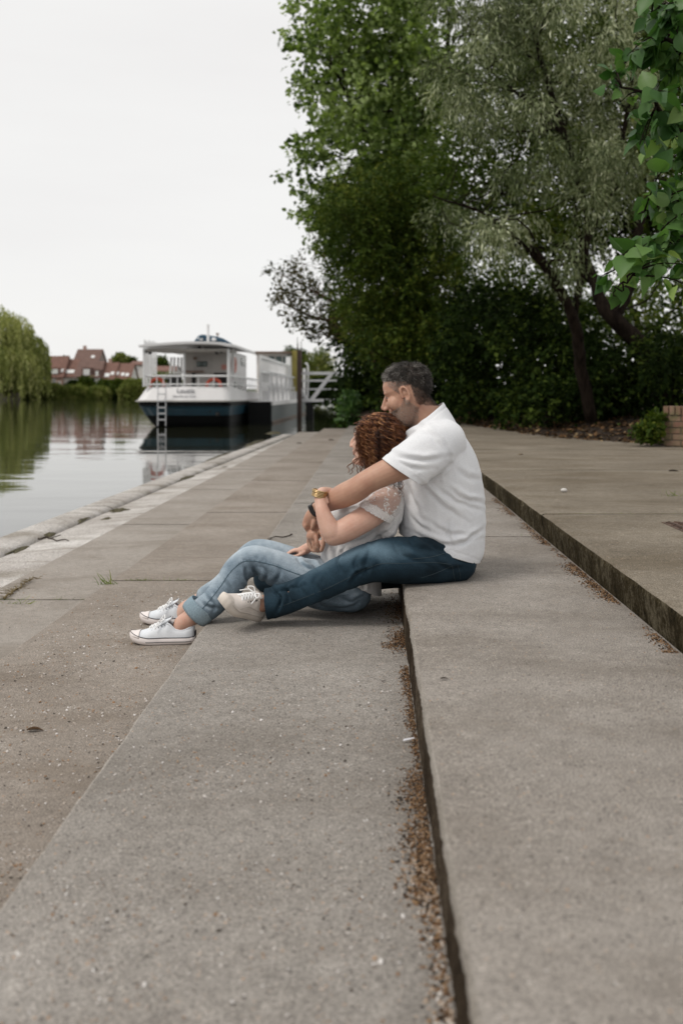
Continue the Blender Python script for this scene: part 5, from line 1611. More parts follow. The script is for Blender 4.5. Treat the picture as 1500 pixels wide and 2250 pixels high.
def hair_mat(name, stops, rough=.42, spec=.5):
    m, n, l, b = new_mat(name)
    at = n.new('ShaderNodeAttribute'); at.attribute_name = 'tint'
    r = ramp(n, stops); l.new(at.outputs['Fac'], r.inputs['Fac']); l.new(r.outputs['Color'], b.inputs['Base Color'])
    b.inputs['Roughness'].default_value = rough; b.inputs['Specular IOR Level'].default_value = spec
    return m
m_hair_m = hair_mat('greying_hair', [(0, (.010, .008, .006)), (.45, (.035, .028, .022)), (.62, (.13, .115, .10)), (1, (.40, .38, .35))])
m_beard = hair_mat('grey_stubble', [(0, (.09, .06, .045)), (.5, (.32, .27, .23)), (1, (.62, .57, .52))], rough=.8, spec=.1)
m_hair_w = hair_mat('auburn_hair', [(0, (.014, .005, .003)), (.35, (.045, .014, .006)), (.65, (.125, .042, .015)), (.88, (.26, .105, .038)), (1, (.42, .22, .10))], rough=.5, spec=.35)

co = get_co(body_m.data); no = get_no(body_m.data); x, y = to_px(co)
loc = (co - WM(0, 0, 0)) / 1.06
lf, lu, ls = loc @ m_fwd, loc @ m_up, loc @ np.cross(m_fwd, m_up)
hd = (np.abs(lf) < .14) & (lu > -.13) & (lu < .16) & (np.abs(ls) < .09)
# long top hair / faded sides, in the head's own frame
line = np.interp(lf, [-.11, -.06, -.02, .02, .05, .075, .1], [-.055, .012, .052, .066, .074, .084, .09])
top = hd & (lu > line)
idx = np.where(top)[0]
dens = rg.choice(idx, size=9000)
r0 = co[dens] + rg.normal(size=(9000, 3)) * .002 - no[dens] * .002
backness = np.clip((-lf[dens] - .0) / .08, 0, 1)
ln = .024 - .010 * backness + rg.normal(size=9000) * .004
low = np.clip((lu[dens] - line[dens]) / .03, .25, 1); ln = ln * low
d0 = np.outer(.9 - 1.5 * backness, m_fwd) - np.outer(.15 + backness * .8, zup)
d0 = unit(d0 - no[dens] * np.sum(d0 * no[dens], axis=1)[:, None])
dr = no[dens] * .40 + d0 * .75 + rg.normal(size=(9000, 3)) * .26
tn = .47 + rg.normal(size=9000) * .19 + .28 * np.clip((lf[dens] - .0) / .08, -.6, 1) * 1.0 + .60 * (vnoise(co[dens], 60, 2))
strands('hair', r0, dr, ln.clip(.006, .04), .00095, .30, m_hair_m, man, rg, tn, grav=.15, n=6)
# the close-cut sides, and the scalp fur that darkens between the strands
line2 = np.interp(lf, [-.11, -.07, -.04, -.015, .02, .05, .07], [-.075, -.062, -.05, -.018, .012, .045, .075])
sidez = hd & (lu > line2) & (lu <= line + .006) & ~((np.abs(lf + .006) < .026) & (np.abs(lu - .004) < .036))
idx = np.where(sidez)[0]; s_ = rg.choice(idx, size=5200)
dr = no[s_] * .5 + np.outer(np.full(5200, -.4), m_fwd) - np.outer(np.full(5200, .8), m_up) + rg.normal(size=(5200, 3)) * .2
dark_ = np.clip((lu[s_] - line2[s_]) / .05, 0, 1)
tn = .56 + rg.normal(size=5200) * .16 + .26 * np.clip(lf[s_] / .05, -1, 1)
hcut = strands('hair_sides', co[s_] - no[s_] * .0005, dr, .0050 + .005 * dark_, .00042, .08, m_hair_m, man, rg, tn, grav=0, n=3)
beardz = hd & (lu < np.interp(lf, [-.02, .0, .03, .06, .1], [.02, .0, -.03, -.042, -.046])) & (lu > -.125) & (lf > np.interp(lu, [-.12, -.06, -.03, .02], [-.01, -.035, -.010, .012]))
idx = np.where(beardz)[0]; s_ = rg.choice(idx, size=12000)
dr = no[s_] * .5 - np.outer(np.full(12000, .9), m_up) + rg.normal(size=(12000, 3)) * .35
strands('beard', co[s_] - no[s_] * .0004, dr, .0042, .00040, .1, m_beard, man, rg, .55 + rg.normal(size=12000) * .25, grav=0, n=3)
fur = np.where(top, .9, 0) + np.where(sidez, (.22 + .35 * np.clip((lu - line2) / .05, 0, 1)) * np.clip(1 - (lf + .01) / .07, .25, 1), 0) + np.where(beardz, .10, 0)
add_attr(body_m.data, 'fur', np.clip(fur, 0, 1))
# brows, eyes
for q in (1, -1):
    bpn = []
    for k in range(90):
        t = rg.random()
        bpn.append(WM(.0915 - .022 * t * t, .036 + .006 * math.sin(t * 3), q * (.010 + .036 * t)) + rg.normal(size=3) * .0012)
    strands('eyebrow', bpn, [q * np.cross(m_fwd, m_up) * .9 - m_up * .1 + m_fwd * .25 + rg.normal(size=3) * .25 for _ in range(90)], .008, .0006, .05, m_hair_m, man, rg, .40 + rg.normal(size=90) * .1, grav=0, n=3)
m_eye = plain('eye_white', (.36, .28, .24), .25, var=.03)
m_iris = plain('iris', (.05, .035, .025), .2, var=.2)
def eyes(W_, R_, s, parent):
    for q in (1, -1):
        v, f = ELL(W_(.0725, .0145, q * .0300), (.0108 * s,) * 3, R_, n=10)
        e = MB().add(v, f).build('eye', m_eye, parent, smooth=True)
        v, f = ELL(W_(.0785, .0145, q * .0310), (.0056 * s, .0062 * s, .0062 * s), R_, n=8)
        MB().add(v, f).build('iris', m_iris, e, smooth=True)
eyes(WM, RM, 1.06, man)

# watch on the near wrist
m_black = plain('black_rubber', (.012, .012, .013), .45, var=.2)
m_glass = plain('watch_glass', (.02, .022, .026), .08, var=.05)
def band(pts, r, rb, mat, name, parent, th=.002, seg=24):
    v, f = tube_vf(np.array([P(*p) for p in pts]), [k * pts[0][2] / F for k in r], seg=seg, cap=False, rb=rb, ref=(0, 1, 0))
    o = MB().add(v, f).build(name, mat, parent, smooth=True); return solid(o, th, 1)
wt = band([(698, 1117, 4.165), (694, 1120, 4.17), (690, 1123.5, 4.175)], [15.6, 15.8, 15.4], [.028, .028, .028], m_black, 'watch', man)
R_ = Matrix.Rotation(math.radians(-38), 3, 'Y')
MB().box(P(687.5, 1120, 4.15), (.019, .040, .046), R=R_).build('watch_case', m_black, wt, bevel=.004)
MB().box(P(683.5, 1118, 4.15), (.008, .032, .037), R=R_).build('watch_glass', m_glass, wt, bevel=.003)

# =============================================================== WOMAN
wom = empty('person', tuple(P(768, 1347, 4.27)))
tag(wom, 'woman with curly auburn hair, lace-sleeved blouse and pale jeans sitting between the man\'s legs', 'person')
fy, fp = math.radians(24), math.radians(-6)
h = np.array((-math.cos(fy), math.sin(fy), 0))
w_fwd = h * math.cos(fp) - zup * math.sin(fp); w_up = h * math.sin(fp) + zup * math.cos(fp)
hp, WW, RW = head_prims(P(820, 973, 4.25), w_fwd, w_up, .925, False)
pw = hp + [
    LIMB([(836, 1085, 4.27, 34, .10), (830, 1055, 4.265, 26, .055), (828, 1025, 4.255, 26, .050), (826, 985, 4.25, 28, .05)]),
    LIMB([(768, 1296, 4.3, 44, .15), (772, 1235, 4.29, 56, .13), (788, 1180, 4.285, 60, .14), (803, 1135, 4.28, 60, .15), (828, 1095, 4.28, 44, .145), (836, 1078, 4.28, 30, .09)], seg=28),
    LIMB([(858, 1092, 4.19, 26), (846, 1103, 4.135, 30), (818, 1128, 4.075, 29.5), (783, 1151, 4.03, 28), (752, 1168, 4.01, 26.5), (733, 1176, 4.0, 24)]),
    LIMB([(737, 1176, 4.0, 22), (727, 1166, 3.995, 23), (716, 1144, 4.0, 19.5), (708, 1122, 4.01, 15.5), (704, 1103, 4.03, 13), (702, 1089, 4.04, 12.5, .022)]),
    LIMB([(702, 1092, 4.04, 11.5, .022), (706, 1082, 4.055, 11, .024), (717, 1080, 4.09, 10, .030), (729, 1081, 4.13, 9, .034)]),
    LIMB([(832, 1098, 4.42, 28), (810, 1150, 4.47, 26), (780, 1205, 4.48, 23), (735, 1205, 4.43, 19), (700, 1200, 4.38, 13), (683, 1199, 4.365, 11, .021)]),
    LIMB([(684, 1199, 4.365, 11, .021), (669, 1208, 4.35, 11.5, .030), (657, 1212, 4.345, 9, .034)]),
]
for k in range(4):
    d = 4.105 + .019 * k
    pw.append(finger([(727, 1081 - k * .4, d), (741, 1084, d + .022), (752, 1094, d + .04), (758, 1104, d + .045)], .0078, .0062))
pw.append(finger([(709, 1085, 4.04), (716, 1095, 4.035), (720, 1104, 4.03)], .0085, .007))
for k in range(4):
    d = 4.315 + .018 * k
    L = (2, 0, 1, 5)[k]
    pw.append(finger([(659, 1211 - k, d), (648, 1210 - k, d), (638 + L, 1213 - k, d), (630 + L, 1219 - k, d)], .0078, .0062))
pw.append(finger([(668, 1214, 4.315), (657, 1220, 4.30), (647, 1223, 4.295), (640, 1222, 4.295)], .0088, .007))
legN = [(770, 1298, 4.22, 42, .078), (705, 1288, 4.2, 42, .078), (645, 1264, 4.19, 36, .07), (592, 1243, 4.18, 31, .06), (553, 1230, 4.17, 26, .052), (523, 1252, 4.15, 26, .05), (503, 1284, 4.13, 26, .046), (470, 1322, 4.11, 22, .042), (437, 1345, 4.1, 20, .034), (412, 1362, 4.085, 19, .032), (399, 1374, 4.085, 19, .030), (402, 1386, 4.087, 16, .025)]
pw += [LIMB(legN),
       LIMB([(770, 1285, 4.4, 42, .078), (700, 1264, 4.4, 36, .07), (640, 1238, 4.39, 31, .065), (585, 1220, 4.38, 27, .056), (558, 1218, 4.38, 25, .05), (530, 1247, 4.39, 25, .046), (490, 1290, 4.4, 22, .042), (450, 1315, 4.415, 19, .034), (425, 1329, 4.42, 18, .032), (404, 1342, 4.425, 18, .032), (402, 1352, 4.425, 17, .032)]),
       LIMB([(399, 1388, 4.085, 13, .025), (375, 1392, 4.09, 10, .025), (345, 1396, 4.09, 8, .024)]), LIMB([(404, 1348, 4.43, 13, .025), (378, 1352, 4.435, 9, .025), (355, 1354, 4.44, 7, .024)])]
me = blob('body', pw, .0036, 3)
co = get_co(me)
for q in (1, -1):
    c = WW(.083, .016, q * .031); dd = np.linalg.norm(co - c, axis=1)
    co -= w_fwd[None] * (.0035 * np.exp(-(dd / .010) ** 2))[:, None]
set_co(me, co)
body_w = obj('body', me, m_skin_w, wom, smooth=True)
co = get_co(me); loc = (co - WW(0, 0, 0)) / .925
add_attr(body_w.data, 'fur', np.where((loc @ w_up > np.interp(loc @ w_fwd, [-.1, -.02, .03, .075], [-.06, .0, .06, .083])) & (np.linalg.norm(loc, axis=1) < .15), .85, 0))
eyes(WW, RW, .92, wom)
m_lip = plain('lips', (.42, .16, .13), .4, var=.08)
for k_, (f_, u_, r_) in enumerate(((.0945, -.0495, .0035), (.0925, -.0575, .004))):
    rows = [list(WW(f_ - .55 * abs(t) ** 2 * .02, u_ + (.002 * (1 - abs(t)) if k_ == 0 else -.002 * (1 - abs(t))), t * .020)) + [r_ * (1.02 - abs(t) * .75), r_] for t in np.linspace(-1, 1, 7)]
    v, f = LIMBW(rows, seg=8, ref=(0, 0, 1)); MB().add(v, f).build('lip', m_lip, wom, smooth=True)

# blouse
pb = [LIMB([(774, 1310, 4.29, 64, .17), (772, 1262, 4.29, 66, .165), (776, 1215, 4.29, 71, .155), (788, 1172, 4.285, 72, .158), (802, 1135, 4.28, 71, .166), (824, 1098, 4.28, 56, .165), (834, 1076, 4.28, 40, .11), (834, 1058, 4.275, 28, .07)], seg=32),
      LIMB([(866, 1100, 4.20, 26, .05), (862, 1130, 4.16, 24, .05), (850, 1160, 4.15, 26, .05)]),
      LIMB([(835, 1092, 4.40, 32, .06), (820, 1125, 4.45, 32, .058)])]
me = blob('blouse', pb, .0045, 5)
cut(me, P(716, 1240, 4.2), npx(-.53, .85), lambda c: to_px(c)[1] > 1195)
cut(me, P(832, 1062, 4.27), npx(-.25, -.97))
folds(me, [(750, 1215, 40, 70, 16, 3.0), (730, 1220, 30, 80, 14, 2.6), (800, 1190, 50, 35, 20, 3.0), (850, 1150, 40, 60, 18, 3.0), (760, 1125, 28, 30, 20, 2.2), (800, 1165, 40, -20, 22, 2.2), (800, 1290, 30, 60, 16, 2.5)], base=3.5, base_scale=11, seed=12)
creases(me, [([(722, 1195), (715, 1215), (720, 1240)], 3, 3.5), ([(740, 1200), (733, 1222), (738, 1240)], 3.5, 3.5), ([(760, 1200), (752, 1212), (756, 1225)], 3.5, 3.0), ([(745, 1130), (765, 1120), (788, 1118)], 3.5, 2.5), ([(835, 1160), (800, 1185), (760, 1196)], 4, 3.5),
     ([(870, 1150), (850, 1170), (815, 1185)], 4, 3.5), ([(884, 1130), (878, 1155), (868, 1175)], 3.5, 3.5), ([(795, 1275), (800, 1290), (792, 1302)], 3, 3.0)], 4.35)
blouse = solid(obj('blouse', me, m_blouse, wom, smooth=True), .0025)

# lace sleeve: sheer shell over the near shoulder
def lace_mat():
    m, n, l, b = new_mat('white_lace')
    b.inputs['Base Color'].default_value = (.80, .785, .77, 1); b.inputs['Roughness'].default_value = .85
    v = coords(n, l)
    at = n.new('ShaderNodeAttribute'); at.attribute_name = 'edge'
    # corded swirls near the edge
    w = N(n, 'ShaderNodeTexNoise', Scale=38.0, Detail=1.0); l.new(v, w.inputs['Vector'])
    vm = n.new('ShaderNodeVectorMath'); vm.operation = 'MULTIPLY_ADD'
    l.new(w.outputs['Color'], vm.inputs[0]); vm.inputs[1].default_value = (.03, .03, .03); l.new(v, vm.inputs[2])
    vo = N(n, 'ShaderNodeTexVoronoi', Scale=78.0); vo.feature = 'F1'; l.new(v, vo.inputs['Vector'])
    sw = math_(n, l, 'SINE', math_(n, l, 'MULTIPLY', vo.outputs['Distance'], 26.0))
    cord = ramp(n, [(.42, 0.0), (.55, 1.0)]); l.new(math_(n, l, 'ADD', math_(n, l, 'MULTIPLY', sw, .5), .5), cord.inputs['Fac'])
    # flower sprigs further in
    nf = N(n, 'ShaderNodeTexNoise', Scale=42.0, Detail=2.5, Roughness=.6, Distortion=1.2); l.new(v, nf.inputs['Vector'])
    fl_ = ramp(n, [(.565, 0), (.60, 1)]); l.new(nf.outputs['Fac'], fl_.inputs['Fac'])
    inner = math_(n, l, 'ADD', math_(n, l, 'MULTIPLY', fl_.outputs['Color'], .78), .20)
    outer = math_(n, l, 'ADD', math_(n, l, 'MULTIPLY', cord.outputs['Color'], .42), .56)
    # border width wobbles
    nb = N(n, 'ShaderNodeTexNoise', Scale=20.0, Detail=1.0); l.new(v, nb.inputs['Vector'])
    ed = math_(n, l, 'ADD', at.outputs['Fac'], math_(n, l, 'MULTIPLY', math_(n, l, 'SUBTRACT', nb.outputs['Fac'], .5), .055))
    er = ramp(n, [(.020, 1), (.030, 0)]); l.new(ed, er.inputs['Fac'])
    mx = n.new('ShaderNodeMix'); mx.data_type = 'FLOAT'
    l.new(er.outputs['Color'], mx.inputs[0]); l.new(inner, mx.inputs[2]); l.new(outer, mx.inputs[3])
    l.new(mx.outputs[0], b.inputs['Alpha'])
    bump(n, l, cord.outputs['Color'], .5, .002, b)
    return m
pl_ = [LIMB([(880, 1085, 4.24, 24, .05), (868, 1094, 4.18, 32, .052), (850, 1104, 4.13, 37, .058), (828, 1124, 4.075, 38, .062), (800, 1146, 4.045, 37, .060)], seg=28)]
me = blob('lace_sleeve', pl_, .0030, 3)
cut(me, P(828, 1131, 4.05), npx(-.50, .87))
cut(me, P(884, 1100, 4.2), npx(.95, .1))
co = get_co(me); x, y = to_px(co)
al = (x - 828) * .87 + (y - 1131) * .50
dist = -((x - 828) * -.50 + (y - 1131) * .87) * 4.08 / F
al3 = al * 4.08 / F + (co[:, 1] - 4.08) * .8
sc = .007 * np.abs(np.sin(al3 * math.pi / .019))
wgt = np.exp(-(dist / .006) ** 2)
nd = np.array(npx(-.50, .87)); nd /= np.linalg.norm(nd)
co = co + nd[None] * (sc * wgt)[:, None]
set_co(me, co)
add_attr(me, 'edge', np.maximum(dist, 0))
lace = obj('lace_sleeve', me, lace_mat(), wom, smooth=True)

# jeans
pj = [LIMB([(772, 1250, 4.3, 50, .15), (770, 1290, 4.3, 48, .165), (765, 1298, 4.3, 44, .16)], seg=28),
      LIMB([(772, 1299, 4.22, 47, .09), (705, 1288, 4.2, 51, .09), (645, 1265, 4.19, 43, .08), (592, 1243, 4.18, 37, .07), (553, 1230, 4.17, 31.5, .062), (524, 1252, 4.15, 33, .058), (504, 1284, 4.13, 33, .055), (470, 1322, 4.11, 30, .052), (432, 1350, 4.1, 29, .048)], seg=28),
      LIMB([(772, 1287, 4.4, 45, .09), (700, 1264, 4.4, 42, .08), (640, 1239, 4.39, 37, .075), (585, 1219, 4.38, 33, .065), (557, 1218, 4.38, 30, .06), (530, 1247, 4.39, 30, .055), (490, 1290, 4.4, 28, .05), (455, 1313, 4.41, 26, .046)])]
me = blob('jeans', pj, .0045, 4)
cut(me, P(436, 1344, 4.1), npx(-.79, .61), lambda c: (to_px(c)[0] < 480) & (c[:, 1] < 4.26))
folds(me, [(565, 1262, 34, -32, 15, 3.6), (550, 1250, 26, 60, 13, 2.4), (600, 1250, 36, 28, 22, 2.0), (480, 1300, 40, 55, 22, 1.8), (515, 1270, 30, 20, 18, 2.0), (680, 1245, 36, 60, 18, 2.6), (700, 1320, 40, -20, 20, 2.4), (780, 1320, 40, 40, 18, 2.6), (450, 1330, 22, 60, 14, 2.0)], base=2.5, base_scale=10, seed=7)
creases(me, [([(549, 1284), (540, 1266), (538, 1245)], 3.5, 5), ([(562, 1286), (563, 1265), (552, 1246)], 3.5, 4.5), ([(580, 1286), (585, 1262), (572, 1240)], 4, 3.5), ([(600, 1285), (615, 1262), (610, 1240)], 5, 2.5),
     ([(652, 1226), (668, 1243), (695, 1252)], 3.5, 4), ([(668, 1232), (690, 1240), (702, 1262)], 3.5, 4), ([(455, 1312), (470, 1330), (468, 1350)], 4, 3.5), ([(440, 1322), (462, 1336), (482, 1336)], 4, 3.0), ([(490, 1275), (505, 1300), (500, 1325)], 5, 2.5),
     ([(720, 1330), (760, 1338), (800, 1318)], 5, 3.5), ([(745, 1312), (770, 1322), (805, 1306)], 4, 3.0), ([(690, 1318), (715, 1335), (745, 1342)], 5, 3.0)], 4.3)
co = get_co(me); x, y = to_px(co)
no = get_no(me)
wear_highlight = np.clip(no[:, 2] * .55 + .12, -.15, .8) + .26 * vnoise(co, 13, 8) + .12 * vnoise(co, 40, 2) + .18  # upward faces painted paler as if lit from above, over random fading
add_attr(me, 'wear_highlight', wear_highlight)
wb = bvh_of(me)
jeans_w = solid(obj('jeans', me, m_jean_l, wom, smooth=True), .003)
seam_px = [(440, 1343), (462, 1318), (485, 1288), (504, 1260), (522, 1242), (536, 1234), (560, 1233), (600, 1242), (655, 1262), (690, 1272)]
q = surf_line(wb, seam_px, 80, .0007)
mb = MB(); mb.tube(q, .0017, seg=6)
for k in range(4, len(q) - 4, 3):
    t_ = q[k + 1] - q[k - 1]; t_ /= np.linalg.norm(t_)
    s_ = np.cross(t_, (0, 1, 0)); s_ /= np.linalg.norm(s_)
    s_ = s_ if s_[2] > 0 else -s_
    mb.tube([q[k], q[k] + s_ * rg.uniform(.004, .010) + t_ * .003], .0006, seg=4)
mb.build('seam', m_seam_l, jeans_w)
q = surf_line(wb, [(700, 1335), (720, 1322), (738, 1312), (765, 1306)], 20, .0006)
if len(q) > 3: MB().tube(q, .0012, seg=5).build('pocket_stitching', m_seam_l, jeans_w)
cf = band([(447, 1331, 4.105), (443, 1335.5, 4.105), (437, 1342, 4.10), (430, 1348.5, 4.10), (426, 1352.5, 4.10)], [31, 33, 33.5, 33, 30.5], [.053, .055, .0555, .055, .051], m_cuff_l, 'turn_up', jeans_w, th=.004, seg=32)
add_attr(cf.data, 'wear_highlight', np.full(len(cf.data.vertices), .4))
folds(cf.data, [(438, 1342, 40, 50, 14, 1.8)], base=2.0, base_scale=20, seed=2)

# ---- curly hair: a dark inner volume and about a thousand ringlets over it
hc = P(840, 965, 4.27)
ph_ = [LIMB([(838, 932, 4.26, 22, .06), (838, 945, 4.26, 38, .085), (841, 960, 4.26, 45, .105), (840, 990, 4.26, 44, .108), (838, 1015, 4.265, 42, .105), (838, 1036, 4.28, 36, .085)], seg=28)]
me = blob('hair_under', ph_, .005, 2)
# keep the face clear
co = get_co(me); 
lf = (co - WW(0, 0, 0)) @ w_fwd
add_attr(me, 'tint', np.full(len(co), .12) + .1 * vnoise(co, 40, 1))
folds(me, [(840, 980, 80, 80, 9, 3.0)], base=6, base_scale=45, seed=3)
obj('hair', me, m_hair_w, wom, smooth=True)

Vs, Fs, Ts = [], [], []
nv = 0
K = 6200; LOCK = 13
sdw = np.cross(w_fwd, w_up)
part = P(838, 908, 4.27)
for i in range(K):
    if i % LOCK == 0:      # a new lock: its strands share one curl
        q_az, q_st, q_L, q_f1, q_f2, q_amp, q_R, q_t, q_rx, q_zb = rg.uniform(0, 2 * math.pi), rg.random() ** .8, rg.uniform(.08, .215), rg.uniform(.75, 1.35), rg.uniform(0, 6.28), rg.uniform(.005, .0125), rg.random(), rg.normal(.48, .20), rg.normal(), rg.uniform(1018, 1062)
    az = q_az + rg.normal() * .028     # 0 = toward the face
    dirh = h * math.cos(az) + np.cross(zup, h) * math.sin(az)
    faceward = math.cos(az)
    azs = (az + math.pi) % (2 * math.pi) - math.pi
    # rings of start height: crown to temple
    st = q_st
    rx, rl = .093 + q_rx * .0045 + rg.normal() * .0024, .113 + q_rx * .0045 + rg.normal() * .0024
    cen = P(838, 962, 4.26)
    th0 = max(.02, st * 1.35 + rg.normal() * .02)
    Ltot = q_L * rg.uniform(.85, 1.1)
    zb = P(0, q_zb + rg.uniform(-5, 5) + (14 if faceward < -.3 else 0), 4.27)[2]
    m = 26
    pts = []
    th = th0; pos = None; sdist = 0
    rad_h = math.hypot(dirh[0] * rx / 1, dirh[1] * rl / 1)
    stepl = Ltot / m
    Rf = 1 + .12 * q_R - .02 + .09 * mnoise.noise(Vector((azs * 1.6, st * 3, 4))); R0 = .1
    Hh = .109
    swing = math.copysign(max(0.0, 1.12 - abs(azs)), azs)
    if abs(azs) < 1.0 and st > .55: continue
    stray = rg.random() < .18
    f1, f2 = q_f1 * (rg.uniform(.8, 1.2) if stray else rg.uniform(.98, 1.02)), q_f2 + rg.normal() * (.9 if stray else .22)
    amp = q_amp * rg.uniform(.85, 1.2) * (1.35 if stray else 1)
    loose = rg.random() < .05
    for k in range(m):
        a_ = azs + swing * min(1, (k * stepl) / .07)
        dirh = h * math.cos(a_) + np.cross(zup, h) * math.sin(a_)
        R0 = Rf * math.sqrt((math.cos(a_) * rx) ** 2 + (math.sin(a_) * rl) ** 2)
        if th < 1.57:
            p = cen + dirh * R0 * math.sin(th) + zup * Hh * math.cos(th)
            th += stepl / R0
            last = p
        else:
            last = last - zup * stepl + dirh * stepl * (-.10 if last[2] > zb + .05 else .02)
            p = last
        if p[2] < zb: break
        ang = f2 + f1 * k * stepl * 2 * math.pi / .036
        grow = min(1, k / 5)
        tang = np.cross(dirh, zup)
        p = p + (tang * math.cos(ang) + dirh * math.sin(ang)) * amp * grow * (1.6 if loose else 1) + dirh * (.006 + .010 * math.sin(k * .25 + f2) if loose else 0)
        pts.append(p)
    if len(pts) < 6: continue
    # do not let curls hang in front of the face
    pa = np.array(pts); rel = pa - WW(0, 0, 0)
    fr_ = rel @ w_fwd
    lim = rg.uniform(.052, .074) if rg.random() < .95 else .086
    over = np.maximum(0, fr_ - lim)
    pa = pa - w_fwd[None] * over[:, None]
    # curls that lie on his chest side are pressed flat
    r_ = np.linspace(1, .35, len(pa)) * rg.uniform(.0008, .0017)
    v, f = tube_vf(pa, r_, seg=4, cap=False)
    Vs.append(v); Fs.append(np.array(f) + nv); nv += len(v)
    t0 = q_t + rg.normal() * .12 + .10 * (pts[0][2] - cen[2]) / .1
    Ts.append(np.full(len(v), t0) + np.repeat(np.linspace(-.06, .10, len(pa)), 4))
# loose strands in front
for (a_, b_, c_, d_) in (((793, 1000), (776, 1012), (764, 1024), (767, 1038)), ((790, 1005), (779, 1022), (776, 1034), (772, 1044)), ((795, 1010), (783, 1028), (786, 1038), (781, 1050)), ((788, 960), (783, 985), (778, 1000), (784, 1015)), ((792, 930), (786, 950), (783, 968), (786, 985)),
                         ((875, 1040), (884, 1062), (880, 1078), (887, 1092)), ((868, 1045), (872, 1064), (878, 1080), (873, 1095)), ((862, 1048), (866, 1066), (862, 1080), (868, 1098))):
    pts = [P(*q, 4.16 if q[0] < 850 else 4.14) for q in (a_, b_, c_, d_)]
    pa = cr(np.array(pts), 20); k = np.arange(20)
    pa[:, 0] += .0035 * np.sin(k * .9); pa[:, 1] += .004 * np.cos(k * .9)
    for j in range(3):
        v, f = tube_vf(pa + rg.normal(size=3) * .003, np.linspace(.0013, .0006, 20), seg=4, cap=False)
        Vs.append(v); Fs.append(np.array(f) + nv); nv += len(v); Ts.append(np.full(len(v), rg.normal(.65, .12)))
me = mesh_np('hair', np.concatenate(Vs), np.concatenate(Fs))
add_attr(me, 'tint', np.concatenate(Ts).clip(0, 1))
obj('curls', me, m_hair_w, wom, smooth=True)

# bracelet: three gold bangles on the near wrist
m_gold, n_, l_, b_ = new_mat('brushed_gold')
b_.inputs['Base Color'].default_value = (.50, .36, .19, 1); b_.inputs['Metallic'].default_value = 1; b_.inputs['Roughness'].default_value = .38
br = empty('bracelet', tuple(P(703, 1086, 4.04))); set_parent(br, wom)
for k in range(5):
    yy = 1078.5 + k * 3.2
    c = P(703 - k * .5, yy, 4.045)
    a = np.linspace(0, 2 * math.pi, 33)
    tilt = .25 + .05 * math.sin(k * 2)
    pts = [c + np.array((.0285 * math.cos(t), .031 * math.sin(t), .0285 * math.cos(t) * -tilt)) for t in a]
    MB().tube(pts, .0035, seg=8, cap=False).build('bangle', m_gold, br, smooth=True)

# =============================================================== SHOES
m_canvas = cloth_mat('white_canvas', (.68, .71, .75), (.78, .80, .83), weave=700, wb=.1, nscale=20)
m_rubber = plain('pale_rubber', (.74, .68, .66), .5, var=.04, scale=30)
m_leather = plain('cream_leather', (.66, .60, .55), .55, var=.07, scale=25, bmp=.05)
m_leather_s = plain('cream_sole', (.62, .56, .50), .6, var=.10, scale=18)
m_lace = plain('white_lace_cord', (.80, .80, .80), .9, var=.05, scale=80)
m_line = plain('black_line', (.02, .02, .028), .6, var=.1)
m_eyelet = plain('eyelet_metal', (.35, .36, .38), .3, metal=.8, var=.1)

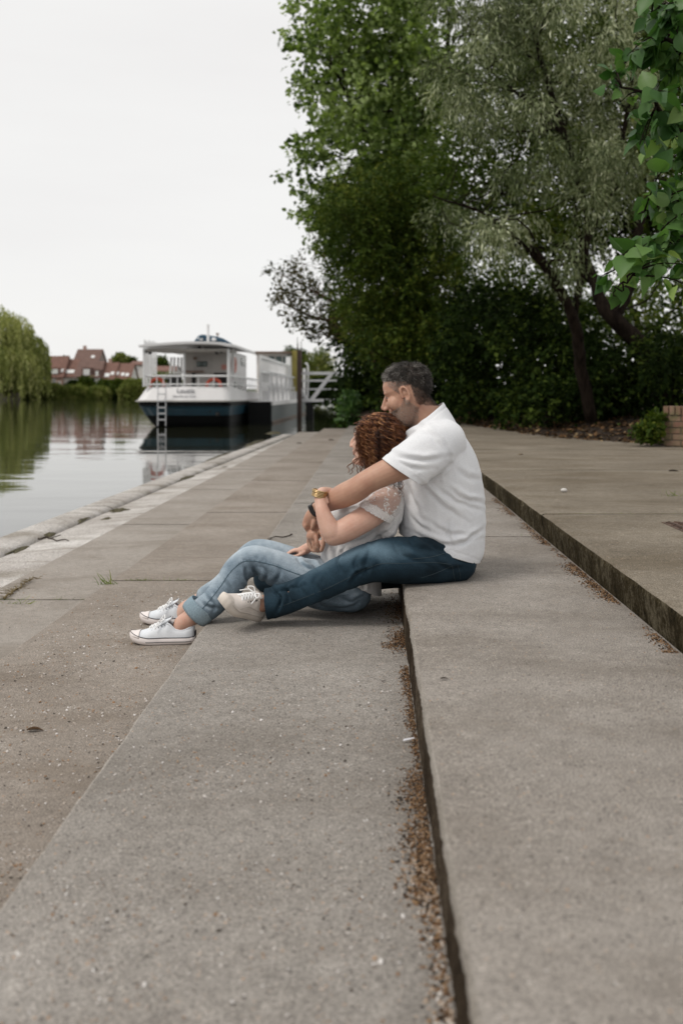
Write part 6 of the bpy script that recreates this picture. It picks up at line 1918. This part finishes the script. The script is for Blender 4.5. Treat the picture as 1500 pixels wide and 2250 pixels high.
def sneaker(parent, M_, L=.268, kind='canvas', name='shoe'):
    """local: toe at +x, sole on z=0, width along y; M_ places it"""
    up_m, so_m = (m_canvas, m_rubber) if kind == 'canvas' else (m_leather, m_leather_s)
    T = lambda p: np.array(M_ @ Vector(tuple(map(float, p))))
    def hw(t):   # half width along the length, t 0 heel .. 1 toe
        return np.interp(t, [0, .04, .12, .3, .5, .72, .86, .95, 1.0], [.012, .026, .034, .036, .038, .046, .042, .030, .010]) * (L / .268)
    def spring(t): return .014 * max(0, (t - .72) / .28) ** 2 + .002 * max(0, (.1 - t) / .1)
    root = empty(name, T((0, 0, 0))); set_parent(root, parent)
    ts = np.concatenate([np.linspace(0, .1, 6), np.linspace(.15, .85, 15), np.linspace(.9, 1, 8)])
    sh = .027 if kind == 'canvas' else .033
    # sole: stacked outline rings
    seg = len(ts)
    def outline(z, grow):
        out = []
        for s_ in (1, -1):
            for t in (ts if s_ > 0 else ts[::-1]):
                w = hw(t) * grow
                zz = z * (1 + .35 * max(0, (t - .7) / .3)) + spring(t)
                out.append(T((L * (t - .0) + (.003 * (grow - 1) * 30 * (1 if t > .5 else -1)), s_ * w, zz)))
        return out
    rings = [outline(0, .90), outline(.003, 1.0), outline(sh * .55, 1.035), outline(sh * .92, 1.02), outline(sh, .97), outline(sh, .6)]
    n = len(rings[0]); mb = MB(); V = [p for r in rings for p in r]
    Fq = [list(range(n))[::-1]]
    for i in range(len(rings) - 1):
        for k in range(n):
            k2 = (k + 1) % n; Fq.append((i * n + k, i * n + k2, (i + 1) * n + k2, (i + 1) * n + k))
    Fq.append([(len(rings) - 1) * n + k for k in range(n)])
    mb.add(V, Fq); mb.build('sole', so_m, root, smooth=True)
    # upper: sections along the foot, open at the collar
    top = lambda t: np.interp(t, [0, .06, .18, .30, .40, .46, .60, .72, .84, .93, .99], [.066, .070, .056, .060, .086, .092, .077, .062, .050, .040, .024]) * (L / .268) * (1.0 if kind == 'canvas' else 1.03)
    secs = np.linspace(.005, .985, 34); V, Fq = [], []
    ns = 17
    for t in secs:
        w = hw(t) * .97; zt = top(t) + spring(t); zb_ = sh * .85 + spring(t)
        closed = t > .44
        for k in range(ns):
            a = math.pi * k / (ns - 1)
            yy = w * math.cos(a) ; e = abs(math.sin(a)) ** (.55 if t < .44 else .8)
            if not closed:   # collar region: two walls that lean in and a gap over the middle
                lean = .70
                yy = w * (math.copysign(1, math.cos(a)) * max(lean * .82, abs(math.cos(a)) ** .35) if abs(math.cos(a)) > 1e-6 else 0)
                e = min(1, abs(math.sin(a)) * 1.05) ** .8
            V.append(T((L * t, yy, zb_ + (zt - zb_) * e)))
    for i in range(len(secs) - 1):
        for k in range(ns - 1):
            if secs[i] < .43 and k in (7, 8): continue     # the foot opening
            a = i * ns + k; Fq.append((a, a + 1, a + ns + 1, a + ns))
    Fq.append([k for k in range(ns)])
    Fq.append([(len(secs) - 1) * ns + k for k in range(ns)][::-1])
    mb = MB().add(V, Fq); o = mb.build('upper', up_m, root, smooth=True)
    sub = o.modifiers.new('sub', 'SUBSURF'); sub.levels = 1; sub.render_levels = 1
    solid(o, .003, -1)
    # padded collar rim
    rim = []
    for s_, tt in ((1, np.linspace(.43, .03, 10)), (-1, np.linspace(.03, .43, 10))):
        for t in tt: rim.append(T((L * t, s_ * hw(t) * .64 * (1 if t > .06 else .5), top(t) + spring(t) - .002)))
    v, f = tube_vf(cr(np.array(rim), 50), .0052, seg=8); MB().add(v, f).build('collar', up_m, root, smooth=True)
    # tongue
    tv, tf = [], []
    for i, t in enumerate(np.linspace(.62, .36, 8)):
        zt = top(.60) + (.6 - t) / .24 * (.036 if kind == 'canvas' else .030)
        for k in range(7):
            a = (k / 6 - .5) * 2
            tv.append(T((L * t, .023 * a, zt - .006 * a * a - .004)))
    for i in range(7):
        for k in range(6): q_ = i * 7 + k; tf.append((q_, q_ + 1, q_ + 8, q_ + 7))
    solid(MB().add(tv, tf).build('tongue', up_m, root, smooth=True), .006, 0)
    # laces and eyelets
    mb = MB(); me_ = MB()
    rows_ = np.linspace(.70, .46, 6)
    for i, t in enumerate(rows_):
        z_ = top(t) + spring(t)
        mb.tube(cr(np.array([T((L * t, -.021, z_ - .007)), T((L * t, 0, z_ + .0045)), T((L * t, .021, z_ - .007))]), 7), .0024, seg=6)
        if i < 5:
            t2 = rows_[i + 1]; z2 = top(t2) + spring(t2)
            for s_ in (1, -1):
                mb.tube(cr(np.array([T((L * t, s_ * .021, z_ - .006)), T((L * (t + t2) / 2, 0, (z_ + z2) / 2 + .007)), T((L * t2, -s_ * .021, z2 - .006))]), 7), .0022, seg=6)
        for s_ in (1, -1):
            c_ = T((L * t, s_ * .026, z_ - .0115)); v, f = ELL(c_, (.0030, .0030, .0030), n=6); MB().add(v, f).build('eyelet', m_eyelet if kind == 'canvas' else m_line, root, smooth=True)
    tt = .47; z_ = top(tt) + spring(tt)
    for s_ in (1, -1):  # bow and loose ends
        mb.tube(cr(np.array([T((L * tt, 0, z_ + .005)), T((L * (tt + .02), s_ * .022, z_ + .020)), T((L * (tt + .07), s_ * .036, z_ + .006)), T((L * (tt + .05), s_ * .018, z_ + .004)), T((L * tt, 0, z_ + .006))]), 16), .0022, seg=6)
        mb.tube(cr(np.array([T((L * tt, 0, z_ + .005)), T((L * (tt + .05), s_ * .026, z_ + .002)), T((L * (tt + .13), s_ * .043, z_ - .024))]), 10), .0021, seg=6)
    mb.build('shoe_lace', m_lace, root, smooth=True)
    if kind == 'canvas':
        # thin black lines round the sole
        for (zf, t0_, t1_, rr_) in ((1.0, 0.0, 1.0, .0014), (.42, .0, .74, .0012)):
            ln = []
            for s_ in (1, -1):
                seq = [t for t in np.linspace(t0_, t1_, 30)]
                if s_ < 0: seq = seq[::-1]
                for t in seq:
                    g = 1.0 if zf == 1.0 else 1.035
                    zz = sh * zf * (1 + .35 * max(0, (t - .7) / .3)) + spring(t) + (.001 if zf == 1.0 else 0)
                    ln.append(T((L * t, s_ * (hw(t) * g + .0006), zz)))
            half = len(ln) // 2
            mbL = MB(); mbL.tube(ln[:half], rr_, seg=5); mbL.tube(ln[half:], rr_, seg=5)
            mbL.build('trim_line', m_line, root, smooth=True)
        # small printed patch on the tongue: wing-like bars
        mbp = MB()
        for j in range(5):
            x_ = L * (.375 + .016 * j); zt = top(.60) + (.6 - x_ / L) / .24 * .036 + .0005
            w_ = .013 - .0016 * j
            mbp.tube([T((x_, -w_, zt - .0022)), T((x_, 0, zt)), T((x_, w_, zt - .0022))], .0011, seg=4)
        mbp.build('tongue_patch', m_line, root)
        # toe cap
        tv, tf = [], []
        tss = np.linspace(.84, .99, 9)
        for t in tss:
            w = hw(t) * 1.0; zt = top(t) + spring(t) + .0016; zb_ = sh * .9 + spring(t)
            for k in range(13):
                a = math.pi * k / 12; tv.append(T((L * t + .001, w * math.cos(a), zb_ + (zt - zb_) * abs(math.sin(a)) ** .8)))
        for i in range(8):
            for k in range(12): q_ = i * 13 + k; tf.append((q_, q_ + 1, q_ + 14, q_ + 13))
        tf.append([8 * 13 + k for k in range(13)][::-1])
        solid(MB().add(tv, tf).build('toe_cap', m_rubber, root, smooth=True), .002, 1)
        # heel patch
        MB().box(T((-.0005, 0, .040)), (.003, .03, .02)).build('heel_patch', m_line, root)
    else:
        # stitched side panel lines
        mbL = MB()
        for s_ in (1, -1):
            mbL.tube(cr(np.array([T((L * .20, s_ * hw(.2) * 1.0, .046)), T((L * .42, s_ * hw(.42) * 1.0, .052)), T((L * .58, s_ * hw(.58) * .93, .056)), T((L * .74, s_ * hw(.74) * 1.0, .040))]), 16), .0009, seg=4)
            mbL.tube(cr(np.array([T((L * t, s_ * (hw(t) * 1.04 + .0004), sh * .86 * (1 + .35 * max(0, (t - .7) / .3)) + spring(t))) for t in np.linspace(.02, .97, 12)]), 30), .0010, seg=4)
        mbL.build('stitching', plain('grey_stitch', (.42, .38, .34), .8), root)
    return root

def place(heel, toe_dir, up_dir):
    f = Vector(toe_dir).normalized(); u = Vector(up_dir); u = (u - f * u.dot(f)).normalized(); s_ = u.cross(f)
    M4 = Matrix(((f.x, s_.x, u.x, heel[0]), (f.y, s_.y, u.y, heel[1]), (f.z, s_.z, u.z, heel[2]), (0, 0, 0, 1)))
    return M4
# her near shoe: heel against the step foot
sneaker(wom, place((X_C - .040, 4.085, Z_D + .001), (-1, -.03, 0), (0, 0, 1)), L=.262)
sneaker(wom, place((-.765, 4.44, Z_D + .001), (-1, -.06, 0), (0, 0, 1)), L=.262)
# his near shoe: rolled outward, lateral edge and heel on the step, toe toward the left and the camera
ank = P(577, 1320, 4.045)
f_ = np.array((-.48, -.80, .36)); f_ /= np.linalg.norm(f_)
u_ = np.array((.46, -.28, .84)); u_ = unit(u_ - f_ * np.dot(u_, f_))
sneaker(man, place(ank - .055 * f_ - .082 * u_, f_, u_), L=.275, kind='leather')
sneaker(man, place(P(590, 1299, 4.80), (-.35, .85, .30), (.1, -.3, .9)), L=.275, kind='leather')
# ------------------------------------------------------------------ litter, weeds and small things on the steps
rg = np.random.default_rng(500)
def tint_mat(name, stops, rough=.9):
    m, n, l, b = new_mat(name)
    at = n.new('ShaderNodeAttribute'); at.attribute_name = 'tint'
    r = ramp(n, stops, 'CONSTANT'); l.new(at.outputs['Fac'], r.inputs['Fac']); l.new(r.outputs['Color'], b.inputs['Base Color'])
    b.inputs['Roughness'].default_value = rough; b.inputs['Specular IOR Level'].default_value = .2
    return m
m_litter = tint_mat('seed_litter', [(0, (.018, .012, .008)), (.20, (.075, .042, .022)), (.38, (.17, .092, .045)), (.52, (.26, .16, .085)), (.66, (.38, .30, .23)), (.82, (.56, .52, .48))])
m_chip = tint_mat('stone_chips', [(0, (.07, .06, .05)), (.12, (.26, .155, .085)), (.3, (.34, .23, .15)), (.45, (.42, .36, .31)), (.68, (.52, .48, .45)), (.9, (.66, .63, .61))])
m_dryleaf = tint_mat('fallen_leaves', [(0, (.022, .014, .008)), (.25, (.06, .033, .015)), (.5, (.12, .066, .03)), (.72, (.20, .11, .05)), (.88, (.30, .21, .11)), (.97, (.07, .10, .02))])

def chips(name, pts, size, mat, label, tint=None, flat=.35, cat=None):
    """little irregular six-sided flakes lying at random"""
    n = len(pts); size = np.broadcast_to(size, (n,))
    k = 5
    V = np.zeros((n, 2 * k, 3)); a0 = rg.uniform(0, 6.28, n)
    el = rg.uniform(.45, 1.0, n); tz = rg.normal(size=(n, 2)) * .25
    for j in range(k):
        a = a0 + 2 * math.pi * j / k; r = size * rg.uniform(.6, 1.15, n)
        x, y = r * np.cos(a), r * np.sin(a) * el
        for s_ in range(2):
            V[:, j + k * s_, 0] = x * (.75 if s_ else 1); V[:, j + k * s_, 1] = y * (.75 if s_ else 1)
            V[:, j + k * s_, 2] = (s_ * flat) * size + x * tz[:, 0] + y * tz[:, 1] + size * .08
    yaw = rg.uniform(0, 6.28, n); c, s = np.cos(yaw)[:, None], np.sin(yaw)[:, None]
    X, Y = V[:, :, 0] * c - V[:, :, 1] * s, V[:, :, 0] * s + V[:, :, 1] * c
    V[:, :, 0], V[:, :, 1] = X, Y
    V += np.asarray(pts)[:, None, :]
    tri = []
    for j in range(k):
        j2 = (j + 1) % k; tri += [(j, j2, j2 + k), (j, j2 + k, j + k)]
    for j in range(1, k - 1): tri.append((k, k + j, k + j + 1))
    tri = np.array(tri)
    Fc = (tri[None] + (np.arange(n) * 2 * k)[:, None, None]).reshape(-1, 3)
    me = mesh_np(name, V.reshape(-1, 3), Fc)
    t = rg.random(n) if tint is None else tint
    add_attr(me, 'tint', np.repeat(np.clip(t, 0, .999), 2 * k))
    return tag(obj(name, me, mat), label, kind='stuff')

def along(n, y0, y1, x, z, wfun, side=-1, bias=1.0):
    out = []
    while len(out) < n:
        y = y0 * (y1 / y0) ** rg.random()
        dn = mnoise.noise(Vector((x * 7, y * 2.3, 1.7))) * .6 + mnoise.noise(Vector((x, y * 7.0, 9))) * .4 + .5
        if rg.random() > max(.04, dn) ** 2.4 * 2.2: continue
        w = wfun(y) * (.3 + 1.1 * max(0.05, dn))
        out.append((x + side * abs(rg.normal()) * w, y, z))
    return out
# foot of the seat step
p = along(5200, 1.35, 3.45, X_B - .002, Z_C, lambda y: .025 if y < 2.5 else .013)
p += [(X_B + .004 - abs(rg.normal()) * .030, 3.80 + rg.normal() * .09, Z_C + rg.random() * .006) for _ in range(1100)]
p += [(X_B - .03 - rg.random() * .06, 3.72 + rg.normal() * .03, Z_C) for _ in range(220)]
p += [(X_B + .004 - abs(rg.normal()) * .045, 4.35 + rg.normal() * .16, Z_C + rg.random() * .004) for _ in range(1000)]
p = np.array(p)
near_w = np.clip((2.4 - p[:, 1]) / 1.0, 0, 1)
tt = np.clip(rg.random(len(p)) ** (1 - .25 * near_w) * (.62 + .40 * near_w), 0, 1)
chips('leaf_litter', p, rg.uniform(.0016, .0042, len(p)) * (1 + .75 * near_w), m_litter, 'orange-brown seed husks and grit gathered along the foot of the seat step', tt)
p = along(3300, 3.0, 7.5, X_A + .004, Z_B, lambda y: .026)
chips('leaf_litter', np.array(p), rg.uniform(.002, .0055, len(p)), m_litter, 'orange-brown husks along the foot of the mossy terrace edge', rg.random(len(p)) * .66)
p = along(1500, 2.2, 4.6, X_C + .004, Z_D, lambda y: .018)
p += [(X_C - .01 - rg.random() * .03, 3.05 + rg.normal() * .045, Z_D + rg.random() * .008) for _ in range(420)]
p += [(X_C - .01 - rg.random() * .016, 2.66 + rg.normal() * .03, Z_D) for _ in range(130)]
chips('leaf_litter', np.array(p), rg.uniform(.0015, .004, len(p)), m_litter, 'fine brown grit in the angle of the step behind the shoe', rg.random(len(p)) * .8)

def scatter(n, x0, x1, y0, y1, z, seed, power=1.0):
    out = []
    while len(out) < n:
        x, y = rg.uniform(x0, x1), y0 * (y1 / y0) ** (rg.random() ** power)
        if rg.random() < .35 + .9 * mnoise.noise(Vector((x * 3 + seed, y * 3, 0))) + .2: out.append((x, y, z))
    return np.array(out)
p = scatter(3400, X_D + .03, X_C - .02, 2.0, 5.2, Z_D + .0006, 1)
chips('gravel', p, np.abs(rg.normal(size=len(p))) * .0021 + .0011, m_chip, 'pale grit scattered on the step under the white shoes')
p = scatter(2600, X_C + .05, X_B - .03, 1.28, 3.4, Z_C + .0006, 2)
chips('gravel', p, np.abs(rg.normal(size=len(p))) * .0017 + .0009, m_chip, 'pale and rusty grit scattered on the broad step in the foreground')
p = scatter(650, X_B + .06, X_A - .03, 1.2, 4.2, Z_B + .0006, 3)
chips('gravel', p, np.abs(rg.normal(size=len(p))) * .0009 + .0006, m_chip, 'fine grit on the seat step')
p = scatter(420, X_E + .03, X_D - .02, 3.2, 8, Z_E + .0006, 4)
chips('gravel', p, np.abs(rg.normal(size=len(p))) * .0018 + .0012, m_chip, 'fine grit on the pale strip of concrete')

# fallen leaves on the soil bank and the edge of the terrace
Pn, Dn = [], []
for _ in range(9000):
    y = rg.uniform(11.6, 27); x0 = edge_x(y)
    d_ = -.15 + abs(rg.normal()) * 1.3; x = x0 + d_
    if d_ < 0 and rg.random() < .6: continue
    dd = max(0, d_)
    z = Z_A + .004 if d_ < 0 else Z_A - .012 + .035 * min(1, dd / .25) + .34 * (1 - math.exp(-dd / 1.6)) + .05 * mnoise.noise(Vector((x * 1.8, y * 1.8, 0))) * min(1, dd) + .015
    Pn.append((x, y, z)); Dn.append((rg.normal(), rg.normal(), rg.normal() * .25))
o = leaf_cloud('leaf_litter', np.array(Pn), np.array(Dn), .055, TRI_BROAD, m_dryleaf, None, rg, rg.random(len(Pn)) * .985, jitter=.45, upness=.8)
tag(o, 'brown fallen leaves covering the soil under the bushes', kind='stuff')
# a few single leaves
def lone(label, x, y, h_, size, t, ang, name='fallen_leaf'):
    d_ = h_ * F / (y - CY); q = P(x, y, d_) + (0, 0, .003)
    o = leaf_cloud(name, np.array([q]), np.array([(math.cos(ang), math.sin(ang), .12)]), size, (TRI_HEART[0] * np.array((1, .55, 1.3)), TRI_HEART[1]), m_dryleaf, None, rg, np.array([t]), jitter=0, upness=1.0)
    tag(o, label, 'leaf')
G = 'single fallen leaves'
lone('dark curled leaf scrap on the seat step in the foreground', 968, 1494, .779, .022, .05, .2)
lone('dark leaf lying on the terrace near the right edge', 1468, 1036, .654, .085, .05, -.2)
lone('brown leaf on the pale concrete left of the white shoes', 183, 1334, 1.119, .05, .02, .3)
lone('curled dry leaf on the pebbly step at the lower left', 60, 1607, 1.019, .05, .3, .1)
lone('greenish brown leaf far along the steps near the woman\'s face', 722, 968, .939, .14, .3, .6)
lone('small leaf far along the steps, left of the other', 652, 975, 1.019, .12, .3, .1)
lone('small brown leaf near the terrace edge', 1140, 1000, .654, .07, .5, .8)
lone('small dark leaf on the grey step left of the litter', 838, 1500, .939, .016, .04, .4)

def pxz(x, y, h_, lift=.004):
    d_ = h_ * F / (y - CY); return P(x, y, d_) + np.array((0, 0, lift))
m_twig = plain('twig_bark', (.035, .024, .016), .9, var=.3, scale=60)
mb = MB()
pts = cr(np.array([pxz(590, 1188, .94), pxz(604, 1183, .94, .012), pxz(622, 1182, .94, .006), pxz(642, 1177, .94, .008)]), 14)
mb.tube(pts, np.linspace(.003, .0042, 14), seg=6); mb.tube([pts[12], pts[12] + (.012, .01, .006)], .005, seg=6); mb.tube(cr(np.array([pts[3], pts[3] + (-.03, -.05, .0)]), 4), .002, seg=5)
tag(mb.build('twig', m_twig, smooth=True), 'thin dark twig lying on the step beyond the woman\'s knees', 'twig')
mb = MB(); pts = cr(np.array([pxz(84, 1188, 1.16, .012), pxz(112, 1188, 1.16, .016), pxz(153, 1191, 1.16, .010)]), 10)
mb.tube(pts + rg.normal(size=pts.shape) * .006, np.linspace(.008, .004, 10), seg=6); mb.tube(cr(np.array([pts[4], pts[4] + (.05, .14, .01)]), 4), .004, seg=5)
tag(mb.build('twig', m_twig, smooth=True), 'thick dark twig lying on the whitish apron near the water', 'twig')
# paper scrap by the step foot
q = pxz(898, 1633, .94, .008)
V = [q + (-.016, 0, -.002), q + (.014, .004, .004), q + (.015, .009, .005), q + (-.015, .005, .002)]
solid(tag(MB().add(V, [(0, 1, 2, 3)]).build('paper_scrap', plain('white_paper', (.66, .66, .70), .8)), 'small white paper scrap at the foot of the seat step', 'paper'), .001)
v, f = ELL(pxz(1238, 1081, .655, .012), (.022, .018, .014))
tag(MB().add(v, f).build('pebble', plain('white_pebble', (.55, .53, .5), .8), smooth=True), 'single white pebble on the terrace', 'pebble')

# grass and weeds in the joints
L_grass = leaf_mat('grass_blade', [(.05, .08, .015), (.09, .14, .02), (.15, .20, .03), (.22, .22, .06)], .3)
BLADE = (np.array([(0, -.03, 0), (0, .03, 0), (.35, .028, .10), (.35, -.028, .10), (.7, .018, .10), (.7, -.018, .10), (1, 0, -.02)]), np.array([(0, 1, 2), (0, 2, 3), (3, 2, 4), (3, 4, 5), (5, 4, 6)]))
def tuft(label, x, y, h_, n, size, spread, lean=(0, 0), name='grass_tuft'):
    q = pxz(x, y, h_, -.004)
    pos = q + np.column_stack([rg.normal(size=n) * spread, rg.normal(size=n) * .008, np.zeros(n)])
    dr = np.column_stack([rg.normal(size=n) * .6 + lean[0], rg.normal(size=n) * .4 + lean[1], np.abs(rg.normal(size=n)) * .8 + .25])
    o = leaf_cloud(name, pos, dr, size, BLADE, L_grass, None, rg, rg.random(n), jitter=.4, upness=.3)
    return tag(o, label, 'weed')
tuft('sprig of grass at the left end of the mossy joint behind the shoes', 242, 1284, 1.02, 26, .052, .035, (-.5, 0))
tuft('grass tuft in the joint at the left edge of the picture', 14, 1326, 1.125, 20, .055, .05, (.3, 0))
tuft('thin grass blades just right of the left edge tuft', 60, 1327, 1.125, 9, .035, .04, (.3, 0))
def moss(name, label, segs, n, size):
    pp = []
    for (x0, x1, y, z, wgt) in segs:
        for _ in range(int(n * wgt)):
            x = rg.uniform(x0, x1)
            if mnoise.noise(Vector((x * 9, y, 2))) + .35 < rg.random() * .7: continue
            pp.append((x, y + rg.normal() * .004, z - .004 + rg.random() * .006))
    pp = np.array(pp)
    o = leaf_cloud(name, pp, rg.normal(size=(len(pp), 3)) * np.array((1, .7, .6)) + (0, 0, .4), size, BLADE, L_grass, None, rg, rg.random(len(pp)), jitter=.4, upness=.3)
    return tag(o, label, kind='stuff')
moss('moss', 'short green moss growing in the joints between the slabs', [(X_D, -.95, 5.45, Z_D, 1), (X_E, X_D, 5.45, Z_E, .8), (1.0, 2.9, 5.45, Z_A, .35), (X_B + .02, X_A, 5.45, Z_B, .05)], 700, .016)
# the dry weed that creeps along the crack at the left
m_dry = plain('dry_stalk', (.16, .12, .055), .9, var=.3, scale=60)
mb = MB()
main = cr(np.array([pxz(10, 1318, 1.125), pxz(30, 1303, 1.125, .01), pxz(48, 1289, 1.125, .006), (pxz(70, 1277, 1.125, .01)), pxz(92, 1270, 1.125, .012)]), 30)
main += rg.normal(size=main.shape) * .006
mb.tube(main, np.linspace(.006, .0015, 30), seg=5)
for k in range(120):
    i = int(rg.integers(0, 22)); e = main[i] + rg.normal(size=3) * np.array((.03, .03, .008)) + (0, 0, .008)
    mb.tube([main[i], (main[i] + e) / 2 + (0, 0, .004), e], .0012, seg=3)
tag(mb.build('dry_weed', m_dry), 'dry brown weed creeping across the pale concrete at the left', 'weed')

# dark moss clumps between the kerb and the apron
m_mossc, n_, l_, b_ = new_mat('dark_moss')
nz_ = N(n_, 'ShaderNodeTexNoise', Scale=40.0, Detail=6.0); l_.new(coords(n_, l_), nz_.inputs['Vector'])
r_ = ramp(n_, [(.35, (.03, .025, .012)), (.65, (.12, .105, .055))]); l_.new(nz_.outputs['Fac'], r_.inputs['Fac']); l_.new(r_.outputs['Color'], b_.inputs['Base Color'])
b_.inputs['Roughness'].default_value = 1; bump(n_, l_, nz_.outputs['Fac'], 1, .02, b_)
def clump(label, x, y, lx, ly, hz, seed):
    lx, ly, hz = lx * .7, ly * 1.25, hz * .6
    h_ = 1.165; c = pxz(x, y, h_, -.01)
    V, Fq = [], []; nr, na = 5, 26
    V.append(c + (0, 0, hz))
    for i in range(1, nr + 1):
        t = i / nr
        for k in range(na):
            a = 2 * math.pi * k / na
            j = 1 + .75 * mnoise.noise(Vector((math.cos(a) * 1.6 + seed, math.sin(a) * 1.6, seed)))
            z = hz * (1 - t ** 2) * (1 + .6 * mnoise.noise(Vector((t * 3, a * 2, seed))))
            V.append(c + np.array((lx * t * j * math.cos(a), ly * t * j * math.sin(a), z)))
    for k in range(na): Fq.append((0, 1 + k, 1 + (k + 1) % na))
    for i in range(nr - 1):
        for k in range(na):
            k2 = (k + 1) % na; a = 1 + i * na; Fq.append((a + k, a + na + k, a + na + k2, a + k2))
    tag(MB().add(V, Fq).build('moss_clump', m_mossc, smooth=True), label, 'moss', 'dark moss clumps on the limed apron')
for i, (lab, x, y, lx, ly, hz) in enumerate([
        ('moss clump far off at the end of the kerb', 603, 952, .30, .5, .10), ('moss patch near the far end of the apron', 560, 972, .14, 1.2, .03),
        ('long moss patch on the apron, in front of the boat', 480, 1003, .13, 1.0, .035), ('broad brown moss mat on the apron beside the dark water', 500, 1026, .28, .35, .02),
        ('moss mat on the apron left of the broad one', 400, 1050, .12, .5, .03), ('moss streak on the apron behind the dark clump', 345, 1066, .10, .45, .035),
        ('dark moss patch where the apron widens', 262, 1121, .15, .14, .045), ('small dark moss clump right of the kerb', 235, 1140, .085, .07, .035),
        ('moss strip hugging the kerb above the twig', 180, 1142, .05, .22, .03), ('moss lump hugging the kerb left of the small clump', 108, 1174, .06, .10, .035),
        ('flat brown moss spot on the apron below the twig', 208, 1197, .10, .06, .012), ('thin moss strip along the kerb at the left edge', 40, 1206, .05, .18, .02)]):
    clump(lab, x, y, lx, ly, hz, 3.1 * i + 1)

# rusty drain cover set in the terrace
m_rust, n_, l_, b_ = new_mat('rusty_iron')
nz_ = N(n_, 'ShaderNodeTexNoise', Scale=30.0, Detail=7.0); l_.new(coords(n_, l_), nz_.inputs['Vector'])
r_ = ramp(n_, [(.35, (.045, .026, .018)), (.65, (.11, .065, .045))]); l_.new(nz_.outputs['Fac'], r_.inputs['Fac']); l_.new(r_.outputs['Color'], b_.inputs['Base Color'])
b_.inputs['Roughness'].default_value = .8
dc = empty('drain_cover', (1.85, 4.75, Z_A)); tag(dc, 'rusty patterned iron drain cover in the terrace at the right edge', 'drain cover')
MB().span((1.475, 4.40, Z_A - .02), (2.15, 5.08, Z_A + .003)).build('plate', m_rust, dc)
mb = MB()
for i in range(14):
    for j in range(14):
        x, y = 1.50 + i * .048, 4.43 + j * .048
        mb.box((x, y, Z_A + .0055), (.034, .008, .005), rz=(math.pi / 4 if (i + j) % 2 else -math.pi / 4))
mb.build('raised_pattern', m_rust, dc)
tuft('flat green sprig on the terrace at the right edge', 1478, 1090, .655, 18, .05, .045, (0, 0), name='weed_sprig')
